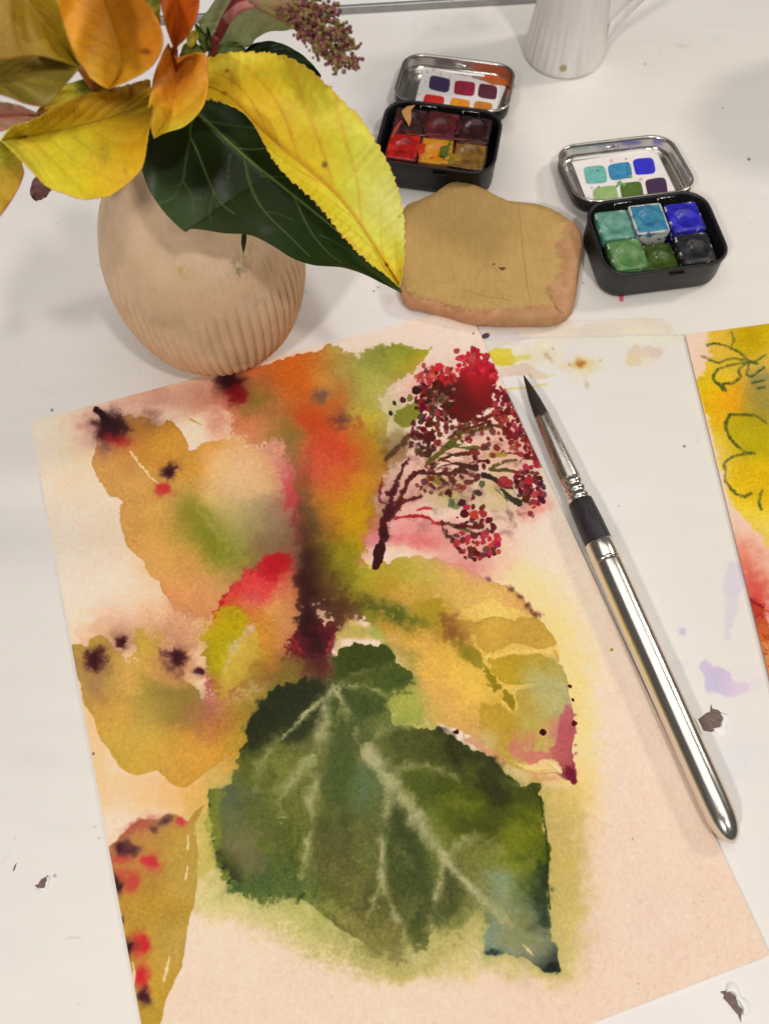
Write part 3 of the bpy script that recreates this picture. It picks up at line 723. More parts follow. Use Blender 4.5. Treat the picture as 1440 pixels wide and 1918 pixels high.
    c.dots([(853, 1371, 4.5, (62, 26, 26), 1), (1016, 1372, 12, (222, 172, 112), .9), (1016, 1372, 7, (60, 14, 20), 1), (1067, 1286, 4.5, (80, 20, 26), 1), (1072, 1311, 4, (70, 34, 26), 1), (1075, 1355, 5.5, (90, 16, 28), 1), (1018, 1151, 1.5, (150, 140, 50), 1)])
    # warm smudges left of the ivy lobe
    c.wash([(735, 1190), (752, 1196), (770, 1230), (784, 1270), (796, 1290), (790, 1320), (776, 1310), (770, 1270), (752, 1236)], (206, 156, 96), .7, rough=4, soft=3, dark=.1)
    c.blob(770, 1335, 30, 20, (188, 184, 104), .8, 0, .4); c.blob(740, 1330, 40, 24, (176, 176, 96), .8, 0, .4)
    c.wash([(450, 1340), (470, 1300), (510, 1262), (560, 1230), (600, 1236), (626, 1226), (640, 1250), (640, 1300), (560, 1310), (500, 1350), (470, 1400), (440, 1430)], None, .9, rough=5, soft=8, gran=.1, field=[(470, 1310, 152, 128, 44), (540, 1256, 128, 104, 44), (590, 1250, 96, 46, 34), (620, 1250, 84, 36, 34), (450, 1400, 176, 146, 50), (430, 1430, 190, 160, 60)], sigma=20)
    c.wash([(632, 1190), (660, 1174), (700, 1172), (740, 1184), (764, 1210), (784, 1250), (798, 1290), (806, 1330), (820, 1366), (780, 1370), (730, 1350), (720, 1300), (760, 1270), (740, 1230), (700, 1196), (650, 1196), (630, 1216)], None, .95, rough=5, soft=7, gran=.08, field=[(650, 1184, 196, 176, 96), (700, 1182, 168, 170, 92), (745, 1196, 206, 170, 96), (770, 1240, 158, 152, 74), (786, 1270, 204, 160, 96), (770, 1300, 168, 170, 88), (740, 1330, 160, 164, 84), (800, 1330, 200, 178, 100), (790, 1360, 182, 176, 92)], sigma=18)
    c.wet([(590, 1030, 60, 130, .95), (640, 1090, 70, 60, .8), (640, 880, 60, 130, .7), (560, 900, 34, 80, .55), (500, 960, 60, 50, .6), (480, 800, 60, 40, .7), (430, 740, 50, 30, .6), (440, 1350, 80, 60, .9), (400, 1220, 24, 60, .35), (500, 1250, 60, 50, .8), (770, 1270, 50, 110, .85), (730, 1120, 70, 40, .6), (840, 1180, 50, 40, .5), (900, 1260, 40, 50, .3), (420, 1050, 80, 50, .6), (340, 1180, 80, 50, .7), (240, 1260, 60, 40, .5), (240, 790, 50, 26, .5), (700, 700, 80, 50, .5), (540, 1120, 30, 40, .5), (700, 950, 26, 70, .7)], 6.5, 7)
    paint_ivy(c)
    c.wet([(500, 1700, 60, 24, .5), (700, 1790, 120, 30, .8), (850, 1740, 60, 30, .7), (640, 1450, 60, 120, .35), (760, 1500, 80, 90, .3), (900, 1530, 90, 60, .4), (480, 1520, 60, 90, .4), (960, 1680, 40, 60, .5), (620, 1270, 40, 20, .6), (760, 1310, 40, 40, .6)], 5, 6)
    paint_berries(c)
    c.wet([(730, 930, 26, 70, .4), (790, 1000, 60, 24, .5), (880, 730, 40, 40, .3), (850, 920, 50, 26, .35), (760, 840, 34, 30, .4)], 3, 4)
    paint_corner_leaf(c)
    c.blob(209, 800, 29, 27, (60, 28, 32), 1, 0, .16, 3.6, star=.05); c.blob(226, 826, 22, 12, (176, 40, 42), .7, 20, .4); c.stroke([(181, 767), (190, 774), (200, 788)], [12, 12, 16], (50, 26, 28), .97, 1.2, 1.2)
    c.blob(432, 718, 26, 14, (52, 20, 24), .9, 15, .3, 3); c.blob(446, 738, 17, 18, (132, 16, 20), .9, 30, .25, 2.6)
    for x, y, q in ((174, 1236, 17), (228, 1202, 10), (333, 1231, 15), (376, 1257, 6), (316, 885, 12)):
        c.blob(x, y, q, q * .95, (64, 24, 28), .95, 0, .25, 3.0, star=.1)
        for i in range(16):
            t = rng.uniform(0, 6.28); l1 = q * rng.uniform(1.2, 2.1)
            c.stroke([(x + q * .6 * math.cos(t), y + q * .6 * math.sin(t)), (x + l1 * math.cos(t), y + l1 * math.sin(t))], [3.5, .6], (84, 36, 36), rng.uniform(.25, .6), 1.2, 1.2, fade=.6)
    c.dots([(853, 1371, 4.5, (62, 26, 26), 1), (1016, 1372, 11, (222, 172, 112), .8), (1016, 1372, 7, (60, 14, 20), 1)])
    # faint pencil scuffs at the lower right, specks
    for i in range(170):
        t = rng.uniform(0, 1); x = 1292 + t * 50 + rng.normal(0, 12); y = 1650 + t * 150 + rng.normal(0, 12)
        c.dots([(x, y, rng.uniform(.5, 1.3), (186, 160, 134), rng.uniform(.15, .4))], .6, .3)
    c.dots([(1144, 1218, 3, (160, 140, 50), .9), (1184, 1572, 1.6, (120, 90, 70), .9), (176, 1412, 2.6, (120, 90, 50), .8), (1194, 1843, 1.6, (170, 120, 90), .8), (850, 1770, 3, (190, 130, 100), .8)])
    # tooth of the paper
    c.img *= (1 + 0.012 * c.N[3] + 0.010 * c.fine)[..., None]
    return c.image('watercolour_print', warm=True)


def paint_ivy(c):
    G = [(625, 1258), (625, 1232), (634, 1214), (662, 1201), (693, 1203), (724, 1216), (735, 1237), (766, 1258), (771, 1279), (755, 1295), (735, 1305), (729, 1331), (745, 1357), (787, 1362), (823, 1362), (840, 1375), (870, 1393), (906, 1414), (948, 1451), (974, 1464), (1011, 1472), (1009, 1487), (1016, 1513), (1021, 1565), (1027, 1602),
         (1024, 1649), (1027, 1701), (1031, 1742), (1042, 1805), (1037, 1820), (1000, 1808), (958, 1792), (912, 1787), (904, 1753), (909, 1737), (899, 1706), (880, 1722), (860, 1750), (845, 1740), (828, 1742), (807, 1748), (797, 1779), (776, 1768), (745, 1800), (708, 1795), (662, 1758), (625, 1732), (578, 1690), (542, 1680), (495, 1684), (469, 1672), (422, 1654),
         (409, 1623), (401, 1586), (393, 1539), (388, 1503), (396, 1482), (427, 1472), (435, 1446), (456, 1393), (464, 1357), (485, 1326), (511, 1289), (542, 1276), (589, 1274), (615, 1284)]
    c.wash([(x, y + 4) for x, y in G], (158, 154, 84), .5, rough=10, soft=22)
    c.wash(G, None, 1, rough=3.6, soft=1.6, dark=.04, gran=.14, vary=.08, sigma=26, field=[
        (690, 1230, 64, 74, 30), (655, 1245, 80, 90, 36), (740, 1272, 76, 92, 42), (700, 1290, 104, 114, 56), (560, 1300, 50, 52, 32), (500, 1332, 46, 48, 30), (540, 1345, 58, 66, 38), (590, 1310, 84, 88, 54), (640, 1325, 70, 86, 46), (690, 1322, 62, 80, 40), (700, 1352, 112, 122, 72), (480, 1385, 50, 54, 30), (470, 1440, 98, 104, 46), (520, 1420, 112, 112, 60),
        (450, 1500, 82, 92, 70), (405, 1540, 112, 126, 56), (440, 1560, 112, 108, 76), (480, 1540, 84, 96, 40), (530, 1520, 96, 102, 50), (470, 1600, 122, 108, 76), (425, 1640, 50, 54, 30), (500, 1640, 76, 92, 54), (540, 1600, 82, 96, 40), (545, 1670, 86, 106, 54), (480, 1672, 92, 112, 60), (600, 1400, 108, 112, 66), (635, 1450, 78, 94, 50), (600, 1500, 96, 100, 54),
        (640, 1550, 94, 94, 54), (610, 1610, 104, 98, 58), (680, 1480, 90, 110, 74), (700, 1560, 104, 108, 64), (650, 1650, 102, 98, 54), (700, 1650, 108, 104, 58), (680, 1720, 112, 104, 60), (740, 1765, 120, 110, 66), (740, 1550, 72, 82, 44), (760, 1620, 74, 84, 44), (780, 1690, 78, 84, 48), (790, 1745, 96, 98, 60), (745, 1680, 100, 98, 54), (750, 1405, 84, 92, 48),
        (800, 1390, 84, 88, 42), (840, 1395, 66, 68, 34), (865, 1435, 54, 56, 30), (905, 1450, 54, 54, 30), (820, 1455, 84, 94, 36), (830, 1425, 76, 80, 36), (880, 1492, 102, 116, 26), (940, 1485, 60, 62, 28), (990, 1490, 70, 78, 26), (850, 1530, 90, 104, 34), (920, 1540, 70, 76, 28), (980, 1550, 112, 118, 22), (960, 1595, 122, 128, 34), (1010, 1600, 80, 92, 24), (900, 1605, 116, 116, 60),
        (980, 1640, 88, 122, 18), (1016, 1660, 44, 58, 34), (950, 1655, 134, 156, 122), (1004, 1705, 74, 92, 62), (930, 1700, 142, 142, 110), (970, 1740, 138, 138, 108), (920, 1770, 120, 140, 114), (1010, 1770, 132, 136, 114), (840, 1700, 86, 92, 50), (850, 1650, 108, 106, 66), (885, 1670, 128, 122, 76), (1020, 1730, 84, 96, 70), (1032, 1806, 40, 46, 40)])
    # darker patches between the veins
    for P, col, a in (([(545, 1280), (600, 1280), (612, 1290), (570, 1330), (520, 1384), (484, 1394), (458, 1390), (468, 1356), (490, 1322), (515, 1294)], (44, 46, 28), .8),
                      ([(600, 1310), (612, 1320), (590, 1360), (560, 1390), (524, 1394), (520, 1384), (560, 1340)], (50, 56, 32), .75),
                      ([(632, 1252), (634, 1218), (664, 1204), (700, 1208), (726, 1226), (700, 1252), (660, 1272), (634, 1276)], (60, 70, 28), .7),
                      ([(690, 1286), (730, 1262), (764, 1262), (768, 1280), (740, 1296), (706, 1294)], (66, 82, 36), .6),
                      ([(640, 1300), (700, 1304), (722, 1322), (700, 1342), (660, 1340)], (58, 74, 36), .65),
                      ([(610, 1340), (640, 1340), (660, 1390), (655, 1440), (640, 1500), (610, 1480), (606, 1400)], (74, 90, 46), .7),
                      ([(700, 1372), (770, 1366), (820, 1372), (800, 1410), (760, 1424), (720, 1412)], (78, 84, 42), .6),
                      ([(834, 1366), (866, 1392), (906, 1416), (946, 1452), (960, 1490), (930, 1510), (890, 1480), (860, 1450), (840, 1420)], (48, 48, 28), .75),
                      ([(748, 1444), (800, 1448), (850, 1470), (820, 1490), (790, 1500)], (72, 84, 32), .7),
                      ([(740, 1480), (760, 1520), (790, 1590), (806, 1630), (800, 1700), (790, 1770), (770, 1760), (750, 1690), (728, 1630), (732, 1540)], (70, 80, 42), .75),
                      ([(840, 1626), (858, 1650), (862, 1700), (850, 1736), (836, 1730), (832, 1680)], (74, 80, 44), .7),
                      ([(398, 1580), (420, 1600), (448, 1650), (425, 1656), (408, 1630)], (44, 48, 28), .8),
                      ([(470, 1530), (500, 1516), (530, 1540), (510, 1570), (480, 1570)], (78, 96, 40), .6),
                      ([(470, 1650), (500, 1610), (550, 1640), (560, 1676), (500, 1680)], (72, 98, 52), .6),
                      ([(1000, 1640), (1018, 1620), (1026, 1690), (1024, 1736), (1008, 1720)], (40, 52, 32), .75)):
        c.wash(P, col, a, rough=7, soft=9, gran=.16)
    for x, y, rx, ry, col, a, rot in ((900, 1545, 60, 10, (64, 70, 26), .6, 12), (920, 1500, 60, 12, (66, 68, 28), .5, 12), (870, 1510, 50, 9, (108, 122, 28), .6, 10), (960, 1560, 40, 12, (104, 120, 16), .6, 15), (960, 1530, 46, 8, (68, 76, 26), .5, 10), (970, 1620, 30, 24, (92, 124, 14), .6, 0), (880, 1440, 14, 34, (100, 112, 40), .5, -20),
                                      (450, 1585, 46, 60, (126, 112, 82), .5, 20), (430, 1510, 18, 50, (88, 98, 80), .6, 10), (950, 1655, 24, 32, (140, 162, 136), .75, 0), (930, 1640, 14, 12, (134, 164, 146), .4, 0), (918, 1750, 14, 34, (118, 146, 124), .7, 0), (975, 1765, 56, 30, (146, 146, 118), .75, 20), (960, 1715, 40, 30, (140, 144, 116), .6, 20), (400, 1540, 12, 40, (112, 132, 52), .6, 0), (500, 1676, 40, 12, (84, 112, 52), .6, 0)):
        c.blob(x, y, rx, ry, col, a, rot, .5, 2.2, gran=.14)
    P_ = np.array(G, float)
    for i in range(150):
        x = rng.uniform(400, 1010); y = rng.uniform(1290, 1790)
        t = rng.uniform(60, 120) if x < 820 else rng.uniform(-20, 60)
        ins = False
        for q in range(len(P_)):
            ax, ay = P_[q]; bx, by = P_[(q + 1) % len(P_)]
            if (ay > y) != (by > y) and x < (bx - ax) * (y - ay) / (by - ay) + ax: ins = not ins
        if not ins: continue
        c.blob(x, y, rng.uniform(14, 40), rng.uniform(6, 14), [(52, 62, 30), (116, 124, 62), (44, 54, 32), (96, 116, 40), (132, 126, 84)][i % 5], rng.uniform(.15, .4), t, .6, 2.0, gran=.25)
    V = (178, 170, 134)
    for P, w, a, so in (([(628, 1288), (596, 1318), (560, 1352), (528, 1384)], [10, 9, 8, 4], .8, 2.5), ([(520, 1386), (495, 1420), (484, 1450), (478, 1480)], [8, 14, 12, 4], .5, 6),
                        ([(618, 1296), (606, 1350), (596, 1410), (588, 1470), (580, 1540), (572, 1600), (566, 1640)], [10, 18, 28, 22, 16, 16, 8], .72, 7), ([(590, 1400), (560, 1450), (530, 1485), (522, 1500), (530, 1530)], [16, 18, 14, 9, 8], .55, 5), ([(566, 1610), (564, 1640)], [10, 12], .7, 3),
                        ([(634, 1296), (648, 1330), (662, 1360), (680, 1392), (704, 1430)], [10, 12, 16, 24, 26], 1.0, 4), ([(690, 1400), (720, 1446), (750, 1492), (784, 1540), (812, 1582), (836, 1612)], [24, 30, 30, 28, 26, 18], .8, 7), ([(826, 1600), (856, 1638), (890, 1672), (930, 1710), (960, 1730)], [16, 12, 16, 18, 8], .8, 4),
                        ([(732, 1470), (722, 1520), (716, 1580), (714, 1640), (724, 1680), (744, 1720), (762, 1766)], [16, 16, 14, 14, 10, 8, 4], .75, 5), ([(712, 1650), (700, 1690), (682, 1728)], [8, 7, 3], .55, 4), ([(826, 1614), (822, 1660), (814, 1700), (806, 1738)], [8, 12, 14, 16], .7, 5), ([(832, 1602), (862, 1580), (892, 1566), (920, 1580), (942, 1596)], [14, 16, 18, 14, 6], .65, 7),
                        ([(636, 1284), (672, 1286), (706, 1294), (738, 1310)], [7, 7, 6, 3], .75, 3), ([(704, 1376), (740, 1362), (780, 1356)], [14, 9, 3], .5, 6), ([(745, 1442), (790, 1436), (840, 1448), (870, 1462)], [10, 12, 12, 4], .5, 7), ([(640, 1278), (670, 1262), (700, 1252)], [5, 5, 3], .45, 4), ([(640, 1300), (634, 1340), (630, 1360)], [5, 3, 2], .4, 3), ([(530, 1590), (552, 1564)], [9, 9], .45, 5), ([(480, 1480), (520, 1482)], [7, 4], .4, 5)):
        c.stroke(P, [q * .9 for q in w], V, a * 1.0, so * 1.6 + 1.5, 3.5, gran=.2, patchy=.5); c.stroke(P, [q * .5 for q in w], V, a * .3, so + 1, 4.0, gran=.2, patchy=.6)
    c.blob(690, 1415, 24, 34, (170, 158, 120), .3, -30, .5); c.blob(790, 1560, 20, 44, (158, 150, 122), .4, -35, .4)
    c.wash([(735, 1302), (745, 1296), (775, 1300), (788, 1330), (770, 1356), (745, 1352), (728, 1336)], (172, 176, 92), .6, rough=5, soft=8)
    c.dots([(527, 1532, 5, (170, 166, 130), .8), (710, 1700, 4, (150, 144, 96), .6), (851, 1770, 3, (206, 160, 120), .7)])
    c.stroke([(978, 1768), (988, 1780), (996, 1788)], [2, 4, 2], (228, 206, 146), .9, 1); c.stroke([(930, 1718), (942, 1726), (950, 1734)], [2, 4, 2], (214, 200, 130), .7, 1.2)
    c.stroke([(846, 1764), (852, 1778)], [2, 8], (206, 162, 130), .7, 2)
    c.stroke([(1000, 1480), (1012, 1500), (1020, 1560), (1026, 1602), (1023, 1650), (1027, 1702)], [2, 3, 4, 6, 5, 3], (44, 54, 20), .8, 2, 1.5)
    c.blob(1036, 1812, 9, 11, (34, 38, 32), .95, -20, .4, 3); c.blob(920, 1784, 14, 6, (40, 56, 46), .9, 0, .5, 3); c.blob(826, 1368, 10, 8, (48, 50, 28), .8, 0, .4)
    # the foot of the leaf melts into the damp paper
    for P, so, al in (([(500, 1690), (560, 1700), (625, 1740), (700, 1802), (760, 1812), (800, 1790), (820, 1756), (860, 1752), (900, 1720), (905, 1745), (860, 1776), (810, 1810), (740, 1836), (660, 1800), (580, 1740)], 16, .7), ([(560, 1680), (620, 1716), (700, 1780), (750, 1790), (790, 1768), (740, 1770), (690, 1740), (620, 1690)], 16, .35), ([(800, 1740), (830, 1720), (880, 1700), (905, 1716), (880, 1740), (840, 1756)], 12, .5)):
        c.wash(P, None, al, rough=9, soft=so, gran=.1, field=[(560, 1720, 176, 170, 104), (680, 1790, 168, 158, 96), (760, 1810, 172, 162, 98), (850, 1750, 180, 168, 100), (900, 1730, 176, 166, 100)], sigma=40)
    for i in range(46):
        t = rng.uniform(0, 1); y = 1484 + t * 190; x = np.interp(y, [1484, 1540, 1590, 1640, 1680], [400, 396, 402, 416, 480]) + rng.normal(0, 5)
        c.dots([(x, y, rng.uniform(3, 8), [(112, 130, 56), (92, 112, 50), (70, 84, 40), (124, 142, 74)][i % 4], rng.uniform(.5, .9))], 1.2, 2.0)
    for i in range(30):
        x = rng.uniform(420, 570); y = np.interp(x, [420, 470, 500, 570], [1650, 1672, 1682, 1682]) + rng.normal(0, 4)
        c.dots([(x, y, rng.uniform(3, 8), [(84, 112, 58), (72, 100, 54), (60, 76, 42)][i % 3], rng.uniform(.5, .9))], 1.2, 2.0)
    # bright rim of the lobe at the lower left
    c.wash([(396, 1484), (410, 1480), (412, 1530), (416, 1580), (404, 1590), (394, 1540)], (112, 130, 54), .7, rough=4, soft=4)


def paint_berries(c):
    red, deep, mar, pk = (186, 34, 42), (126, 20, 26), (78, 26, 26), (214, 64, 64)
    # pink and purple damp around the sprays
    for x, y, rx, ry, col, a, rot in ((800, 990, 80, 26, (226, 120, 116), .8, 8), (760, 930, 44, 50, (226, 140, 126), .6, 0), (790, 1030, 70, 24, (236, 190, 150), .5, 0), (725, 1010, 20, 44, (206, 110, 120), .7, 20), (850, 930, 90, 34, (206, 160, 134), .55, 10), (860, 850, 90, 40, (224, 158, 126), .6, -10), (800, 720, 70, 36, (226, 150, 130), .6, -20),
                                      (940, 920, 34, 40, (196, 180, 124), .9, 0), (960, 830, 50, 70, (220, 150, 124), .7, 20), (740, 770, 24, 40, (192, 186, 140), .8, 0), (735, 820, 22, 28, (140, 132, 84), .7, 30), (990, 960, 26, 20, (230, 140, 120), .8, 0), (900, 1020, 60, 46, (222, 150, 130), .7, 0), (870, 1060, 50, 24, (222, 130, 124), .7, 15), (840, 920, 40, 24, (176, 172, 96), .6, 0), (770, 1010, 60, 14, (214, 70, 80), .6, 5), (745, 845, 30, 20, (130, 84, 40), .7, -40)):
        c.blob(x, y, rx, ry, col, a, rot, .4, 2.2, gran=.1)
    for i in range(70):
        x = rng.uniform(770, 1000); y = rng.uniform(800, 1000)
        if x + .8 * y < 1420: continue
        c.blob(x, y, rng.uniform(5, 12), rng.uniform(4, 8), (132, 74, 74), rng.uniform(.25, .55), rng.uniform(0, 180), .9, star=0.15)
    c.wash([(740, 772), (752, 764), (770, 756), (792, 760), (786, 780), (762, 800), (742, 796), (734, 786)], (122, 122, 40), .9, rough=2.5, soft=1.5)
    # red mass
    c.wash([(808, 720), (840, 708), (862, 704), (882, 688), (905, 680), (925, 694), (930, 716), (918, 740), (922, 762), (898, 776), (878, 790), (852, 786), (838, 770), (842, 744), (826, 738)], None, .97, rough=4.5, soft=1.5, gran=.06, field=[(905, 692, 186, 24, 36), (885, 722, 138, 22, 24), (855, 750, 92, 24, 20), (900, 752, 122, 22, 22), (830, 720, 84, 32, 24), (870, 775, 100, 22, 22)], sigma=18)
    c.wash([(792, 730), (812, 716), (836, 722), (842, 744), (826, 764), (806, 770), (790, 762)], (86, 36, 26), .7, rough=6, soft=2)
    # branches
    for P, w, col in (([(716, 1000), (722, 975), (728, 950), (736, 920), (748, 892), (764, 858)], [17, 18, 18, 15, 12, 5], (72, 20, 24)), ([(724, 985), (742, 950), (756, 915), (772, 892), (792, 884)], [14, 15, 12, 11, 9], (84, 26, 24)), ([(744, 944), (764, 936), (788, 930)], [6, 9, 8], (92, 34, 30)), ([(716, 940), (712, 915), (714, 900)], [10, 7, 3], (112, 36, 38)),
                      ([(742, 972), (768, 968), (796, 970), (824, 982)], [7, 8, 8, 7], (176, 24, 36)), ([(780, 956), (796, 952), (808, 952)], [5, 8, 5], (196, 50, 56)), ([(826, 978), (836, 1000), (850, 1018), (866, 1034)], [7, 8, 8, 8], (66, 36, 28)), ([(828, 982), (860, 986), (896, 988)], [10, 7, 8], (104, 34, 34)), ([(840, 984), (868, 992), (884, 998)], [8, 6, 5], (92, 84, 40)),
                      ([(798, 872), (820, 852), (840, 834), (856, 812), (870, 796)], [9, 12, 16, 20, 10], (96, 86, 34)), ([(840, 832), (874, 838), (914, 842)], [12, 11, 7], (92, 90, 44)), ([(856, 812), (888, 806), (920, 800)], [8, 11, 7], (104, 80, 34)), ([(800, 876), (830, 860), (864, 850), (876, 852)], [7, 9, 10, 7], (86, 42, 30)), ([(806, 876), (844, 868), (874, 874), (892, 880)], [6, 8, 12, 10], (72, 38, 30)), ([(790, 888), (826, 886), (866, 882)], [8, 9, 18], (80, 46, 32)),
                      ([(800, 896), (822, 900)], [12, 16], (132, 112, 44)), ([(916, 880), (940, 868), (964, 862)], [8, 8, 5], (100, 88, 44)), ([(920, 882), (950, 882), (976, 886)], [8, 7, 5], (92, 78, 36)), ([(906, 892), (924, 898), (940, 910), (958, 914)], [14, 13, 9, 6], (52, 34, 32)), ([(938, 916), (952, 930), (972, 942)], [5, 12, 16], (54, 48, 36)), ([(930, 918), (950, 938)], [2, 4], (80, 72, 44)), ([(890, 790), (930, 776), (960, 776)], [12, 10, 8], (108, 30, 26)), ([(866, 806), (900, 796), (940, 800), (950, 814)], [8, 9, 9, 7], (96, 44, 30)), ([(722, 862), (742, 838), (770, 818), (800, 820)], [8, 14, 16, 12], (92, 60, 34)), ([(842, 762), (880, 780), (920, 792)], [10, 10, 8], (110, 30, 24))):
        c.stroke(P, [q * (.78 if q < 16 else .9) for q in w], col, .95, 1.2, 1.8, dark=.1)
    for P in ([(820, 866), (850, 858), (868, 862)], [(812, 884), (840, 880), (856, 874)], [(860, 836), (880, 834)], [(892, 802), (920, 792)], [(810, 880), (826, 870), (848, 866)]):
        c.stroke(P, [2, 5, 2], (250, 214, 186), .9, 1, 1.5)
    c.stroke([(918, 854), (946, 852)], [10, 8], (166, 140, 56), .9, 1.5, 1)
    c.wash([(698, 1030), (706, 1018), (718, 1020), (718, 1040), (706, 1062), (698, 1064), (702, 1046)], (56, 18, 22), .97, rough=2, soft=1)
    c.stroke([(718, 1002), (712, 1024)], [16, 10], (66, 22, 26), .9, 1.5, 1.5)
    # berries
    S = []
    S += scatter([(780, 704), (800, 690), (846, 696), (858, 712), (820, 726), (786, 722)], 30, 3.78, 9.28, [red, deep, (196, 52, 56)], 0.65)
    S += scatter([(856, 672), (884, 656), (908, 660), (924, 690), (932, 712), (880, 706), (856, 694)], 38, 3.78, 10.4, [(212, 50, 56), (186, 26, 42), (170, 24, 36), red], 0.60)
    S += scatter([(774, 730), (800, 716), (846, 724), (850, 780), (800, 800), (782, 772)], 63, 3.31, 8.7, [mar, (92, 30, 24), deep, (70, 40, 30)], 0.65)
    S += scatter([(770, 792), (806, 786), (816, 850), (780, 856), (766, 830)], 23, 4.73, 9.28, [(86, 18, 24), mar, (60, 36, 28)], 0.65)
    S += scatter([(930, 726), (956, 736), (976, 788), (1000, 838), (1010, 872), (976, 860), (946, 820), (924, 770)], 63, 3.78, 9.86, [deep, (146, 30, 34), (112, 22, 28), (160, 60, 52)], 0.62)
    S += scatter([(960, 890), (990, 872), (1016, 900), (1020, 930), (1000, 952), (972, 930)], 42, 4.26, 9.28, [(108, 24, 32), (160, 26, 40), (84, 22, 28)], 0.60)
    S += scatter([(862, 950), (880, 936), (904, 950), (936, 1000), (934, 1040), (900, 1048), (868, 1050), (846, 1000)], 47, 3.78, 9.28, [(98, 28, 32), (84, 26, 28), (176, 36, 48)], 0.70)
    S += scatter([(906, 1000), (936, 1004), (934, 1036), (908, 1048)], 5, 4.73, 9.28, [(190, 36, 50)], 0.70)
    S += scatter([(810, 880), (870, 880), (900, 900), (880, 920), (800, 930), (780, 910)], 27, 3.78, 9.28, [(92, 40, 34), mar, (110, 36, 34)], 0.78)
    S += scatter([(830, 790), (940, 780), (960, 830), (900, 870), (830, 800)], 30, 3.31, 8.12, [(112, 34, 28), (86, 40, 30), (132, 50, 40)], 0.82)
    S += scatter([(790, 800), (850, 770), (846, 806), (800, 856)], 18, 3.78, 8.12, [(112, 26, 28), (96, 40, 30)], 0.78)
    S += [(855, 658, 6, (162, 52, 50), .9), (884, 652, 4, (160, 52, 56), .9), (793, 686, 5, (170, 62, 58), .9), (822, 688, 9, (206, 40, 50), .95), (780, 706, 5, (186, 76, 66), .8), (790, 706, 6, (180, 70, 60), .8), (844, 691, 4, (140, 40, 40), .9), (754, 750, 7, (84, 30, 34), .95), (767, 746, 7, (116, 116, 50), .9), (738, 756, 4.5, (46, 44, 30), .95), (731, 775, 5, (40, 40, 24), .95), (779, 732, 8, (58, 20, 26), .95),
          (894, 923, 8, (66, 50, 44), .95), (902, 906, 7, (70, 80, 54), .85), (905, 874, 6, (90, 20, 28), .95), (912, 865, 5, (90, 20, 28), .95), (888, 856, 6, (100, 36, 32), .9), (990, 849, 4, (150, 26, 44), .9), (1003, 870, 7, (190, 30, 56), .85), (993, 962, 6, (130, 40, 44), .9), (997, 967, 3, (130, 70, 70), .7), (915, 975, 7, (100, 20, 30), .95), (882, 933, 5, (96, 22, 30), .95), (864, 940, 8, (66, 26, 30), .95), (924, 988, 6, (106, 34, 38), .9),
          (917, 1036, 5, (190, 40, 56), .9), (843, 940, 11, (52, 84, 46), .75), (852, 948, 9, (60, 92, 50), .6), (942, 903, 12, (156, 40, 44), .9), (952, 906, 9, (166, 44, 50), .9), (990, 900, 9, (186, 30, 46), .9), (886, 626, 2, (60, 40, 30), .6), (887, 664, 2, (130, 130, 60), .8)]
    c.dots(S)
    for i in range(36):                                    # small dark strokes that tie the berries together
        x = rng.uniform(790, 985); y = rng.uniform(735, 905)
        if x - 780 < (y - 900) * .2: continue
        L_ = rng.uniform(8, 26); t = rng.uniform(-.5, .35)
        c.stroke([(x, y), (x + L_ * .5, y + L_ * t * .5 - 2), (x + L_, y + L_ * t)], [2, rng.uniform(3, 5), 2], [(84, 24, 26), (104, 30, 28), (70, 44, 30), (96, 80, 36)][i % 4], rng.uniform(.6, .95), 1.2, 1.6)
    # pale gaps in the red mass
    for i in range(30):
        x = rng.uniform(790, 990); y = rng.uniform(690, 880)
        if x - 790 < (y - 880) * .3: continue
        if abs(x - 890) < 40 and 690 < y < 770: continue
        c.dots([(x, y, rng.uniform(1.5, 3.5), (226, 160, 134), rng.uniform(.5, .9))], .8, 1.4)


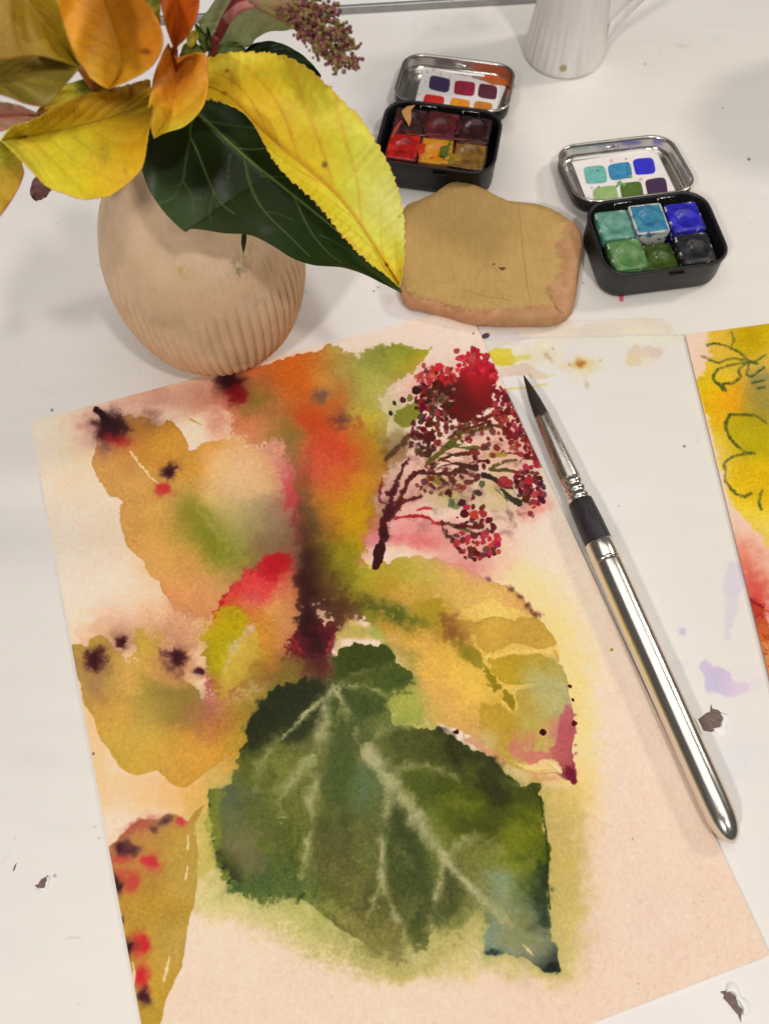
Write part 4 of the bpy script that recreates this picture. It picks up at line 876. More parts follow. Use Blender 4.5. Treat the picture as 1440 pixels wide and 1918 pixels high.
def paint_corner_leaf(c):
    B = [(203, 1597), (208, 1582), (222, 1570), (240, 1552), (268, 1536), (295, 1536), (308, 1527), (326, 1525), (340, 1532), (352, 1540), (364, 1522), (376, 1507), (388, 1504), (380, 1520), (366, 1545), (370, 1575), (372, 1610), (366, 1680), (356, 1720), (348, 1762), (340, 1810), (325, 1846), (310, 1880), (296, 1930), (255, 1940), (230, 1820), (212, 1680)]
    c.wash(B, None, .96, rough=1.8, soft=1.2, dark=.06, gran=.05, sigma=30, field=[(230, 1590, 188, 120, 70), (270, 1548, 184, 112, 74), (270, 1600, 190, 152, 66), (310, 1570, 186, 156, 66), (350, 1540, 186, 152, 72), (300, 1700, 186, 150, 52), (280, 1800, 192, 152, 56), (330, 1640, 192, 162, 78), (330, 1760, 192, 164, 82), (300, 1880, 190, 156, 56), (240, 1650, 188, 140, 60)])
    for x, y, rx, ry, col, a, rot in ((262, 1546, 36, 12, (176, 84, 66), .8, -25), (235, 1606, 24, 18, (196, 74, 60), .9, 0), (222, 1589, 18, 15, (74, 34, 42), 1, -20), (249, 1592, 15, 14, (90, 48, 52), .95, 0), (285, 1614, 18, 16, (204, 50, 56), 1, 0), (272, 1628, 14, 10, (200, 110, 70), .6, 0), (241, 1658, 18, 24, (196, 66, 56), .9, 0), (222, 1658, 11, 22, (66, 26, 32), 1, -10), (262, 1772, 16, 26, (206, 40, 48), 1, -15), (248, 1780, 12, 20, (70, 26, 32), 1, -5),
                                      (266, 1830, 14, 30, (206, 40, 50), 1, -8), (266, 1866, 13, 18, (74, 34, 40), 1, 0), (310, 1537, 16, 9, (92, 52, 58), .95, -30), (288, 1553, 10, 8, (110, 60, 56), .9, 20), (340, 1540, 13, 11, (200, 60, 60), .95, 0)):
        c.blob(x, y, rx, ry, col, a, rot, .35, 3, star=0.07)
    for P in ([(353, 1566), (352, 1590)], [(352, 1622), (348, 1646)], [(318, 1792), (312, 1818), (306, 1842)], [(249, 1802), (252, 1822), (252, 1842)], [(224, 1704), (231, 1722)]):
        c.stroke(P, [2, 6, 2][:len(P)] if len(P) == 3 else [2.5, 4], (240, 212, 170), .9, 1)
    c.blob(231, 1722, 3, 9, (70, 50, 40), .9, -10, .3, 3)
    c.wash([(366, 1545), (384, 1520), (396, 1540), (398, 1580), (405, 1620), (392, 1640), (372, 1640), (372, 1600)], (200, 184, 98), .7, rough=3, soft=2)


def paint_second():
    c = Canvas(620, 880, [(1282, 628), (1952, 535), (2170, 1330), (1495, 1500)], (243, 205, 178))
    for P, col, a, ro, so in (([(1328, 622), (1346, 610), (1500, 590), (1540, 900), (1460, 1060), (1436, 1050), (1400, 1010), (1372, 960), (1355, 905), (1330, 800), (1308, 745), (1313, 720), (1322, 712), (1330, 660)], (222, 190, 40), 1, 4, 5),):
        c.wash(P, None, a, rough=ro, soft=so, field=[(1340, 640, 226, 180, 60), (1400, 640, 206, 170, 10), (1330, 720, 222, 188, 20), (1340, 780, 220, 180, 10), (1372, 780, 240, 160, 20), (1420, 700, 222, 180, 60), (1430, 790, 160, 140, 60), (1400, 840, 190, 164, 20), (1430, 850, 186, 166, 10), (1360, 860, 232, 190, 60), (1390, 930, 226, 180, 20), (1430, 960, 222, 176, 10), (1400, 1000, 236, 206, 60), (1440, 1030, 236, 206, 80)], sigma=26, gran=.07)
    c.blob(1376, 782, 26, 20, (240, 160, 14), .8, 0, .3); c.blob(1345, 690, 30, 40, (224, 180, 80), .5, 0, .4); c.blob(1362, 905, 14, 50, (234, 204, 110), .6, -15, .4)
    c.wash([(1384, 620), (1398, 612), (1425, 616), (1436, 634), (1430, 665), (1410, 680), (1388, 670), (1380, 645)], (196, 162, 0), .6, rough=2, soft=3)
    c.wash([(1372, 810), (1400, 806), (1440, 812), (1450, 860), (1400, 880), (1384, 862), (1370, 835)], (184, 160, 12), .7, rough=1.5, soft=3)
    c.blob(1432, 730, 24, 30, (140, 130, 80), .8, 0, .4)
    g = (62, 74, 30)
    for P in ([(1326, 654), (1345, 650), (1370, 658), (1392, 670), (1412, 690), (1426, 696)], [(1316, 676), (1335, 686), (1350, 692), (1375, 682), (1400, 686), (1422, 692)], [(1372, 622), (1378, 640), (1374, 656)], [(1426, 694), (1405, 692), (1380, 696), (1352, 706), (1342, 724), (1348, 738), (1360, 742)], [(1412, 690), (1392, 705), (1394, 725), (1380, 738), (1362, 740), (1366, 754), (1362, 740)], [(1350, 738), (1362, 754)], [(1410, 690), (1408, 716), (1418, 722), (1440, 704)], [(1424, 690), (1440, 676)], [(1418, 738), (1440, 732)], [(1430, 750), (1442, 748)],
              [(1376, 808), (1404, 806), (1430, 808), (1445, 824)], [(1376, 808), (1368, 826), (1372, 846), (1384, 866), (1402, 882), (1424, 886)], [(1416, 886), (1388, 892), (1368, 904), (1366, 925), (1366, 944)], [(1366, 940), (1380, 960), (1392, 970)], [(1392, 970), (1406, 974), (1420, 966)], [(1440, 960), (1434, 980), (1438, 1000)]):
        c.stroke(P, [4, 6.5, 4] if len(P) == 3 else [5.4] * len(P), (72, 82, 34), .78, 1.8, 1.8, gran=.5, patchy=.25)
    c.blob(1412, 1120, 40, 70, (226, 120, 88), .9, -25, .3); c.blob(1436, 1160, 30, 50, (206, 70, 60), .9, -20, .35); c.blob(1450, 1090, 40, 40, (236, 170, 140), .6, 0, .4)
    c.wash([(1404, 1152), (1414, 1166), (1440, 1180), (1470, 1330), (1446, 1330), (1428, 1260), (1414, 1200)], None, .95, rough=4, soft=3, field=[(1420, 1190, 186, 60, 40), (1436, 1230, 196, 90, 40), (1440, 1280, 206, 130, 70), (1430, 1170, 206, 60, 54)], sigma=16, gran=.1)
    for i in range(30):
        y = rng.uniform(1170, 1310); x = 1408 + (y - 1170) * .25 + rng.uniform(0, 40)
        c.stroke([(x, y), (x + rng.uniform(4, 14), y + rng.uniform(-6, 12)), (x + rng.uniform(10, 26), y + rng.uniform(-4, 10))], [2, 3.5, 2], [(150, 34, 20), (172, 60, 20), (224, 150, 90)][i % 3], .7, 1, 2)
    c.stroke([(1402, 1150), (1416, 1168), (1440, 1182)], [4, 3, 4], (120, 20, 24), .8, 1.2, 1.5)
    c.img *= (1 + 0.012 * c.N[3] + 0.010 * c.fine)[..., None]
    return c.image('flower_study_print')


TAB = (-0.30, -0.06, 0.30, 0.66)        # the part of the table that carries stains (metres)


def paint_table():
    w, h = 1200, 1440
    cs = []
    for x, y in ((TAB[0], TAB[3]), (TAB[2], TAB[3]), (TAB[2], TAB[1]), (TAB[0], TAB[1])):
        v = np.array([x, y, 0]) - CAM
        d = v @ FWD
        cs.append((720 + FPX * (v @ RIGHT) / d, 959 - FPX * (v @ UP) / d))
    c = Canvas(w, h, cs, (232, 223, 212))
    big = gnoise(h, w, 260); mid = gnoise(h, w, 90); st = gnoise(h, w, 16, (3.0, .5))
    c.img *= (1 + .008 * big + .004 * mid + .003 * st)[..., None]
    c.img[..., 2] *= 1 + .008 * gnoise(h, w, 200)
    # old washes at the top edge of a sheet that has been moved
    def W(P, col, a, ro=2.5, so=3, **k): c.wash(P, col, a, rough=ro, soft=so, gran=.03, **k)
    W([(900, 622), (1000, 606), (1120, 602), (1240, 598), (1256, 622), (1180, 628), (1060, 632), (940, 640)], (228, 206, 174), .55, 3, 5)
    W([(896, 626), (1000, 628), (960, 650), (905, 656)], (206, 196, 196), .7, 3, 5)
    W([(904, 640), (1000, 632), (1280, 628), (1290, 640), (1100, 644), (1000, 652), (912, 660)], (230, 220, 190), .5, 3, 4)
    c.stroke([(960, 634), (1100, 630), (1282, 627)], 2, (190, 180, 164), .5, 1.2, 1); c.stroke([(920, 618), (1060, 602), (1240, 598)], 1.6, (206, 190, 166), .5, 1, 1); c.stroke([(1240, 598), (1256, 624), (1282, 628)], 1.6, (196, 184, 166), .6, 1, 1)
    W([(914, 664), (940, 650), (964, 652), (962, 664), (990, 666), (1004, 662), (980, 676), (960, 684), (936, 686), (922, 676)], (228, 206, 60), .85, 3, 2, dark=.12)
    W([(920, 670), (990, 664), (970, 680), (935, 684)], (214, 188, 20), .55, 3, 2)
    W([(920, 658), (940, 650), (960, 652), (950, 662), (930, 664)], (222, 204, 60), .7, 2, 2)
    W([(960, 650), (1040, 648), (1056, 660), (1040, 682), (1000, 690), (970, 690)], (238, 226, 176), .55, 4, 6)
    W([(930, 692), (980, 680), (1012, 698), (1020, 706), (985, 704), (950, 702)], (222, 182, 140), .55, 3, 3); W([(920, 690), (960, 684), (985, 688), (950, 700)], (234, 206, 190), .7, 3, 3)
    c.stroke([(936, 704), (980, 700)], 3, (226, 170, 150), .6, 1.2, 1); c.stroke([(942, 729), (985, 726), (1024, 720)], 3, (220, 196, 80), .8, 1.5, 1.5); c.stroke([(1000, 712), (1040, 702)], 2.5, (222, 200, 130), .6, 1.5, 1)
    c.blob(1028, 670, 9, 9, (170, 120, 70), .8, 0, .5, 3, star=0.25); c.blob(1028, 672, 18, 12, (226, 206, 180), .5, 0, .5); c.dots([(1035, 653, 1.5, (120, 100, 60), .8)])
    c.blob(1088, 681, 26, 14, (226, 190, 96), .75, -5, .6, star=0.15); c.blob(1087, 681, 9, 8, (176, 104, 24), .95, 0, .4, 2.5, star=0.15); c.dots([(1124, 675, 2, (140, 120, 70), .7), (1110, 678, 1.3, (150, 120, 60), .7), (1066, 684, 1.5, (170, 120, 50), .7)])
    c.blob(1098, 720, 4, 10, (206, 180, 146), .8, -15, .4, 3)
    W([(1172, 674), (1184, 658), (1216, 650), (1232, 652), (1236, 664), (1214, 668), (1190, 682), (1178, 684)], (226, 200, 176), .65, 5, 3, dark=.12); c.blob(1185, 676, 22, 10, (230, 206, 130), .5, -15, .6); c.blob(1228, 658, 10, 10, (222, 190, 170), .6, 0, .7)
    # lilac smears
    W([(1312, 1240), (1326, 1232), (1336, 1248), (1366, 1256), (1372, 1276), (1398, 1280), (1402, 1290), (1372, 1304), (1340, 1300), (1322, 1288), (1318, 1262), (1308, 1256)], None, .75, 3, 3, field=[(1320, 1245, 200, 178, 206), (1345, 1265, 196, 172, 206), (1330, 1290, 184, 178, 214), (1360, 1290, 206, 180, 206), (1395, 1285, 214, 188, 204)], sigma=12)
    W([(1358, 1070), (1366, 1050), (1386, 1060), (1394, 1090), (1384, 1120), (1378, 1150), (1370, 1192), (1356, 1192), (1358, 1140)], (212, 194, 210), .6, 4, 5); c.blob(1278, 1184, 10, 6, (196, 176, 208), .85, 20, .7, 3); c.blob(1276, 1246, 12, 8, (212, 196, 212), .5, 0, .6)
    c.blob(1400, 1280, 30, 18, (222, 200, 214), .4, 0, .5); c.blob(1380, 1420, 50, 40, (216, 210, 220), .35, 0, .5)
    # soft darker and lighter patches, specks and scratches
    for x, y, rx, ry, col, a, rot in ((820, 60, 60, 22, (206, 200, 188), .5, -8), (900, 50, 30, 16, (196, 194, 180), .5, -10), (760, 40, 20, 26, (236, 232, 226), .5, 20), (1080, 190, 60, 24, (236, 228, 216), .3, 0), (1275, 85, 12, 4, (206, 190, 176), .5, 10), (60, 1420, 50, 20, (216, 206, 194), .3, 0)):
        c.blob(x, y, rx, ry, col, a, rot, .6)
    c.stroke([(1333, 68), (1340, 64), (1344, 70), (1338, 75), (1332, 70)], 1.6, (206, 200, 192), .8, .8, .5)
    c.stroke([(115, 1766), (130, 1758), (150, 1758)], 1.2, (180, 174, 164), .6, .8, .8); c.stroke([(0, 1622), (20, 1590)], 1.2, (196, 190, 180), .6, .8, .6)
    for i in range(90):
        x = rng.uniform(0, 1440); y = rng.uniform(0, 1900); t = rng.normal(.1, .5); L_ = rng.uniform(12, 70)
        c.stroke([(x, y), (x + L_ * .5 * math.cos(t), y + L_ * .5 * math.sin(t) + rng.normal(0, 2)), (x + L_ * math.cos(t), y + L_ * math.sin(t))], [.6, 1.6, .6], [(206, 198, 186), (242, 236, 228), (214, 204, 194)][i % 3], rng.uniform(.2, .55), .9, .6)
    for i in range(26):
        c.blob(rng.uniform(0, 1440), rng.uniform(0, 1900), rng.uniform(20, 70), rng.uniform(10, 34), [(220, 212, 202), (238, 230, 222), (222, 218, 208), (230, 218, 206)][i % 4], rng.uniform(.2, .5), rng.uniform(-30, 30), .7)
    sp = []
    for i in range(150):
        sp.append((rng.uniform(0, 1440), rng.uniform(0, 1918), rng.uniform(.5, 1.2), [(120, 112, 104), (190, 150, 130), (150, 150, 150)][i % 3], rng.uniform(.3, .7)))
    sp += [(1353, 202, 1.6, (90, 84, 80), .9), (1402, 298, 2.0, (60, 50, 46), .95), (98, 768, 2.2, (70, 80, 120), .9), (1281, 836, 2, (60, 60, 60), .9), (1159, 948, 1.6, (120, 60, 80), .7), (912, 340, 2, (70, 60, 60), .8), (905, 345, 1.5, (80, 70, 60), .8), (700, 545, 1.6, (80, 76, 70), .8), (708, 538, 1.3, (80, 76, 70), .8), (1092, 530, 1.5, (100, 90, 90), .7), (28, 1570, 1.0, (100, 90, 80), .8), (103, 1641, 2.4, (84, 70, 64), .9), (186, 1571, 1.6, (110, 110, 90), .8)]
    c.dots(sp, .7, .4)
    c.wash([(1161, 554), (1166, 551), (1167, 564), (1160, 563)], (226, 70, 90), .85, rough=.6, soft=1)
    c.blob(729, 562, 11, 10, (206, 196, 176), .5, 0, .2, 4); c.blob(729, 562, 7, 7, (222, 214, 202), .6, 0, .2, 4)
    return c.image('table_stains')


# ------------------------------------------------------------------ table
def image_material(name, img, rough, uvscale, bump_scale, bump_dist, spec=0.3, fine=None):
    t = NT(name)
    uv = t.n('ShaderNodeUVMap')
    im = t.n('ShaderNodeTexImage', image=img, extension='EXTEND', interpolation='Cubic')
    t.l(uv.outputs[0], im.inputs[0])
    v = t.coord()
    nm = t.bump(t.noise(v, bump_scale, 4, .6), 0.7, bump_dist)
    if fine: nm = t.bump(t.noise(v, fine[0], 3), 0.6, fine[1], nm)
    return t.set(im.outputs[0], rough, 0, nm, spec)


def uv_from(o, fn):
    me = o.data
    uv = me.uv_layers.new(name='UVMap')
    co = np.empty(len(me.vertices) * 3); me.vertices.foreach_get('co', co); co = co.reshape(-1, 3)
    vi = np.empty(len(me.loops), int); me.loops.foreach_get('vertex_index', vi)
    uv.data.foreach_set('uv', fn(co)[vi].astype(np.float32).ravel())


v, f = rr_loft(1.5, 1.25, .01, [(.004, -.03), (0, -.027), (0, -.0025), (.0025, 0)], 4)
v[:, 1] += .33
table = mesh_obj('table_top', v, f, None, smooth=False)
uv_from(table, lambda c: np.c_[(c[:, 0] - TAB[0]) / (TAB[2] - TAB[0]), (c[:, 1] - TAB[1]) / (TAB[3] - TAB[1])])
table.data.materials.append(image_material('white_table_paint', paint_table(), .38, 1, 45, .00025, .45, (700, .00002)))
tag(table, 'white painted table top with worn chips and paint stains', None, None, 'structure')

brown = simple('bare_brown_wood', D(116, 94, 84), .85, nscale=900, namt=.25, bump=.0002)
lipmat = simple('lifted_white_paint', D(244, 240, 234), .5, bump=.0001, bscale=900)


def chip(P, lip):
    P = np.array([at(x, y, .0003) for x, y in P])
    n = len(P)
    c = P.mean(0)
    inner = c + (P - c) * .93
    top = inner.copy(); top[:, 2] = .0004
    low = P.copy(); low[:, 2] = .00005
    V, F = loft([low, top], False, True)
    o = mesh_obj('paint_chip', V, F, brown, table, False)
    if lip:
        a0, a1, wd = lip
        rows = []
        d = P - c; ang = np.arctan2(d[:, 1], d[:, 0])
        for k, t in enumerate(np.linspace(0, 1, 26)):
            a = math.radians(a0 + (a1 - a0) * t)
            dr = np.array([math.cos(a), math.sin(a)])
            r0 = max((d[:, :2] @ dr).max() * .72, .0006)
            w = wd * math.sin(math.pi * t) ** .6 * (0.8 + .25 * math.sin(9 * t)) + .00015
            rows.append([(c[0] + dr[0] * (r0 + w * q), c[1] + dr[1] * (r0 + w * q), z) for q, z in ((0, .0005), (.1, .0012), (.45, .0010), (.8, .0004), (1.0, .00003))])
        mesh_obj('lifted_paint_rim', np.array(rows).reshape(-1, 3), grid_faces(26, 5), lipmat, table)


def zp(P, s, ox, oy):
    return [(x / s + ox, y / s + oy) for x, y in P]


chip(zp([(764, 912), (795, 890), (820, 868), (848, 860), (852, 806), (862, 838), (905, 848), (925, 868), (952, 884), (935, 905), (928, 925), (918, 948), (932, 984), (905, 980), (880, 992), (855, 1000), (800, 990), (785, 950)], 3.69, 1100, 1100), (-100, 35, .0042))
chip(zp([(1140, 975), (1178, 967), (1188, 948), (1200, 975), (1215, 985), (1240, 1010), (1245, 1035), (1252, 1060), (1278, 1085), (1270, 1110), (1270, 1165), (1252, 1120), (1225, 1090), (1185, 1040), (1160, 1015), (1165, 995)], 3.273, 1000, 1560), (-60, 120, .0042))
chip(zp([(222, 612), (242, 610), (265, 572), (290, 560), (307, 546), (297, 598), (299, 634), (275, 640), (255, 642)], 3.43, 0, 1480), (-120, 60, .0016))
chip(zp([(83, 520), (92, 492), (106, 468), (101, 492), (90, 520)], 3.43, 0, 1480), None)

# the white board at the back: a thin grey metal edge towards the viewer
A, B = at(400, 27, .004), at(1010, -9, .004)
u = (B - A) / np.linalg.norm(B - A); nrm = np.array([-u[1], u[0], 0])
A = A - u * .25; Bq = B + u * .08
board = thing('white_board', 'white board with a thin grey metal edge at the back of the table', 'board', tuple((A + Bq) / 2 * np.array([1, 1, 0])), math.atan2(u[1], u[0]))
Lb = np.linalg.norm(Bq - A)
v, f = rr_loft(Lb, .24, .002, [(.0004, .0005), (0, .0009), (0, .0036), (.0004, .004)], 3)
v[:, 1] += .1225
mesh_obj('board_panel', v, f, simple('white_board_face', D(232, 228, 220), .5, nscale=12, namt=.03), board, False)
v, f = rr_loft(Lb, .0026, .0008, [(.0003, .0002), (0, .0006), (0, .0044), (.0004, .0048)], 3)
mesh_obj('metal_edge', v, f, simple('grey_metal_edge', D(150, 146, 142), .4, .6, nscale=200, namt=.1), board, False)


# ------------------------------------------------------------------ sheets of paper
def sheet(name, corners, img, label, curl, group):
    W = [at(x, y, .0005)[:2] for x, y in corners]
    n, m = 57, 41
    rows = []
    for i in range(n):
        for j in range(m):
            s, t = j / (m - 1), i / (n - 1)
            p = (W[0] * (1 - s) + W[1] * s) * (1 - t) + (W[3] * (1 - s) + W[2] * s) * t
            rows.append((p[0], p[1], .0007 + curl(s, t), s, 1 - t))
    R = np.array(rows)
    top = R[:, :3]; bot = top.copy(); bot[:, 2] -= .00034
    N = n * m
    F = grid_faces(n, m) + [tuple(N + k for k in q[::-1]) for q in grid_faces(n, m)]
    rim = [j for j in range(m)] + [i * m + m - 1 for i in range(1, n)] + [(n - 1) * m + j for j in range(m - 2, -1, -1)] + [i * m for i in range(n - 2, 0, -1)]
    nr = len(rim)
    for k in range(nr):                                    # the cut edge has vertices of its own, so it stays crisp
        a, b = 2 * N + k, 2 * N + (k + 1) % nr
        F.append((a, b, b + nr, a + nr))
    o = mesh_obj(name, np.r_[top, bot, top[rim], bot[rim]], F, image_material(name + '_paper', img, .92, 1, 620, .00016, .15, (1700, .00004)))
    me = o.data
    uv = me.uv_layers.new(name='UVMap')
    vi = np.empty(len(me.loops), int); me.loops.foreach_get('vertex_index', vi)
    uv.data.foreach_set('uv', np.r_[R[:, 3:], R[:, 3:], R[rim][:, 3:], R[rim][:, 3:]][vi].astype(np.float32).ravel())
    me.polygons.foreach_set('use_smooth', [k < 2 * (n - 1) * (m - 1) for k in range(len(me.polygons))])
    return tag(o, label, 'painting', group)


sheet('watercolour_painting', [(58, 790), (874, 575), (1439, 1789), (321, 2220)], paint_main(), 'large watercolour of autumn leaves, red berries and a big dark green ivy leaf', lambda s, t: .00015 * max(0, 1 - s / .12) ** 2 + .0005 * max(0, (s - .9) / .1) ** 2 + .0003 * math.sin(3 * t + 2 * s) ** 2, 'watercolour sheets on the table')
sheet('watercolour_painting', [(1282, 628), (1952, 535), (2170, 1330), (1495, 1500)], paint_second(), 'yellow flower study with green pencil outlines, cut off by the right edge of the photo', lambda s, t: .0006 * max(0, 1 - s / .15) ** 2, 'watercolour sheets on the table')


# ------------------------------------------------------------------ stone
P = [(750, 420), (754, 388), (768, 378), (790, 369), (815, 358), (832, 345), (848, 337), (866, 337), (884, 341), (905, 351), (930, 364), (953, 374), (985, 377), (1012, 381), (1040, 392), (1064, 406), (1082, 421), (1091, 438), (1091, 465), (1086, 500), (1080, 535), (1076, 566), (1068, 592), (1052, 607), (1030, 612), (990, 613), (940, 613), (900, 612), (868, 606), (832, 595), (800, 587), (768, 580), (750, 562), (746, 530), (747, 470)]
st = thing('painted_stone', 'flat mustard coated terracotta stone with rounded corners beside the tins', 'stone', tuple(at(920, 480)))
Wp = np.array([at(x, y, .0022 + .0058 * float(sst(540, 400, y))) for x, y in catmull(P, 4, True)])[:, :2]
cen = Wp.mean(0)


def inset(W, d):
    t = np.roll(W, -2, 0) - np.roll(W, 2, 0)
    nn = np.c_[t[:, 1], -t[:, 0]] / (np.linalg.norm(t, axis=1)[:, None] + 1e-12)
    if ((nn * (W - cen)).sum(1) > 0).mean() > .5: nn = -nn
    return W + nn * d


rings = []
for d, z in ((.004, .0001), (.0016, .0009), (.0004, .0024), (0, .0042), (.0003, .0064), (.0012, .0084), (.0026, .0096), (.0048, .0101)):
    q = inset(Wp, d)
    jit = .00018 * np.sin(np.arange(len(q)) * .9 + z * 900) + .00012 * np.sin(np.arange(len(q)) * 2.3)
    rings.append(np.c_[q + (q - cen) * jit[:, None] * 14, np.full(len(q), z)])
for s_ in (.75, .5, .25, .04):
    q = cen + (inset(Wp, .0048) - cen) * s_
    rings.append(np.c_[q, np.full(len(q), .0101 + .0006 * (1 - s_))])
v, f = loft(rings)
t = NT('terracotta')
vv = t.coord()
col = t.ramp(t.noise(vv, 160, 6, .65), [(.25, D(172, 116, 80)), (.5, D(190, 138, 98)), (.75, D(206, 158, 116))])
col = t.mix(t.ramp(t.noise(vv, 60, 3), [(.5, (0, 0, 0)), (.75, (.55, .55, .55))]), col, D(178, 144, 92))
terra = t.set(col, .85, 0, t.bump(t.noise(vv, 420, 6, .7), .8, .0006), .2)
mesh_obj('stone_body', v, f, terra, st, world=True)
# the mustard coat, with a broken edge
Pm = [(750, 420), (755, 389), (790, 371), (815, 360), (833, 347), (850, 340), (870, 340), (905, 353), (930, 366), (953, 376), (985, 379), (1012, 383), (1040, 394), (1060, 408), (1068, 416), (1062, 424), (1054, 432), (1060, 440), (1050, 448), (1040, 456), (1044, 466), (1048, 476), (1058, 486), (1052, 496), (1056, 506), (1046, 516), (1044, 528), (1036, 536), (1024, 536), (1026, 548), (1040, 560), (1042, 572), (1030, 574), (1000, 573), (970, 577), (940, 579), (905, 581), (880, 581), (862, 574), (846, 572), (830, 568), (812, 560), (790, 558), (772, 552), (762, 544), (754, 530), (749, 500), (748, 460)]
Q = resample(np.r_[np.array(Pm, float), [Pm[0]]], 300)[:-1]
ph = rng.uniform(0, 6, 6)
kk = np.arange(len(Q))
amp = np.where((Q[:, 1] > 540) | (Q[:, 0] > 1020), 1.0, .15)
Q = Q + np.c_[np.sin(kk * .9 + ph[0]) + .8 * np.sin(kk * 2.1 + ph[1]), np.sin(kk * 1.3 + ph[2]) + .8 * np.sin(kk * 2.7 + ph[3])] * (1.3 * amp)[:, None]
Q = np.array([at(x, y, .0101) for x, y in Q])
# keep it on the stone: pull points that overhang the rounded rim down on to it
cc = Q.mean(0)
rings = [np.c_[Q[:, :2], np.full(len(Q), .0088)], np.c_[cc[:2] + (Q[:, :2] - cc[:2]) * .992, np.full(len(Q), .01035)]]
Qs = Q.copy()
for _ in range(140): Qs = .25 * np.roll(Qs, 1, 0) + .5 * Qs + .25 * np.roll(Qs, -1, 0)
th_ = np.arctan2((Qs - cc)[:, 1], (Qs - cc)[:, 0])
for s_ in (.9, .8, .6, .4, .2, .03):
    rings.append(np.c_[cc[:2] + (Qs[:, :2] - cc[:2]) * s_, np.full(len(Q), .01045 + .0007 * (1 - s_))])
v, f = loft(rings)
t = NT('mustard_coating')
vv = t.coord()
col = t.ramp(t.noise(vv, 55, 5, .6), [(.3, D(180, 142, 78)), (.55, D(190, 150, 86)), (.8, D(198, 160, 98))])
vs = t.coord((160, 40, 100))
mpn = [n for n in t.t.nodes if n.bl_idname == 'ShaderNodeMapping'][-1]
mpn.inputs['Rotation'].default_value = (0, 0, math.radians(32))
col = t.mix(.22, col, t.ramp(t.noise(vs, 3.0, 5, .7), [(.35, D(172, 134, 72)), (.65, D(206, 170, 112))]))
col = t.mix(t.ramp(t.noise(vv, 700, 3, .6), [(.62, (0, 0, 0)), (.72, (.5, .5, .5))]), col, D(150, 116, 66))
mesh_obj('mustard_coating', v, f, t.set(col, .7, 0, t.bump(t.noise(vv, 500, 5, .65), .4, .00025), .3), st, world=True)
for (x, y, r) in ((941, 502, .0012), (925, 494, .0005)):
    c0 = at(x, y, .0113)
    a = np.linspace(0, 6.283, 12, endpoint=False)
    rr = r * (1 + .3 * np.sin(3 * a) + .2 * np.cos(5 * a))
    v, f = loft([np.c_[c0[0] + rr * 1.4 * np.cos(a), c0[1] + rr * .7 * np.sin(a), np.full(12, .0108)], np.c_[c0[0] + rr * np.cos(a), c0[1] + rr * .5 * np.sin(a), np.full(12, .01145)]])
    mesh_obj('pit', v, f, simple('dark_pit', D(110, 72, 44), .9), st, world=True)

crm = simple('crack_ochre', D(152, 118, 70), .9)  # dark ochre for the threads that mark the cracks
for P, w in (([(970, 384), (976, 430), (980, 480), (988, 540), (994, 578)], .00022), ([(754, 520), (790, 524), (845, 528), (848, 500), (844, 462)], .00016), ([(888, 528), (898, 508), (912, 494), (930, 506), (944, 526), (985, 526)], .00014), ([(850, 540), (880, 546), (920, 556), (960, 562)], .00014), ([(926, 578), (942, 560), (940, 550), (975, 560)], .00014), ([(1012, 384), (1006, 410), (1010, 430)], .00012), ([(1000, 486), (1022, 490), (1034, 486)], .00008), ([(822, 400), (832, 410), (840, 424)], .00012), ([(1016, 540), (1030, 556), (1046, 580), (1056, 586)], .0003), ([(848, 578), (860, 584), (872, 578)], .0003), ([(770, 556), (764, 546)], .0003)):
    q = catmull(np.array(P, float), 5)
    q += rng.normal(0, .8, q.shape)
    W_ = []
    for x, y in q:
        p = at(x, y, .0108)
        z = .01045 + .0007 * (1 - min(1, np.linalg.norm((p - cc)[:2]) / .042))
        W_.append((p[0], p[1], z - .00002))
    v, f = tube(W_, [w * .62 * (.4 + .6 * math.sin(math.pi * k / (len(W_) - 1))) for k in range(len(W_))], 5)
    mesh_obj('crack', v, f, crm, st, world=True)

seed = at(910, 628, .001)
a = np.linspace(0, 2 * math.pi, 14, endpoint=False)
rings = [np.c_[seed[0] + r * np.cos(a) * 1.25 + .0004 * np.sin(a), seed[1] + r * np.sin(a), np.full(14, z)] for r, z in ((.0009, .0002), (.00135, .0006), (.0014, .001), (.0010, .0015), (.0004, .0017))]
v, f = loft(rings)
tag(mesh_obj('paint_drop', v, f, simple('dried_purple_paint', D(66, 40, 58), .25)), 'tiny dried drop of dark purple paint just below the flat stone', 'paint drop')


# ------------------------------------------------------------------ paint tins
black = simple('black_lacquer', (.012, .012, .014), .42, nscale=300, namt=.3, bump=.00005, spec=.45)
t = NT('tin_metal')
vv = t.coord((1, 1, 1))
tinmetal = t.set(t.ramp(t.noise(vv, 90, 4), [(.3, (.56, .54, .51)), (.7, (.66, .64, .61))]), t.ramp(t.noise(vv, 130, 3), [(.3, (.2, .2, .2)), (.7, (.28, .28, .28))]), 1.0, t.bump(t.noise(vv, 70, 2), .12, .0002))
cardmat = simple('swatch_card_paper', D(236, 224, 216), .9, nscale=240, namt=.05, bump=.0001, bscale=1200)
white_plastic = simple('white_pan_plastic', D(226, 218, 204), .45)


def speckled(name, base, spot, scale, thr):
    t = NT(name); v = t.coord()
    m = t.ramp(t.noise(v, scale, 3, .6), [(thr, (0, 0, 0)), (thr + .03, (1, 1, 1))])
    return t.set(t.mix(m, base, spot), .5)


pan_side = speckled('spattered_pan_plastic', D(214, 204, 190), D(40, 44, 40), 420, .64)


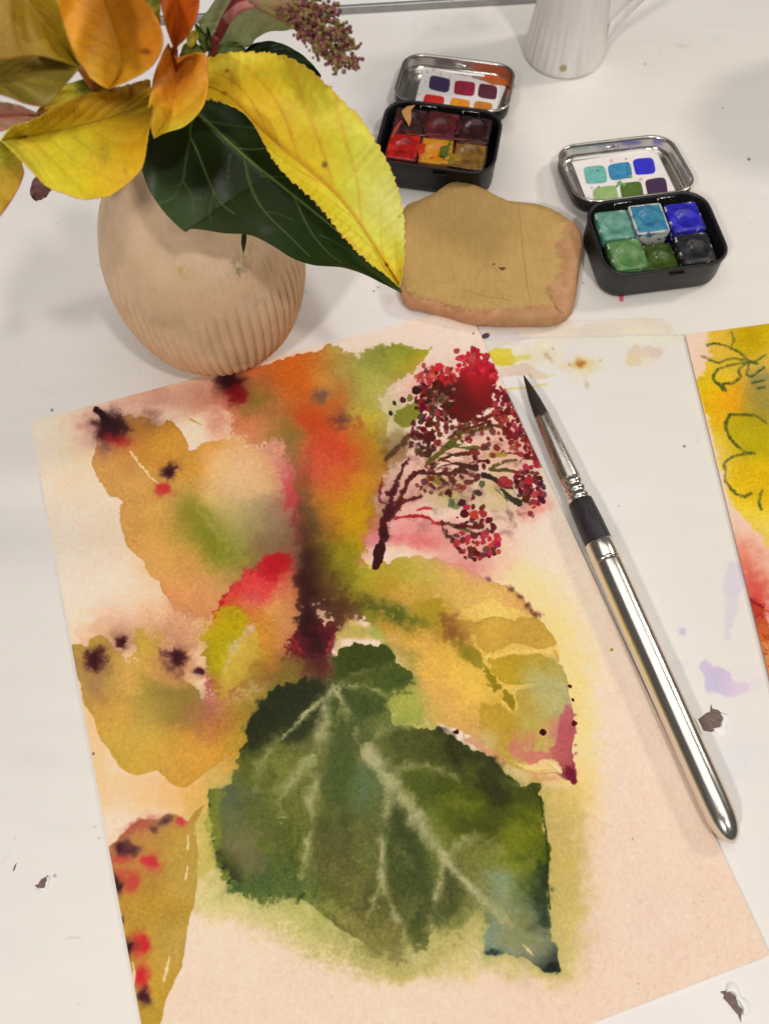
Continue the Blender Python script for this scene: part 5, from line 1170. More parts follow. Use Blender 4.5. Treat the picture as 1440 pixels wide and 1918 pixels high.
def stained(name, c1, amount):
    """white plastic smeared with the paint it holds, more so at the rim"""
    t = NT(name); v = t.coord()
    m = t.ramp(t.noise(v, 260, 4, .65), [(amount, (1, 1, 1)), (amount + .08, (0, 0, 0))])
    sp = t.ramp(t.noise(v, 420, 3, .6), [(.64, (0, 0, 0)), (.67, (1, 1, 1))])
    c = t.mix(m, D(214, 204, 190), c1)
    return t.set(t.mix(sp, c, D(40, 44, 40)), .5)


def paint_mat(name, c1, c2, gloss=.22, c3=None):
    t = NT(name); v = t.coord()
    st_ = [(.32, c1), (.68, c2)] if c3 is None else [(.3, c1), (.52, c2), (.72, c3)]
    c = t.ramp(t.noise(v, 130, 4, .6), st_)
    return t.set(c, t.ramp(t.noise(v, 300, 3), [(.35, (gloss,) * 3), (.7, (gloss + .25,) * 3)]), 0, t.bump(t.noise(v, 420, 5, .6), .5, .0005), .5)


def hit(px, py, p0, n):
    d = ray(px, py)
    return CAM + d * (np.dot(np.asarray(p0) - CAM, n) / np.dot(d, n))


def rot2(a):
    return np.array([[math.cos(a), -math.sin(a)], [math.sin(a), math.cos(a)]])


H_T = .018


def tin(c, yaw, w, d, label, card_px, sw, dots_, hinge_x, hinge_mat, lid_tilt, lid_off):
    root = thing('paint_tin', label, 'paint tin', (c[0], c[1], 0), yaw, 'open travel paint tins')
    h = H_T
    v, f = rr_loft(w, d, .0115, [(.003, .0002), (.0011, .0006), (.0004, .0018), (0, .004), (0, h - .0016), (-.0005, h - .0012), (-.0008, h - .0006), (-.0004, h - .0001), (.0003, h), (.0009, h - .0004), (.0011, h - .0014), (.0012, .003), (.0024, .0014)], 8)
    mesh_obj('tin_base', v, f, black, root)
    # front thumb notch
    v, f = rr_loft(.0075, .0008, .00035, [(.0002, 0), (0, .0002), (0, .0012), (.0002, .0014)], 3)
    v += (0.004, -d / 2 - .0003, h - .0052)
    mesh_obj('thumb_catch', v, f, black, root)
    for k, hx in enumerate(hinge_x):
        pts = [(hx - .0042, d / 2 - .0017, h - .0010), (hx - .0042, d / 2 - .0022, h - .0040), (hx + .0042, d / 2 - .0022, h - .0040), (hx + .0042, d / 2 - .0017, h - .0010), (hx - .0042, d / 2 - .0017, h - .0010)]
        v, f = tube(pts, .00042, 6)
        mesh_obj('hinge', v, f, tinmetal, root)
    # lid, resting behind with its near side up on the hinge
    hl = .0085
    lid_shell_prof = [(.004, 0), (.0012, .0005), (.0004, .0016), (0, .003), (0, hl - .0006), (.0002, hl - .0004), (.0008, hl - .0006), (.0009, .0025), (.0032, .0009)]
    v, f = rr_loft(w + .0012, d + .0012, .0118, lid_shell_prof, 8)
    lid = mesh_obj('lid', v, f, black, root)
    lid.location = (lid_off[0], d / 2 + .0012 + (d / 2 + .0006) * math.cos(lid_tilt) + lid_off[1], .0002 + (d / 2 + .0006) * math.sin(lid_tilt))
    lid.rotation_euler = (-lid_tilt, 0, 0)
    v, f = rr_loft(w + .0012, d + .0012, .0118, [(.0002, hl - .0004), (-.0004, hl - .0001), (-.0005, hl + .0004), (-.0001, hl + .0008), (.0006, hl + .0007), (.0011, hl + .0002), (.0013, hl - .001), (.0014, .0042), (.0018, .003), (.0032, .0020), (.0048, .0017), (.0054, .0020), (.0062, .0020), (.0068, .0016), (.0074, .0015)], 8, cap0=False)
    mesh_obj('lid_lining', v, f, tinmetal, lid)
    a = np.linspace(0, 2 * math.pi, 16, endpoint=False)
    v, f = loft([np.c_[.0045 * k * np.cos(a), np.full(16, y), .0052 + .0016 * k * np.sin(a)] for k, y in ((1, d / 2 - .0007), (.9, d / 2 - .0012), (.5, d / 2 - .0015), (.1, d / 2 - .00155))])
    mesh_obj('clasp_dimple', v, f, tinmetal, lid)
    # what lies in the lid is found where its floor is seen
    bpy.context.view_layer.update()
    Rz = np.eye(3); Rz[:2, :2] = rot2(yaw)
    Rx = np.array([[1, 0, 0], [0, math.cos(-lid_tilt), -math.sin(-lid_tilt)], [0, math.sin(-lid_tilt), math.cos(-lid_tilt)]])
    M = Rz @ Rx
    O = np.array([c[0], c[1], 0]) + Rz @ np.array(lid.location)

    def loc(px, py, z):
        n = M @ np.array([0, 0, 1.0])
        return M.T @ (hit(px, py, O + n * z, n) - O)

    def plate(name, P, z, th, mat, n_=3, sm=True):
        Q = np.array([loc(x, y, z) for x, y in P])[:, :2]
        Q = Q if not sm else catmull(Q, n_, True)
        cq = Q.mean(0)
        v, f = loft([np.c_[Q, np.full(len(Q), z)], np.c_[Q, np.full(len(Q), z + th * .7)], np.c_[cq + (Q - cq) * .97, np.full(len(Q), z + th)]])
        return mesh_obj(name, v, f, mat, lid, False)
    plate('swatch_card', card_px, .0021, .0004, cardmat, sm=False)
    for (P, m) in sw:
        plate('swatch', P, .0026, .00012, m)
    for x, y, r, m in dots_:
        plate('spatter', [(x - r, y), (x, y - r * .8), (x + r, y), (x, y + r)], .0027, .0001, m)
    return root, lid, plate, loc


def quad(cx, cy, ux, uy, vx, vy, rnd=.78):
    """a slightly swollen swatch in photograph positions: centre, half axes"""
    out = []
    for a, b in ((-1, -.55), (-.85, -.9), (-.5, -1), (.5, -1), (.88, -.88), (1, -.5), (1, .55), (.86, .9), (.5, 1), (-.5, 1), (-.9, .88), (-1, .5)):
        out.append((cx + a * ux + b * vx + random.uniform(-.5, .5), cy + a * uy + b * vy + random.uniform(-.5, .5)))
    return out


def sm_(name, r, g, b, n=.18):
    return simple(name, D(r, g, b), .7, nscale=330, namt=n)


red_sw = [(quad(823, 157, 19, 3.8, -2.5, 13), sm_('violet_swatch', 58, 38, 84)), (quad(870, 165, 19, 2.6, -2, 13), sm_('crimson_swatch', 150, 22, 54)), (quad(913, 171, 17, 3, -1.5, 13), sm_('maroon_swatch', 92, 30, 48)),
          (quad(812, 190, 19, 3, -2.5, 12), sm_('red_swatch', 214, 36, 28)), (quad(861, 198, 18, 3, -2, 13), sm_('yellow_orange_swatch', 238, 144, 20)), (quad(904, 204, 17, 2.6, -2, 13), sm_('ochre_swatch', 200, 124, 32))]
blue_sw = [(quad(1115, 327, 20, -2, 3, 16), sm_('aqua_swatch', 108, 178, 164)), (quad(1161, 320, 21, -3, 3, 15), sm_('turquoise_swatch', 52, 132, 170, .3)), (quad(1206, 311, 19, -2, 3, 15), sm_('ultramarine_swatch', 42, 38, 190)),
           (quad(1134, 366, 22, -3, 3, 17), sm_('pale_green_swatch', 150, 178, 108)), (quad(1183, 358, 20, -3, 3, 17), sm_('olive_swatch', 80, 104, 30)), (quad(1229, 350, 19, -3, 3, 16), sm_('plum_swatch', 64, 36, 70))]
dk = simple('dark_spatter', D(60, 60, 60), .6); gs = simple('green_spatter', D(110, 160, 100), .6); pks = simple('pink_spatter', D(222, 190, 186), .8)
RC, RY = (.0285, .3838), math.radians(-10.5)
BC, BY = (.1312, .3182), math.radians(9.0)
red_tin, red_lid, red_plate, red_loc = tin(RC, RY, .0605, .0455, 'open black tin of red, orange and maroon paints behind the flat stone', [(794, 124), (947, 162), (924, 222), (775, 200)], red_sw,
                                           [(886, 211, 2, dk), (944, 196, 2.6, dk), (800, 134, 3, pks), (812, 130, 3, pks), (826, 138, 2.5, pks), (797, 152, 2.5, pks), (785, 176, 1.6, gs), (842, 146, 1.2, dk)], (-.009, .0135), None, math.radians(8), (.0015, 0))
blue_tin, blue_lid, blue_plate, blue_loc = tin(BC, BY, .0605, .0465, 'open black tin of blue, teal and green paints at the right', [(1071, 304), (1226, 278), (1266, 362), (1103, 389)], blue_sw,
                                               [(1119, 319, 2.6, sm_('teal_spatter', 60, 130, 120)), (1172, 297, 1.6, dk), (1175, 305, 2, dk), (1174, 313, 1.5, dk), (1121, 350, 2, dk), (1108, 351, 1.4, dk), (1180, 330, 4, gs), (1160, 342, 5, gs), (1168, 345, 4, gs), (1155, 348, 3, gs), (1181, 315, 2, gs), (1145, 300, 4, pks), (1200, 335, 4, pks)], (-.0105, .0115), None, math.radians(8), (-.0005, 0))
orange = simple('orange_paint_smear', D(206, 104, 50), .6, nscale=160, namt=.25, bump=.0002)
# the orange smear over the corner of the lid: a coat on card and wall
red_plate('paint_smear', [(905, 134), (916, 128), (926, 134), (940, 140), (946, 146), (962, 154), (961, 166), (950, 160), (938, 158), (924, 158), (914, 154), (900, 147), (908, 142)], .0028, .0003, orange)
Rz = np.eye(3)
hl = .0085
w_, d_ = .0605 + .0012, .0455 + .0012
arc = []
pp = rrect(w_ - .0031, d_ - .0031, .0118 - .00155, 8)
q0 = resample(np.array([pp[k] for k in range(0, 9)][::-1] + []), 14)
ext = [np.array([q0[0][0] - .012 * (1 - k / 5), q0[0][1]]) for k in range(5)]
pa = np.array(ext + list(q0) + [q0[-1] + np.array([0, -.004])])
rows = []
for k, p in enumerate(pa):
    j = .0008 * math.sin(k * 1.7)
    for z in np.linspace(.0034 + abs(j), hl + .0002, 5): rows.append((p[0], p[1], z))
mesh_obj('paint_smear', rows, grid_faces(len(pa), 5), simple('brown_orange_smear', D(176, 96, 66), .4, nscale=200, namt=.2), red_lid)

pan_specs = [
    # tin, x, y, top z, colours, label
    ('r', -.0172, .0096, .0160, D(40, 24, 24), D(70, 30, 32), D(98, 54, 44), 'dark brown maroon paint pan at the back left of the red tin'),
    ('r', -.0001, .0098, .0162, D(66, 18, 26), D(98, 26, 32), D(140, 44, 40), 'crimson paint pan at the back middle of the red tin'),
    ('r', .0170, .0094, .0160, D(40, 12, 16), D(66, 18, 24), None, 'glossy dark burgundy paint pan at the back right of the red tin'),
    ('r', -.0172, -.0098, .0164, D(120, 16, 14), D(200, 26, 20), D(224, 62, 36), 'bright red paint pan at the front left of the red tin'),
    ('r', -.0001, -.0099, .0164, D(232, 120, 18), D(206, 150, 24), D(104, 112, 22), 'orange and olive yellow paint pan at the front middle of the red tin'),
    ('r', .0170, -.0098, .0160, D(96, 66, 24), D(146, 104, 40), D(178, 110, 40), 'brown ochre paint pan at the front right of the red tin'),
    ('b', -.0180, .0087, .0158, D(66, 120, 96), D(108, 156, 138), D(140, 184, 166), 'pale aqua green paint pan at the back left of the blue tin'),
    ('b', -.0012, .0090, .0172, D(34, 96, 136), D(58, 132, 156), D(84, 150, 140), 'turquoise paint pan raised at the back middle of the blue tin'),
    ('b', .0172, .0086, .0156, D(24, 24, 120), D(40, 36, 180), D(70, 70, 210), 'ultramarine blue paint pan at the back right of the blue tin'),
    ('b', -.0168, -.0100, .0154, D(64, 112, 50), D(100, 136, 80), D(140, 160, 116), 'mossy green paint pan at the front left of the blue tin'),
    ('b', .0001, -.0104, .0100, D(34, 54, 10), D(78, 98, 24), None, 'dark olive green paint pan sunk in the front middle of the blue tin'),
    ('b', .0170, -.0102, .0142, D(24, 24, 26), D(46, 44, 44), None, 'black paint pan at the front right of the blue tin'),
]
PW, PD = .0166, .0186
for k, (tn, x, y, zt, c1, c2, c3, lab) in enumerate(pan_specs):
    c, yaw = (RC, RY) if tn == 'r' else (BC, BY)
    q = rot2(yaw) @ np.array([x, y])
    hp = min(.0105, zt - .0016)
    if tn == 'b': zt += .0006
    root = thing('paint_pan', lab, 'paint pan', (c[0] + q[0], c[1] + q[1], zt - hp), yaw + random.uniform(-.03, .03), 'half pans of watercolour in the tins')
    PW, PD = (.0168, .0190) if tn == 'r' else (.0166, .0186)
    v, f = rr_loft(PW, PD, .0012, [(.0012, 0), (.0008, .0004), (.0001, hp - .0004), (.0003, hp), (.0009, hp), (.0011, hp - .002)], 3)
    mesh_obj('pan', v, f, stained('stained_pan_plastic', c1, .40 if k == 7 else .58) if tn == 'b' else simple('stained_pan_plastic', tuple(.35 * a for a in c1), .5), root)
    n, m = 22, 24
    over = -.00015 if tn == 'r' else -.0001
    rows = []
    dx, dy, rr0 = random.uniform(-.001, .001), random.uniform(-.0015, .001), random.uniform(.0042, .0056)
    for i in range(m):
        for j in range(n):
            a, b = j / (n - 1) * 2 - 1, i / (m - 1) * 2 - 1
            e = max(abs(a), abs(b))
            X = a * (PW / 2 - over) * (1 - .05 * b * b); Y = b * (PD / 2 - over) * (1 - .03 * a * a)
            r = math.hypot(X - dx, (Y - dy) * .9)
            z = hp + .0002 - .0013 * math.exp(-(r / rr0) ** 4) + .0005 * math.exp(-((r - rr0 * 1.15) / .0011) ** 2) + .00014 * math.sin(900 * X + 700 * Y + k) - (.0012 if e > .999 else 0) - .0006 * max(0, e - .85) / .15
            rows.append((X, Y, z))
    mesh_obj('paint', rows, grid_faces(m, n), paint_mat('wet_paint', c1, c2, .16 if k in (2, 3, 5, 10) else .25, c3), root)
for lx, ly, a_, b_, col_, rot_ in ((-.0075, -.0098, .0030, .0052, D(206, 60, 26), .1), (.0048, -.0085, .0026, .0060, D(96, 108, 24), -.15), (.0088, -.0135, .0034, .0040, D(150, 120, 30), .2), (.002, .0002, .0100, .0014, D(110, 26, 30), .05), (-.0130, .0004, .0070, .0016, D(96, 28, 26), -.05), (.0165, -.0006, .0070, .0013, D(84, 40, 28), .02), (.0084, .0098, .0016, .0060, D(70, 18, 26), 0), (-.0092, .0100, .0014, .0062, D(60, 22, 26), 0), (-.0045, -.0140, .0030, .0026, D(230, 150, 40), .4), (.0125, -.0185, .0080, .0010, D(128, 84, 40), 0)):
    a = np.linspace(0, 2 * math.pi, 26, endpoint=False)
    w_ = 1 + .22 * np.sin(3 * a + lx * 900) + .16 * np.sin(5 * a + ly * 700) + .1 * np.sin(9 * a)
    X = a_ * w_ * np.cos(a); Y = b_ * w_ * np.sin(a)
    X, Y = X * math.cos(rot_) - Y * math.sin(rot_) + lx, X * math.sin(rot_) + Y * math.cos(rot_) + ly
    c_ = np.array([lx, ly])
    rr_ = [np.c_[c_[0] + (X - c_[0]) * k, c_[1] + (Y - c_[1]) * k, np.full(26, z)] for k, z in ((1, .0160), (.97, .01655), (.8, .0168), (.4, .01688), (.05, .0169))]
    V, F = loft(rr_)
    o = mesh_obj('paint_smear', V, F, simple('wet_smear', col_, .22, nscale=260, namt=.3, bump=.0002), red_tin)
# flakes of dried paint on the left wall of the red tin
for P, m in (([(752, 207), (762, 199), (778, 196), (770, 205), (770, 224), (766, 237), (760, 226), (754, 216)], simple('ochre_flake', D(204, 150, 84), .5, nscale=300)), ([(750, 226), (754, 224), (746, 240), (736, 256), (732, 256), (738, 240)], simple('red_flake', D(172, 70, 54), .5, nscale=300))):
    Q = [at(x, y, .0168) for x, y in P]
    Qd = np.array(Q); cq = Qd.mean(0)
    V, F = loft([Qd - (0, 0, .0003), Qd, cq + (Qd - cq) * .9 + (0, 0, .0002)])
    o = mesh_obj('paint_flake', V, F, m, None, False)
    o.parent = red_tin
    o.matrix_parent_inverse = Matrix.LocRotScale(red_tin.location, red_tin.rotation_euler.to_quaternion(), None).inverted()


# ------------------------------------------------------------------ paint brush
zb = .0064
KEY = [(980, 702), (1016, 782), (1068, 899), (1086, 939), (1121, 1017), (1136, 1053), (1349, 1523), (1373, 1580)]
W3 = [at(x, y, zb) for x, y in KEY]
A0, B0 = np.array(W3[0]), np.array(W3[-1])
ax = (B0 - A0) / np.linalg.norm(B0 - A0)
S = [float(np.dot(np.array(p) - A0, ax)) for p in W3]
brush = thing('paint_brush', 'travel paint brush with dark pointed bristles and polished silver handle', 'paint brush', (A0[0], A0[1], zb), math.atan2(ax[1], ax[0]))


def depth_at(s):
    return float(np.dot(A0 + ax * s - CAM, FWD))


def lathe_x(prof, seg=36, cap=True):
    a = np.linspace(0, 2 * math.pi, seg, endpoint=False)
    rings = [np.c_[np.full(seg, s), r * np.cos(a), r * np.sin(a)] for s, r in prof]
    return loft(rings, cap, cap)


def rw(px, s):
    return px * depth_at(s) / FPX / 2


Lb = S[1]
prof = [(0, .00008)]
for k in np.linspace(.03, 1.08, 24):
    r = rw(28.5, S[1]) * (min(1, k) ** .72) * (1 + .10 * math.sin(math.pi * min(k, 1)) ** 2)
    prof.append((Lb * k, r if k <= 1 else r * .93))
v, f = lathe_x(prof)
vx = v.copy()
t = NT('dark_bristle'); vv = t.coord((30, 900, 900))
bm_ = t.set(t.ramp(t.noise(vv, 3, 4), [(.3, (.014, .010, .009)), (.7, (.05, .034, .026))]), .45, 0, t.bump(t.noise(vv, 3, 3), .6, .0003), .4)
mesh_obj('bristles', v, f, bm_, brush)
t = NT('polished_silver'); vv = t.coord((14, 300, 300))
silver = t.set((.78, .745, .69), t.ramp(t.noise(vv, 4, 5, .65), [(.3, (.14, .14, .14)), (.7, (.26, .26, .26))]), 1.0, t.bump(t.noise(vv, 6, 3), .12, .0001))
t = NT('worn_nickel'); vv = t.coord((60, 400, 400))
nickel = t.set(t.ramp(t.noise(vv, 4, 5), [(.3, (.42, .38, .34)), (.6, (.62, .57, .52))]), t.ramp(t.noise(vv, 5, 4), [(.3, (.2, .2, .2)), (.7, (.36, .36, .36))]), 1.0, t.bump(t.noise(vv, 8, 3), .2, .0002))
r1, r2 = rw(29.5, S[1]), rw(40, S[2])
v, f = lathe_x([(S[1] - .0002, r1 * .95), (S[1] - .0004, r1), (S[1] + .001, r1 * 1.01), (S[2] - .0004, r2), (S[2], r2 * .98)])
mesh_obj('ferrule', v, f, nickel, brush)
# crimped rings
pr = []
Lr = S[3] - S[2]
for k in np.linspace(0, 1, 40):
    pr.append((S[2] + Lr * k, rw(40 + 3 * k, S[2]) * (.965 + .05 * math.cos(2 * math.pi * k * 3 + math.pi))))
v, f = lathe_x(pr)
mesh_obj('crimp_ring', v, f, silver, brush)
t = NT('ebony'); vv = t.coord((40, 500, 500))
ebony = t.set(t.ramp(t.noise(vv, 3, 5), [(.3, (.012, .009, .012)), (.75, (.05, .04, .05))]), .42, 0, t.bump(t.noise(vv, 5, 4), .4, .0002), .4)
g0, g1 = rw(46, S[3]), rw(53, S[4])
v, f = lathe_x([(S[3] + .0001, g0 * .9), (S[3] + .0002, g0 * .99), (S[3] + .001, g0 * 1.01), ((S[3] + S[4]) / 2, (g0 + g1) / 2 * 1.015), (S[4] - .0001, g1 * .985), (S[4] + .001, g1 * .97)])
mesh_obj('grip', v, f, ebony, brush)
hr = rw(55, S[4])
v, f = lathe_x([(S[4] + .0003, hr * .93), (S[4], hr * .98), (S[4] + .0004, hr), (S[5] - .0016, hr), (S[5] - .0013, hr * .985), (S[5] - .0010, hr * 1.012), (S[5] - .0005, hr * 1.012), (S[5] - .0002, hr * .98), (S[5], hr * .96)], 48)
mesh_obj('collar', v, f, silver, brush)
he = .0056
Lh = S[7] - S[5]
pr = [(S[5], hr * .97), (S[5] + .0003, hr * 1.0), (S[5] + .001, hr * 1.01)]
for k in np.linspace(.05, .875, 10): pr.append((S[5] + Lh * k, hr * 1.01 + (he - hr) * k))
e0 = S[5] + Lh * .875; el = S[7] - e0
for k in 1 - np.linspace(.92, 0, 22) ** 1.6:
    pr.append((e0 + el * k, he * max(.02, 1 - k ** 2.8) ** .55))
v, f = lathe_x(pr, 48)
mesh_obj('handle', v, f, silver, brush)
# worn engraved maker's strokes on the ferrule (too worn to read)
for k in range(7):
    s0 = S[1] + (S[2] - S[1]) * (.52 + .05 * k)
    rr = r1 + (r2 - r1) * (.52 + .05 * k) + .00002
    q = []
    for j, (ds, da) in enumerate(((0, -.16), (.0005, .10 + .06 * (k % 3)), (.0009, -.12), (.0012, .02))):
        a = math.pi / 2 - .15 + da
        q.append((s0 + ds, rr * math.cos(a), rr * math.sin(a)))
    v, f = tube(q, .00006, 5)
    mesh_obj('engraved_stroke', v, f, silver, brush)


# ------------------------------------------------------------------ vase and jug
def lathe_z(prof, seg, mod=None, cap0=True, cap1=False):
    a = np.linspace(0, 2 * math.pi, seg, endpoint=False)
    rings = []
    for r, z in prof:
        rr = r + (mod(a, z) if mod else 0)
        rings.append(np.c_[rr * np.cos(a), rr * np.sin(a), np.full(seg, z)])
    return loft(rings, cap0, cap1)


VC = (-.0765, .2725)
zr = [(0.0197, .0002), (0.0231, .0008), (0.0265, .0035), (0.0310, .0085), (0.0359, .0165), (0.0393, .0260), (0.0415, .0370), (0.0423, .0480), (0.0418, .0590), (0.0401, .0690), (0.0372, .0790), (0.0329, .0880), (0.0280, .0960), (0.0239, .1020), (0.0211, .1070), (0.0200, .1110), (0.0203, .1140)]
pz = catmull(np.array(zr), 7)
inner = [(.0192, .1144), (.0180, .1140), (.0174, .1110), (.0180, .1050), (.0215, .0980), (.0250, .0930)]
ph = rng.uniform(0, 6.28, 8)


def flute(a, z):
    top = .060 + .005 * np.sin(3 * a + ph[0]) + .0035 * np.sin(7 * a + ph[1])
    amt = 1 - sst(-.006, .004, z - top)
    amt = amt * sst(.0005, .004, z)
    lean = a + 0.8 * z
    w = np.abs(np.sin(lean * 32 + .5 * np.sin(5 * a + ph[2]))) ** .8
    return .0011 * amt * (w - .65) + .00005 * np.sin(lean * 140 + 3 * np.sin(9 * a)) * (z > .02)


vase = thing('vase', 'round unglazed pinkish vase with carved flutes round its foot, holding the leaves', 'vase', (VC[0], VC[1], 0))
v, f = lathe_z([tuple(p) for p in pz] + inner, 600, flute)
t = NT('unglazed_clay')
vv = t.coord()
vst = t.coord((1, 1, .05))
col = t.ramp(t.noise(vv, 40, 5, .6), [(.3, D(206, 170, 132)), (.55, D(218, 184, 148)), (.8, D(226, 198, 166))])
col = t.mix(t.ramp(t.noise(vv, 34, 4, .6), [(.52, (0, 0, 0)), (.72, (.7, .7, .7))]), col, D(172, 150, 112))
col = t.mix(t.ramp(t.noise(vst, 900, 3, .6), [(.55, (0, 0, 0)), (.75, (.35, .35, .35))]), col, D(168, 134, 104))
col = t.mix(t.ramp(t.noise(vv, 300, 4, .7), [(.74, (0, 0, 0)), (.78, (.5, .5, .5))]), col, D(150, 112, 86))
for (px_, py_, rad_, cc_) in ((340, 511, .0042, D(186, 164, 84)), (448, 504, .0062, D(128, 122, 92)), (505, 500, .0080, D(176, 150, 108)), (460, 470, .0070, D(190, 166, 112))):
    d_ = ray(px_, py_); tt_ = .26
    while tt_ < .5:
        p_ = CAM + d_ * tt_
        if 0 < p_[2] < .113 and math.hypot(p_[0] - VC[0], p_[1] - VC[1]) < np.interp(p_[2], pz[:, 1], pz[:, 0]): break
        tt_ += .0002
    dn = t.n('ShaderNodeVectorMath', operation='DISTANCE')
    dn.inputs[1].default_value = (p_[0] - VC[0], p_[1] - VC[1], p_[2])
    t.l(vv, dn.inputs[0])
    mr_ = t.n('ShaderNodeMapRange'); mr_.inputs['From Min'].default_value = rad_; mr_.inputs['From Max'].default_value = rad_ * .15
    t.l(dn.outputs['Value'], mr_.inputs['Value'])
    mu_ = t.n('ShaderNodeMath', operation='MULTIPLY'); t.l(mr_.outputs[0], mu_.inputs[0]); t.l(t.ramp(t.noise(vst, 700, 4, .65), [(.42, (.05, .05, .05)), (.62, (1, 1, 1))]), mu_.inputs[1])
    col = t.mix(mu_.outputs[0], col, cc_)
nm = t.bump(t.noise(vst, 800, 4, .6), .6, .0003)
nm = t.bump(t.noise(vv, 700, 4), .3, .0002, nm)
mesh_obj('vase_body', v, f, t.set(col, .72, 0, nm, .25), vase)
# added round blocker out of view on the right, there to cast a shadow
blocker = thing('shadow_blocker', 'unseen round blocker added beyond the right edge to cast a shadow', 'blocker', (.292, .442, 0))
v, f = lathe_z([(.036, .0003), (.040, .002), (.0425, .02), (.043, .06), (.041, .085), (.034, .096), (.033, .100), (.031, .099), (.038, .08), (.040, .02), (.036, .004)], 48, None, True, True)
mesh_obj('blocker_body', v, f, simple('cream_blocker_coat', D(214, 204, 186), .35), blocker)

# jug
JC = (.1030, .4700)
jug = thing('jug', 'white ribbed ceramic jug with a thin handle, cut off by the top of the photo', 'jug', (JC[0], JC[1], 0))
zj = [(.0205, .0002), (.0222, .0008), (.0226, .003), (.0222, .008), (.0212, .016), (.0201, .026), (.0194, .038), (.0192, .05), (.0196, .062), (.0208, .075), (.0226, .086), (.0240, .092)]
pj = catmull(np.array(zj), 5)
v, f = lathe_z([tuple(p) for p in pj] + [(.0232, .0925), (.0222, .091), (.0190, .075), (.0178, .05), (.018, .02), (.015, .004)], 240, lambda a, z: .00022 * np.sin(34 * a + 1.5 * np.sin(4 * a)) * (1 - sst(.02, .034, z + .004 * np.sin(5 * a))) * sst(.001, .004, z), True, True)
t = NT('ribbed_white_ceramic')
vv = t.coord(); vst = t.coord((1, 1, .12))
col = t.ramp(t.noise(vst, 150, 4), [(.3, D(216, 206, 195)), (.6, D(232, 224, 214)), (.8, D(240, 233, 226))])
col = t.mix(t.ramp(t.noise(vv, 260, 3, .6), [(.68, (0, 0, 0)), (.74, (.5, .5, .5))]), col, D(150, 120, 104))
jm = t.set(col, .42, 0, t.bump(t.noise(vst, 220, 3), .3, .0003), .45)
mesh_obj('jug_body', v, f, jm, jug)
hp_ = [(.0205, -.002, .008), (.0222, -.002, .014), (.0250, -.001, .020), (.032, .0, .029), (.042, .001, .041), (.052, .002, .055), (.057, .002, .070), (.052, .002, .084), (.036, .001, .091), (.0235, 0, .089)]
hc = catmull(np.array(hp_), 6)
rr_ = np.interp(np.linspace(0, 1, len(hc)), [0, .08, .2, .9, 1], [.0012, .0021, .0026, .0024, .003])
v, f = tube(hc, rr_, 14)
mesh_obj('handle', v, f, jm, jug)
c0 = at(1052, 140, .004)
a = np.linspace(0, 2 * math.pi, 20, endpoint=False)
th0 = math.atan2(c0[1] - JC[1], c0[0] - JC[0])
rows = []
for k in (.0020, .0016, .0010, .0006, .0001):
    for q in a:
        th = th0 + k * math.cos(q) / .0225
        z = .0075 + k * math.sin(q)
        rr2 = np.interp(z, pj[:, 1], pj[:, 0]) + .0003 + (.0003 if k in (.0016, .0010) else 0)
        rows.append((rr2 * math.cos(th), rr2 * math.sin(th), z))
mesh_obj('glaze_drip', rows, grid_faces(5, 20, 0, True), simple('brown_drip', D(176, 160, 120), .3), jug)


# ------------------------------------------------------------------ leaves
def vcol_mat(name, rough, spec, transl, noise_s=160, bump=.0003, coat=None):
    t = NT(name)
    at_ = t.n('ShaderNodeAttribute', attribute_name='leaf_colour')
    v = t.coord()
    c = t.mix(.34, at_.outputs['Color'], t.ramp(t.noise(v, noise_s, 5, .62), [(.3, (.74, .68, .5)), (.65, (1, 1, 1))]), 'MULTIPLY')
    c = t.mix(.22, c, t.ramp(t.noise(v, noise_s * .4, 3, .6), [(.35, (.74, .74, .5)), (.65, (1, 1, 1))]), 'MULTIPLY')
    wn = t.n('ShaderNodeTexNoise'); wn.inputs['Scale'].default_value = 120; t.l(v, wn.inputs['Vector'])
    ad = t.n('ShaderNodeVectorMath', operation='MULTIPLY_ADD'); ad.inputs[1].default_value = (.004, .004, .004)
    t.l(wn.outputs['Color'], ad.inputs[0]); t.l(v, ad.inputs[2])
    vo = t.n('ShaderNodeTexVoronoi', feature='DISTANCE_TO_EDGE'); vo.inputs['Scale'].default_value = 210
    t.l(ad.outputs[0], vo.inputs['Vector'])
    net = t.ramp(vo.outputs['Distance'], [(.0, (.80, .76, .55)), (.2, (1, 1, 1))])
    c = t.mix(.32 if transl > .1 else .15, c, net, 'MULTIPLY')
    nm = t.bump(t.noise(v, noise_s * 1.6, 4, .6), .5, bump)
    nm = t.bump(net, .3 if transl > .1 else .2, .0003, nm)
    bm = t.n('ShaderNodeAttribute', attribute_name='vein')
    nm = t.bump(bm.outputs['Fac'], .6, .0004, nm)
    t.set(c, rough, 0, nm, spec, coat)
    if transl:
        tr = t.n('ShaderNodeBsdfTranslucent')
        t.l(c, tr.inputs[0])
        mx = t.n('ShaderNodeMixShader')
        mx.inputs[0].default_value = transl
        t.l(t.b.outputs[0], mx.inputs[1]); t.l(tr.outputs[0], mx.inputs[2])
        t.l(mx.outputs[0], t.out.inputs[0])
    return t.m


leaf_matte = vcol_mat('autumn_leaf', .5, .4, .11)
leaf_gloss = vcol_mat('ivy_leaf', .38, .17, .05, 240, .0002)


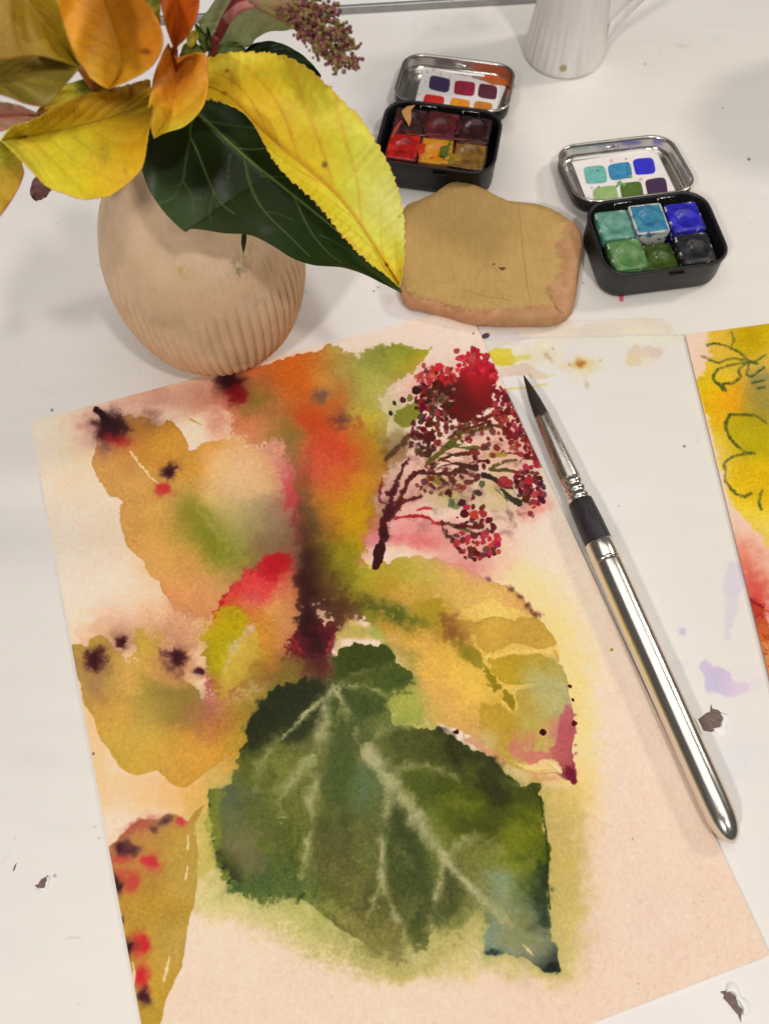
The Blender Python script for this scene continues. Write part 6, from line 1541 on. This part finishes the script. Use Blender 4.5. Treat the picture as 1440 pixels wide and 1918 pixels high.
def polydist(X, Y, P):
    P = np.asarray(P, float)
    best = np.full(X.shape, 1e9); tt = np.zeros(X.shape)
    for i in range(len(P) - 1):
        ex, ey = P[i + 1] - P[i]
        L = ex * ex + ey * ey + 1e-9
        t = np.clip(((X - P[i][0]) * ex + (Y - P[i][1]) * ey) / L, 0, 1)
        d = np.hypot(X - P[i][0] - ex * t, Y - P[i][1] - ey * t)
        b = d < best
        best = np.where(b, d, best); tt = np.where(b, (i + t) / (len(P) - 1), tt)
    return best, tt


def leaf(parent, ea, mid, eb, d0, d1, cols, sigma, mat, fold=.004, n=90, m=50, serr=0, nveins=8, vein=0.10, strokes=(), spots=(), curl=0.0, wav=.0006, name='leaf', midw=.02, midc=None, k=1.0, bulge=0.0, edge=None, label=None):
    """a blade between two edges and a midrib (base to tip), seen as in the photograph; d0, d1: distance at base and tip; fold > 0: the midrib lies deeper than the edges"""
    EA, MI, EB = (resample(catmull(np.array(q, float), 6), n) for q in (ea, mid, eb))
    if serr:
        i = np.arange(n)
        for E in (EA, EB):
            o = E - MI; o /= np.linalg.norm(o, axis=1)[:, None] + 1e-9
            w = np.clip(np.linalg.norm(E - MI, axis=1) / 25, 0, 1)
            E += o * (serr * ((np.linspace(0, 34, n)) % 1.0 - .4 + .25 * rng.standard_normal(n)) * w)[:, None]
    s = np.linspace(-1, 1, m)
    T = np.linspace(0, 1, n)[:, None] * np.ones(m)
    Sg = np.ones((n, 1)) * s
    a = np.abs(Sg)[..., None]
    PX = np.where((Sg < 0)[..., None], MI[:, None] * (1 - a) + EA[:, None] * a, MI[:, None] * (1 - a) + EB[:, None] * a)
    X, Y = PX[..., 0], PX[..., 1]
    dep = d0 + (d1 - d0) * T + fold * (1 - np.abs(Sg)) + curl * (T ** 2) - bulge * np.sin(np.pi * T) * (1 - Sg ** 2) + wav * (np.sin(11 * T + 3 * Sg) + np.sin(7 * Sg + 19 * T)) * np.abs(Sg)
    ph_ = (T + .42 * np.abs(Sg) ** .8 * (1 - .3 * T)) * nveins
    ph_ = ph_ + .05 * np.sin(9 * Sg + 3 * T) + .04 * np.sin(17 * T) + .12 * (Sg > 0)
    fr = np.abs(ph_ - np.round(ph_))
    vn = np.exp(-(fr / .075) ** 2) * np.clip(np.abs(Sg) * 6, 0, 1) * (1 - .6 * np.abs(Sg))
    mr = np.exp(-(Sg / midw) ** 2)
    dep = dep + .00016 * np.cos(2 * np.pi * ph_) * np.abs(Sg) * (1 - np.abs(Sg)) * 2
    c = np.array(cols, float)
    d2 = (X[..., None] - c[:, 0]) ** 2 + (Y[..., None] - c[:, 1]) ** 2
    d2 -= d2.min(-1, keepdims=True)
    w = np.exp(-d2 / (2 * sigma ** 2)); w /= w.sum(-1, keepdims=True)
    C = w @ c[:, 2:5]
    if vein: C = C * (1 - vein * vn - (vein * 1.4) * mr)[..., None]
    if midc is not None: C = C + (np.array(midc, float) - C) * (mr * .8)[..., None]
    if edge is not None: C = C + (np.array(edge[0], float) - C) * (edge[1] * np.clip((np.abs(Sg) - .93) / .07, 0, 1))[..., None]
    hv = -(vn * .6 + mr)
    for P, wd, col, al in strokes:
        d, tt = polydist(X, Y, catmull(P, 4))
        kk = np.exp(-(d / (1.25 * wd * (1 - .6 * tt))) ** 2) * al
        C = C + (np.array(col, float) - C) * kk[..., None]
        hv = hv + kk * .8
    for x, y, rx, ry, col, al in spots:
        kk = al * np.exp(-((((X - x) / rx) ** 2 + ((Y - y) / ry) ** 2) ** 1.5))
        C = C + (np.array(col, float) - C) * kk[..., None]
    C = C * (1 + .02 * rng.standard_normal((n, m)))[..., None]
    ca = np.clip(lin(np.clip(C, 0, 255) / 255) / LIGHT * k, .002, .92)
    V = np.array([CAM + ray(x, y) * d for x, y, d in zip(X.ravel(), Y.ravel(), dep.ravel())])
    o = mesh_obj(name, V, grid_faces(n, m), mat, parent, world=True)
    me = o.data
    at1 = me.attributes.new('leaf_colour', 'FLOAT_COLOR', 'POINT')
    at1.data.foreach_set('color', np.c_[ca.reshape(-1, 3), np.ones(n * m)].astype(np.float32).ravel())
    at2 = me.attributes.new('vein', 'FLOAT', 'POINT')
    at2.data.foreach_set('value', hv.astype(np.float32).ravel())
    so = o.modifiers.new('thickness', 'SOLIDIFY')
    so.thickness = .00035; so.offset = 0
    if label: o['label'] = label
    return o


def stem(parent, P, rad, mat, name='stem'):
    q = catmull(np.array(P, float), 5)
    rr = np.interp(np.linspace(0, 1, len(q)), np.linspace(0, 1, len(rad)), rad) if hasattr(rad, '__len__') else [rad] * len(q)
    v, f = tube(q, list(rr), 8)
    return mesh_obj(name, v, f, mat, parent, world=True)


MOUTH = np.array([VC[0], VC[1], .100])
G_ = 'cut stems standing in the vase'


def sprig(name, label, cat='leaf sprig'):
    return thing(name, label, cat, tuple(MOUTH), 0, G_)


red_stem = simple('red_stem', D(126, 36, 40), .5, nscale=200, namt=.25)
green_stem = simple('green_stem', D(110, 118, 50), .5, nscale=200, namt=.25)
orange_stem = simple('orange_stem', D(150, 84, 30), .55, nscale=200, namt=.25)

# big yellow leaf; its lit lower right is painted in paler yellow
S1 = sprig('yellow_leaf_sprig', 'large bright yellow serrated leaf arching right over the dark ivy leaf', 'leaf')
leaf(S1, [(376, 140), (384, 116), (405, 104), (430, 98), (470, 97), (520, 101), (560, 116), (600, 146), (640, 186), (675, 221), (702, 262), (724, 302), (741, 342), (752, 382), (757, 420), (757, 465), (755, 500), (748, 538)],
     [(378, 165), (400, 166), (440, 192), (480, 236), (525, 276), (575, 316), (625, 360), (664, 405), (702, 462), (730, 508), (748, 538)],
     [(380, 184), (400, 187), (425, 194), (450, 206), (468, 222), (486, 250), (506, 290), (540, 331), (575, 362), (612, 402), (650, 450), (690, 490), (722, 514), (747, 537)], .272, .318,
     [(400, 130, 229.237, 177.138, 35.279), (450, 120, 231.379, 180.867, 39.8806), (520, 125, 222.81, 177.138, 36.8129), (460, 170, 209.955, 165.949, 27.6097), (520, 210, 209.955, 167.815, 26.0758), (570, 160, 227.094, 180.867, 39.8806), (620, 200, 233.522, 186.46, 47.55), (480, 220, 188.531, 151.033, 16.8726), (560, 270, 209.955, 167.815, 30.6774), (600, 240, 220.667, 179.002, 39.8806), (660, 260, 242.091, 192.054, 58.2871), (620, 310, 220.667, 177.138, 35.279), (690, 300, 255, 205.106, 84.3628), (660, 350, 248.518, 197.649, 69.0241), (720, 370, 255, 216.295, 107.371), (700, 420, 255, 212.565, 99.7015), (735, 440, 255, 214.43, 104.303), (720, 480, 255, 199.512, 69.0241), (745, 520, 235.664, 167.815, 38.3467),
      (420, 195, 231.379, 165.949, 30.6774), (470, 235, 235.664, 177.138, 30.6774), (520, 320, 239.949, 184.596, 33.7451), (590, 385, 235.664, 180.867, 33.7451), (650, 440, 233.522, 177.138, 35.279), (700, 495, 229.237, 169.679, 36.8129)], 30, leaf_matte, fold=.007, n=170, m=90, serr=4.2, nveins=6.4, vein=.17, midw=.06, k=1.5, edge=((206, 150, 60), .5),
     spots=[(608, 308, 6, 6, (86, 74, 30), .95), (724, 496, 4, 4, (110, 56, 24), 1), (748, 405, 3, 3, (150, 100, 30), .9), (620, 353, 3, 2, (170, 130, 40), .8), (722, 430, 3, 3, (190, 150, 60), .7), (425, 132, 5, 4, (130, 80, 20), .9), (420, 174, 6, 4, (140, 90, 20), .9), (410, 150, 16, 14, (196, 176, 30), .6), (434, 150, 5, 16, (170, 130, 24), .6)], wav=.0009)
stem(S1, [MOUTH + (.004, -.004, -.02), MOUTH + (.008, -.006, .012), atd(352, 168, .283), atd(380, 166, .276)], [.0011, .0009, .0008], orange_stem)

# dark ivy leaf; its lit lower left is painted in lighter green
S2 = sprig('ivy_sprig', 'broad dark green ivy leaf with pale veins under the yellow leaf', 'ivy leaf')
vc = (104, 126, 64)
leaf(S2, [(300, 196), (276, 214), (263, 248), (261, 284), (270, 330), (286, 366), (312, 402), (345, 433), (353, 428), (382, 430), (420, 436), (470, 440), (512, 461), (545, 482), (585, 496), (640, 500), (682, 513), (716, 530), (752, 548)],
     [(330, 190), (370, 214), (420, 262), (470, 304), (530, 350), (590, 395), (650, 445), (704, 505), (752, 548)],
     [(360, 176), (420, 180), (480, 200), (540, 240), (600, 300), (650, 360), (690, 420), (724, 480), (740, 515), (752, 547)], .296, .330,
     [(290, 260, 34, 44, 18), (280, 330, 44, 60, 34), (330, 400, 66, 82, 52), (350, 300, 26, 38, 10), (420, 340, 24, 34, 8), (420, 420, 44, 58, 26), (480, 400, 32, 46, 16), (540, 440, 30, 46, 14), (600, 470, 34, 52, 18), (700, 515, 40, 60, 22), (420, 230, 34, 54, 20), (500, 300, 30, 44, 16), (600, 400, 30, 44, 14), (745, 545, 60, 84, 30), (500, 430, 60, 68, 54)], 34, leaf_gloss, fold=-.002, n=230, m=200, vein=0, nveins=1, bulge=.003, wav=.0012, k=1.2,
     strokes=[([(372, 214), (420, 258), (470, 302), (530, 350), (590, 398), (650, 448), (700, 500)], 2.6, (110, 130, 66), .85), ([(362, 222), (356, 250), (372, 290), (392, 340), (410, 376), (440, 400)], 1.9, vc, .75), ([(356, 260), (348, 300), (342, 340), (326, 350)], 1.6, vc, .6), ([(342, 340), (360, 366), (364, 400)], 1.4, vc, .5), ([(402, 354), (392, 390), (398, 420)], 1.3, vc, .45), ([(440, 276), (470, 280), (510, 276)], 1.6, vc, .6), ([(458, 296), (470, 350), (496, 396), (540, 440), (580, 480)], 1.8, vc, .65), ([(430, 290), (428, 340), (436, 380)], 1.3, vc, .4), ([(550, 366), (580, 430), (612, 470), (640, 492)], 1.6, vc, .55), ([(380, 226), (440, 236), (480, 240)], 1.5, vc, .5), ([(496, 396), (520, 400), (550, 412)], 1.1, vc, .35), ([(600, 440), (650, 466), (690, 500)], 1.2, vc, .35), ([(300, 380), (322, 372), (336, 350)], 1.2, vc, .4), ([(490, 330), (540, 330), (560, 320)], 1.3, vc, .4)],
     spots=[(500, 430, 14, 9, (92, 96, 90), .35), (480, 415, 20, 14, (66, 72, 62), .3)])
stem(S2, [MOUTH + (.002, -.006, -.02), MOUTH + (.003, -.010, .005), atd(330, 196, .300)], [.0012, .001, .0009], green_stem)
leaf(S2, [(453, 438), (452, 455), (456, 476)], [(456, 438), (457, 455), (456, 476)], [(462, 436), (461, 456), (456, 476)], .326, .330, [(456, 450, 44, 52, 24)], 20, leaf_gloss, fold=0, n=14, m=6, vein=0, wav=0, name='leaf_tip')
leaf(S2, [(456, 100), (470, 84), (490, 78), (512, 77), (540, 87), (568, 104), (590, 126), (601, 142)], [(450, 112), (490, 104), (540, 112), (580, 130), (601, 142)], [(455, 140), (500, 150), (560, 152), (590, 150), (601, 143)], .305, .325, [(480, 90, 26, 44, 18), (540, 100, 40, 58, 30), (590, 130, 34, 54, 24)], 30, leaf_gloss, fold=.001, n=40, m=20, vein=.05, label='small dark ivy leaf half hidden behind the yellow leaf')

# the sprig of orange and yellow leaves
S3 = sprig('orange_leaf_sprig', 'sprig of orange and yellow leaves leaning towards the viewer at the upper left')
# small folded leaf in the middle
leaf(S3, [(316, 80), (302, 106), (288, 146), (279, 196), (283, 236), (289, 258)], [(322, 96), (326, 120), (334, 144), (327, 190), (312, 224), (289, 258)], [(332, 118), (350, 104), (372, 99), (387, 104), (390, 132), (388, 172), (376, 206), (346, 235), (314, 246), (289, 258)], .262, .268,
     [(300, 120, 192.08, 104.88, 18.4), (316, 160, 201.88, 125.4, 25.3), (286, 220, 215.6, 171, 46), (320, 200, 201.88, 141.36, 23), (360, 125, 201.88, 127.68, 29.9), (380, 160, 211.68, 145.92, 34.5), (350, 200, 217.56, 168.72, 46), (320, 235, 227.36, 200.64, 57.5), (330, 140, 172.48, 91.2, 16.1)], 20, leaf_matte, k=1.3, fold=.006, n=60, m=40, vein=.05, nveins=6, midw=.05)
# big orange leaf at the top
leaf(S3, [(100, -70), (104, -10), (113, 30), (118, 66), (135, 106), (160, 138), (186, 158), (206, 166)], [(175, -80), (186, -20), (200, 20), (214, 60), (226, 100), (224, 140), (206, 166)], [(240, -80), (258, -20), (286, 20), (303, 56), (304, 90), (284, 124), (246, 148), (206, 166)], .238, .252,
     [(130, 20, 216, 142, 24), (150, 80, 218, 146, 24), (190, 130, 214, 158, 30), (180, 20, 206, 128, 14), (200, 70, 200, 132, 14), (230, 30, 176, 110, 10), (260, 60, 180, 108, 12), (280, 100, 196, 116, 14), (240, 130, 186, 136, 22), (250, 0, 184, 112, 14)], 26, leaf_matte, k=1.3, fold=.005, n=60, m=40, vein=.05, midw=.06, spots=[(275, 97, 9, 5, (110, 44, 10), .9), (268, 95, 6, 4, (120, 50, 12), .7)])
# leaf at the top centre
leaf(S3, [(296, -60), (298, -10), (306, 30), (316, 64), (326, 90)], [(325, -60), (330, -10), (332, 40), (330, 70), (327, 91)], [(370, -60), (374, -10), (370, 26), (356, 60), (328, 92)], .250, .262, [(310, 0, 196, 104, 16), (330, 30, 170, 76, 8), (355, 10, 180, 78, 8), (345, 60, 164, 74, 10)], 24, leaf_matte, k=1.3, fold=.004, n=40, m=24, vein=.05)
# yellow leaf to the left
leaf(S3, [(282, 148), (240, 158), (200, 168), (150, 181), (100, 205), (60, 225), (22, 238), (2, 262)], [(284, 190), (240, 210), (200, 224), (150, 237), (100, 247), (50, 255), (2, 262)], [(288, 204), (278, 250), (270, 300), (262, 320), (236, 346), (205, 366), (160, 373), (124, 364), (90, 350), (58, 318), (28, 288), (2, 262)], .262, .246,
     [(250, 170, 176, 132, 18), (200, 185, 184, 136, 14), (140, 205, 186, 140, 14), (80, 228, 190, 146, 20), (30, 255, 226, 206, 80), (250, 205, 120, 96, 12), (210, 250, 176, 146, 14), (250, 260, 196, 144, 14), (150, 270, 188, 172, 20), (100, 280, 206, 190, 30), (60, 290, 220, 200, 56), (130, 340, 222, 196, 40), (190, 330, 214, 176, 22), (240, 320, 206, 160, 16), (200, 290, 190, 156, 14), (60, 255, 190, 160, 26)], 24, leaf_matte, k=1.3, fold=.006, n=110, m=70, serr=2.4, nveins=8, vein=.08, midw=.05, spots=[(48, 255, 4, 3, (120, 60, 20), .9), (246, 170, 5, 9, (130, 70, 14), .9), (145, 190, 4, 3, (160, 96, 14), .8), (196, 285, 12, 26, (150, 128, 10), .5), (235, 320, 3, 3, (160, 110, 20), .8)], edge=((214, 160, 60), .4))
# blurred olive leaves at the far left
leaf(S3, [(150, 120), (132, 82), (112, 20), (90, -60)], [(150, 122), (100, 60), (50, 0), (10, -60)], [(150, 126), (110, 112), (60, 104), (0, 114), (-60, 120)], .226, .212, [(120, 60, 120, 96, 8), (60, 20, 128, 98, 10), (20, 60, 118, 84, 8), (100, 10, 138, 108, 14), (0, 20, 150, 120, 60)], 40, leaf_matte, k=1.75, fold=.004, n=40, m=30, vein=.06)
leaf(S3, [(152, 118), (100, 98), (50, 100), (0, 106), (-60, 110)], [(150, 122), (100, 128), (40, 140), (-60, 150)], [(148, 128), (120, 160), (90, 196), (50, 194), (0, 176), (-60, 166)], .236, .222, [(120, 130, 110, 96, 24), (60, 120, 118, 90, 14), (20, 150, 120, 106, 40), (80, 170, 124, 112, 50)], 40, leaf_matte, k=1.75, fold=.003, n=40, m=30, vein=.06, edge=((130, 70, 20), .6))
leaf(S3, [(206, 150), (180, 146), (150, 150), (110, 164), (84, 186), (66, 216)], [(206, 160), (160, 170), (110, 196), (66, 217)], [(206, 172), (160, 184), (110, 204), (66, 218)], .262, .262, [(150, 160, 132, 130, 26), (100, 190, 160, 130, 20), (190, 160, 90, 96, 24)], 30, leaf_matte, k=1.75, fold=.002, n=30, m=20, vein=.05)
leaf(S3, [(200, 152), (186, 150), (160, 156), (150, 172)], [(202, 160), (180, 160), (150, 173)], [(204, 168), (180, 172), (151, 174)], .270, .270, [(180, 160, 34, 52, 20)], 20, leaf_gloss, fold=0, n=12, m=8, vein=0)
leaf(S3, [(60, 262), (50, 262), (30, 270), (-10, 262), (-50, 260)], [(40, 300), (10, 300), (-50, 300)], [(46, 322), (36, 350), (12, 390), (-10, 412), (-50, 420)], .266, .262, [(20, 290, 140, 134, 20), (30, 330, 150, 130, 24), (5, 380, 160, 128, 30), (40, 330, 170, 120, 50)], 20, leaf_matte, k=1.75, fold=.002, n=30, m=20, vein=.06, edge=((176, 110, 60), .7))
leaf(S3, [(70, 212), (40, 198), (0, 190), (-40, 186)], [(66, 216), (30, 216), (-40, 222)], [(66, 220), (30, 234), (0, 246), (-40, 250)], .258, .252, [(40, 210, 150, 108, 92), (10, 205, 140, 106, 88), (30, 230, 166, 116, 90)], 20, leaf_matte, k=1.75, fold=.002, n=24, m=16, vein=.04, midc=(140, 50, 50), midw=.12)
for P, r in (([MOUTH + (-.002, -.004, -.02), MOUTH + (-.001, -.008, .012), atd(322, 150, .280), atd(326, 104, .272), atd(327, 92, .2655)], [.0014, .0013, .0012, .001]), ([atd(312, 176, .280), atd(290, 176, .274), atd(278, 184, .2735)], .0009), ([atd(318, 172, .280), atd(262, 172, .272), atd(207, 167, .2555)], .0008), ([atd(310, 176, .281), atd(236, 176, .274), atd(182, 168, .264), atd(150, 126, .237)], .0009), ([atd(324, 130, .275), atd(326, 118, .270)], .0008), ([atd(300, 180, .280), atd(190, 190, .275), atd(66, 216, .2605)], .0008)):
    stem(S3, P, r, orange_stem)
# small pinkish leaf showing below the yellow one
S4 = sprig('pink_leaf_sprig', 'small dusky pink leaf peeping out below the yellow leaf at the far left', 'leaf')
leaf(S4, [(96, 336), (80, 326), (66, 332), (58, 350), (58, 366), (66, 375)], [(96, 344), (84, 346), (66, 375)], [(98, 350), (93, 360), (84, 370), (68, 376)], .300, .306, [(70, 340, 140, 98, 92), (76, 365, 120, 80, 74), (90, 350, 120, 84, 76)], 12, leaf_matte, fold=.001, n=30, m=16, vein=.03, serr=1.2, edge=((90, 50, 60), .6))
stem(S4, [MOUTH + (-.008, -.002, -.02), MOUTH + (-.012, -.008, .006), atd(180, 310, .298), atd(97, 344, .301)], [.001, .0008, .0007], red_stem)

# soft green leaf behind
S5 = sprig('green_leaf_sprig', 'soft grey green leaves behind the red stem at the top')
leaf(S5, [(372, 40), (392, 16), (412, -10), (450, -30), (500, -20), (535, 2), (552, 16), (558, 34)], [(385, 80), (430, 50), (480, 30), (530, 30), (558, 36)], [(400, 110), (440, 96), (470, 84), (478, 72), (505, 58), (535, 56), (552, 50), (558, 38)], .296, .306, [(410, 30, 120, 126, 76), (450, 10, 128, 116, 80), (500, 30, 112, 118, 66), (540, 40, 110, 116, 62), (440, 80, 124, 130, 78), (520, 10, 150, 120, 90)], 30, leaf_matte, fold=.002, n=50, m=30, vein=.05, label='broad grey green leaf')
leaf(S5, [(402, 100), (410, 84), (430, 76), (450, 80), (460, 92)], [(404, 104), (430, 92), (460, 94)], [(404, 108), (430, 108), (460, 98)], .287, .289, [(430, 90, 92, 110, 44)], 20, leaf_matte, fold=.001, n=20, m=12, vein=.05)
leaf(S5, [(384, 96), (372, 76), (366, 56), (366, 44)], [(390, 96), (380, 70), (367, 44)], [(396, 94), (388, 66), (368, 44)], .283, .280, [(380, 70, 100, 116, 40)], 20, leaf_matte, fold=.001, n=20, m=10, vein=.04)
leaf(S5, [(394, 98), (386, 78), (388, 50)], [(397, 96), (392, 76), (389, 50)], [(402, 94), (398, 74), (390, 50)], .283, .280, [(394, 70, 50, 76, 40)], 20, leaf_matte, fold=.001, n=20, m=10, vein=.04)
leaf(S5, [(340, 98), (344, 84), (360, 78), (384, 90)], [(336, 104), (360, 92), (386, 94)], [(340, 108), (362, 106), (386, 98)], .281, .283, [(350, 90, 150, 146, 40), (370, 95, 110, 126, 40)], 12, leaf_matte, fold=.001, n=20, m=10, vein=.04)
leaf(S5, [(274, -20), (268, 0), (280, 30), (300, 44)], [(284, -20), (284, 10), (300, 45)], [(300, -20), (300, 10), (301, 44)], .275, .275, [(285, 0, 120, 124, 24), (292, 25, 176, 150, 30)], 12, leaf_matte, fold=.001, n=20, m=10, vein=.04)
leaf(S5, [(350, 86), (352, 66), (366, 56), (372, 70)], [(354, 88), (362, 74), (368, 60)], [(358, 90), (368, 78), (372, 66)], .276, .278, [(360, 74, 184, 160, 40)], 12, leaf_matte, fold=.001, n=16, m=10, vein=.04)
stem(S5, [MOUTH + (.006, -.002, -.02), MOUTH + (.009, .002, .015), atd(400, 108, .298)], [.0012, .001], green_stem)

# flower spray with a red stem
S6 = sprig('bud_spray', 'hanging spray of tiny green and dusky pink flower buds on a dark red stem', 'flower spray')
base = atd(398, 100, .286)
stem(S6, [MOUTH + (.006, -.006, -.02), MOUTH + (.009, -.006, .012), base, atd(410, 66, .281), atd(424, 36, .277), atd(440, 8, .274), atd(456, -14, .272)], [.0013, .0013, .0015, .0016, .0016], red_stem)
V, F = [], []
tips = [((640, 126), .262), ((668, 122), .264), ((664, 88), .266), ((645, 50), .268), ((625, 20), .268), ((600, -6), .268), ((602, 70), .262), ((640, 100), .268), ((590, 40), .264), ((560, 40), .262), ((610, 100), .260), ((640, 70), .262)]
fork = atd(470, 0, .270)
pb = []
bud_pos = []
for (tp, dt) in tips:
    e = atd(tp[0], tp[1], dt)
    midp = atd(470 + (tp[0] - 470) * .5, (tp[1]) * .42 - 4, .268)
    q = catmull(np.array([fork, midp, fork + (e - fork) * .8 + (0, 0, .0006), e]), 6)
    pb.append(tube(q, list(np.linspace(.0013, .0005, len(q))), 6))
    for k in range(len(q)):
        fr = k / (len(q) - 1)
        if fr < .38: continue
        for c in range(3 + int(5 * fr)):
            bud_pos.append((q[k] + rng.normal(0, .0009 + .0003 * (fr > .6), 3), .0004 + .00036 * rng.random()))
v, f = merge(pb)
t = NT('spray_stalk'); vv = t.coord()
mesh_obj('stalk', v, f, t.set(t.ramp(t.noise(vv, 260, 3), [(.35, D(130, 120, 60)), (.65, D(140, 86, 76))]), .6), S6, world=True)
v, f = tube(catmull(np.array([atd(424, 36, .277), atd(452, 12, .272), atd(490, 8, .270), atd(540, 18, .268), atd(585, 40, .266)]), 6), list(np.linspace(.0016, .0007, 25)), 8)
mesh_obj('stalk', v, f, simple('pink_stalk', D(176, 110, 100), .55, nscale=200, namt=.2), S6, world=True)
ico = bmesh.new(); bmesh.ops.create_icosphere(ico, subdivisions=1, radius=1)
iv = np.array([x.co[:] for x in ico.verts]); iff = [tuple(x.index for x in q.verts) for q in ico.faces]; ico.free()
parts = [[], []]
for k, (p, r) in enumerate(bud_pos):
    parts[rng.random() < .56].append((iv * r * np.array([1, 1, 1.25]) + p, iff))
for k, (nm_, c1, c2) in enumerate((('green_bud', D(112, 96, 44), D(140, 118, 62)), ('pink_bud', D(96, 40, 46), D(140, 76, 76)))):
    v, f = merge(parts[k])
    t = NT(nm_); vv = t.coord()
    o = mesh_obj('bud_cluster', v, f, t.set(t.ramp(t.noise(vv, 420, 2), [(.35, c1), (.65, c2)]), .55, 0, None, .4), S6, world=True)
    o['kind'] = 'stuff'
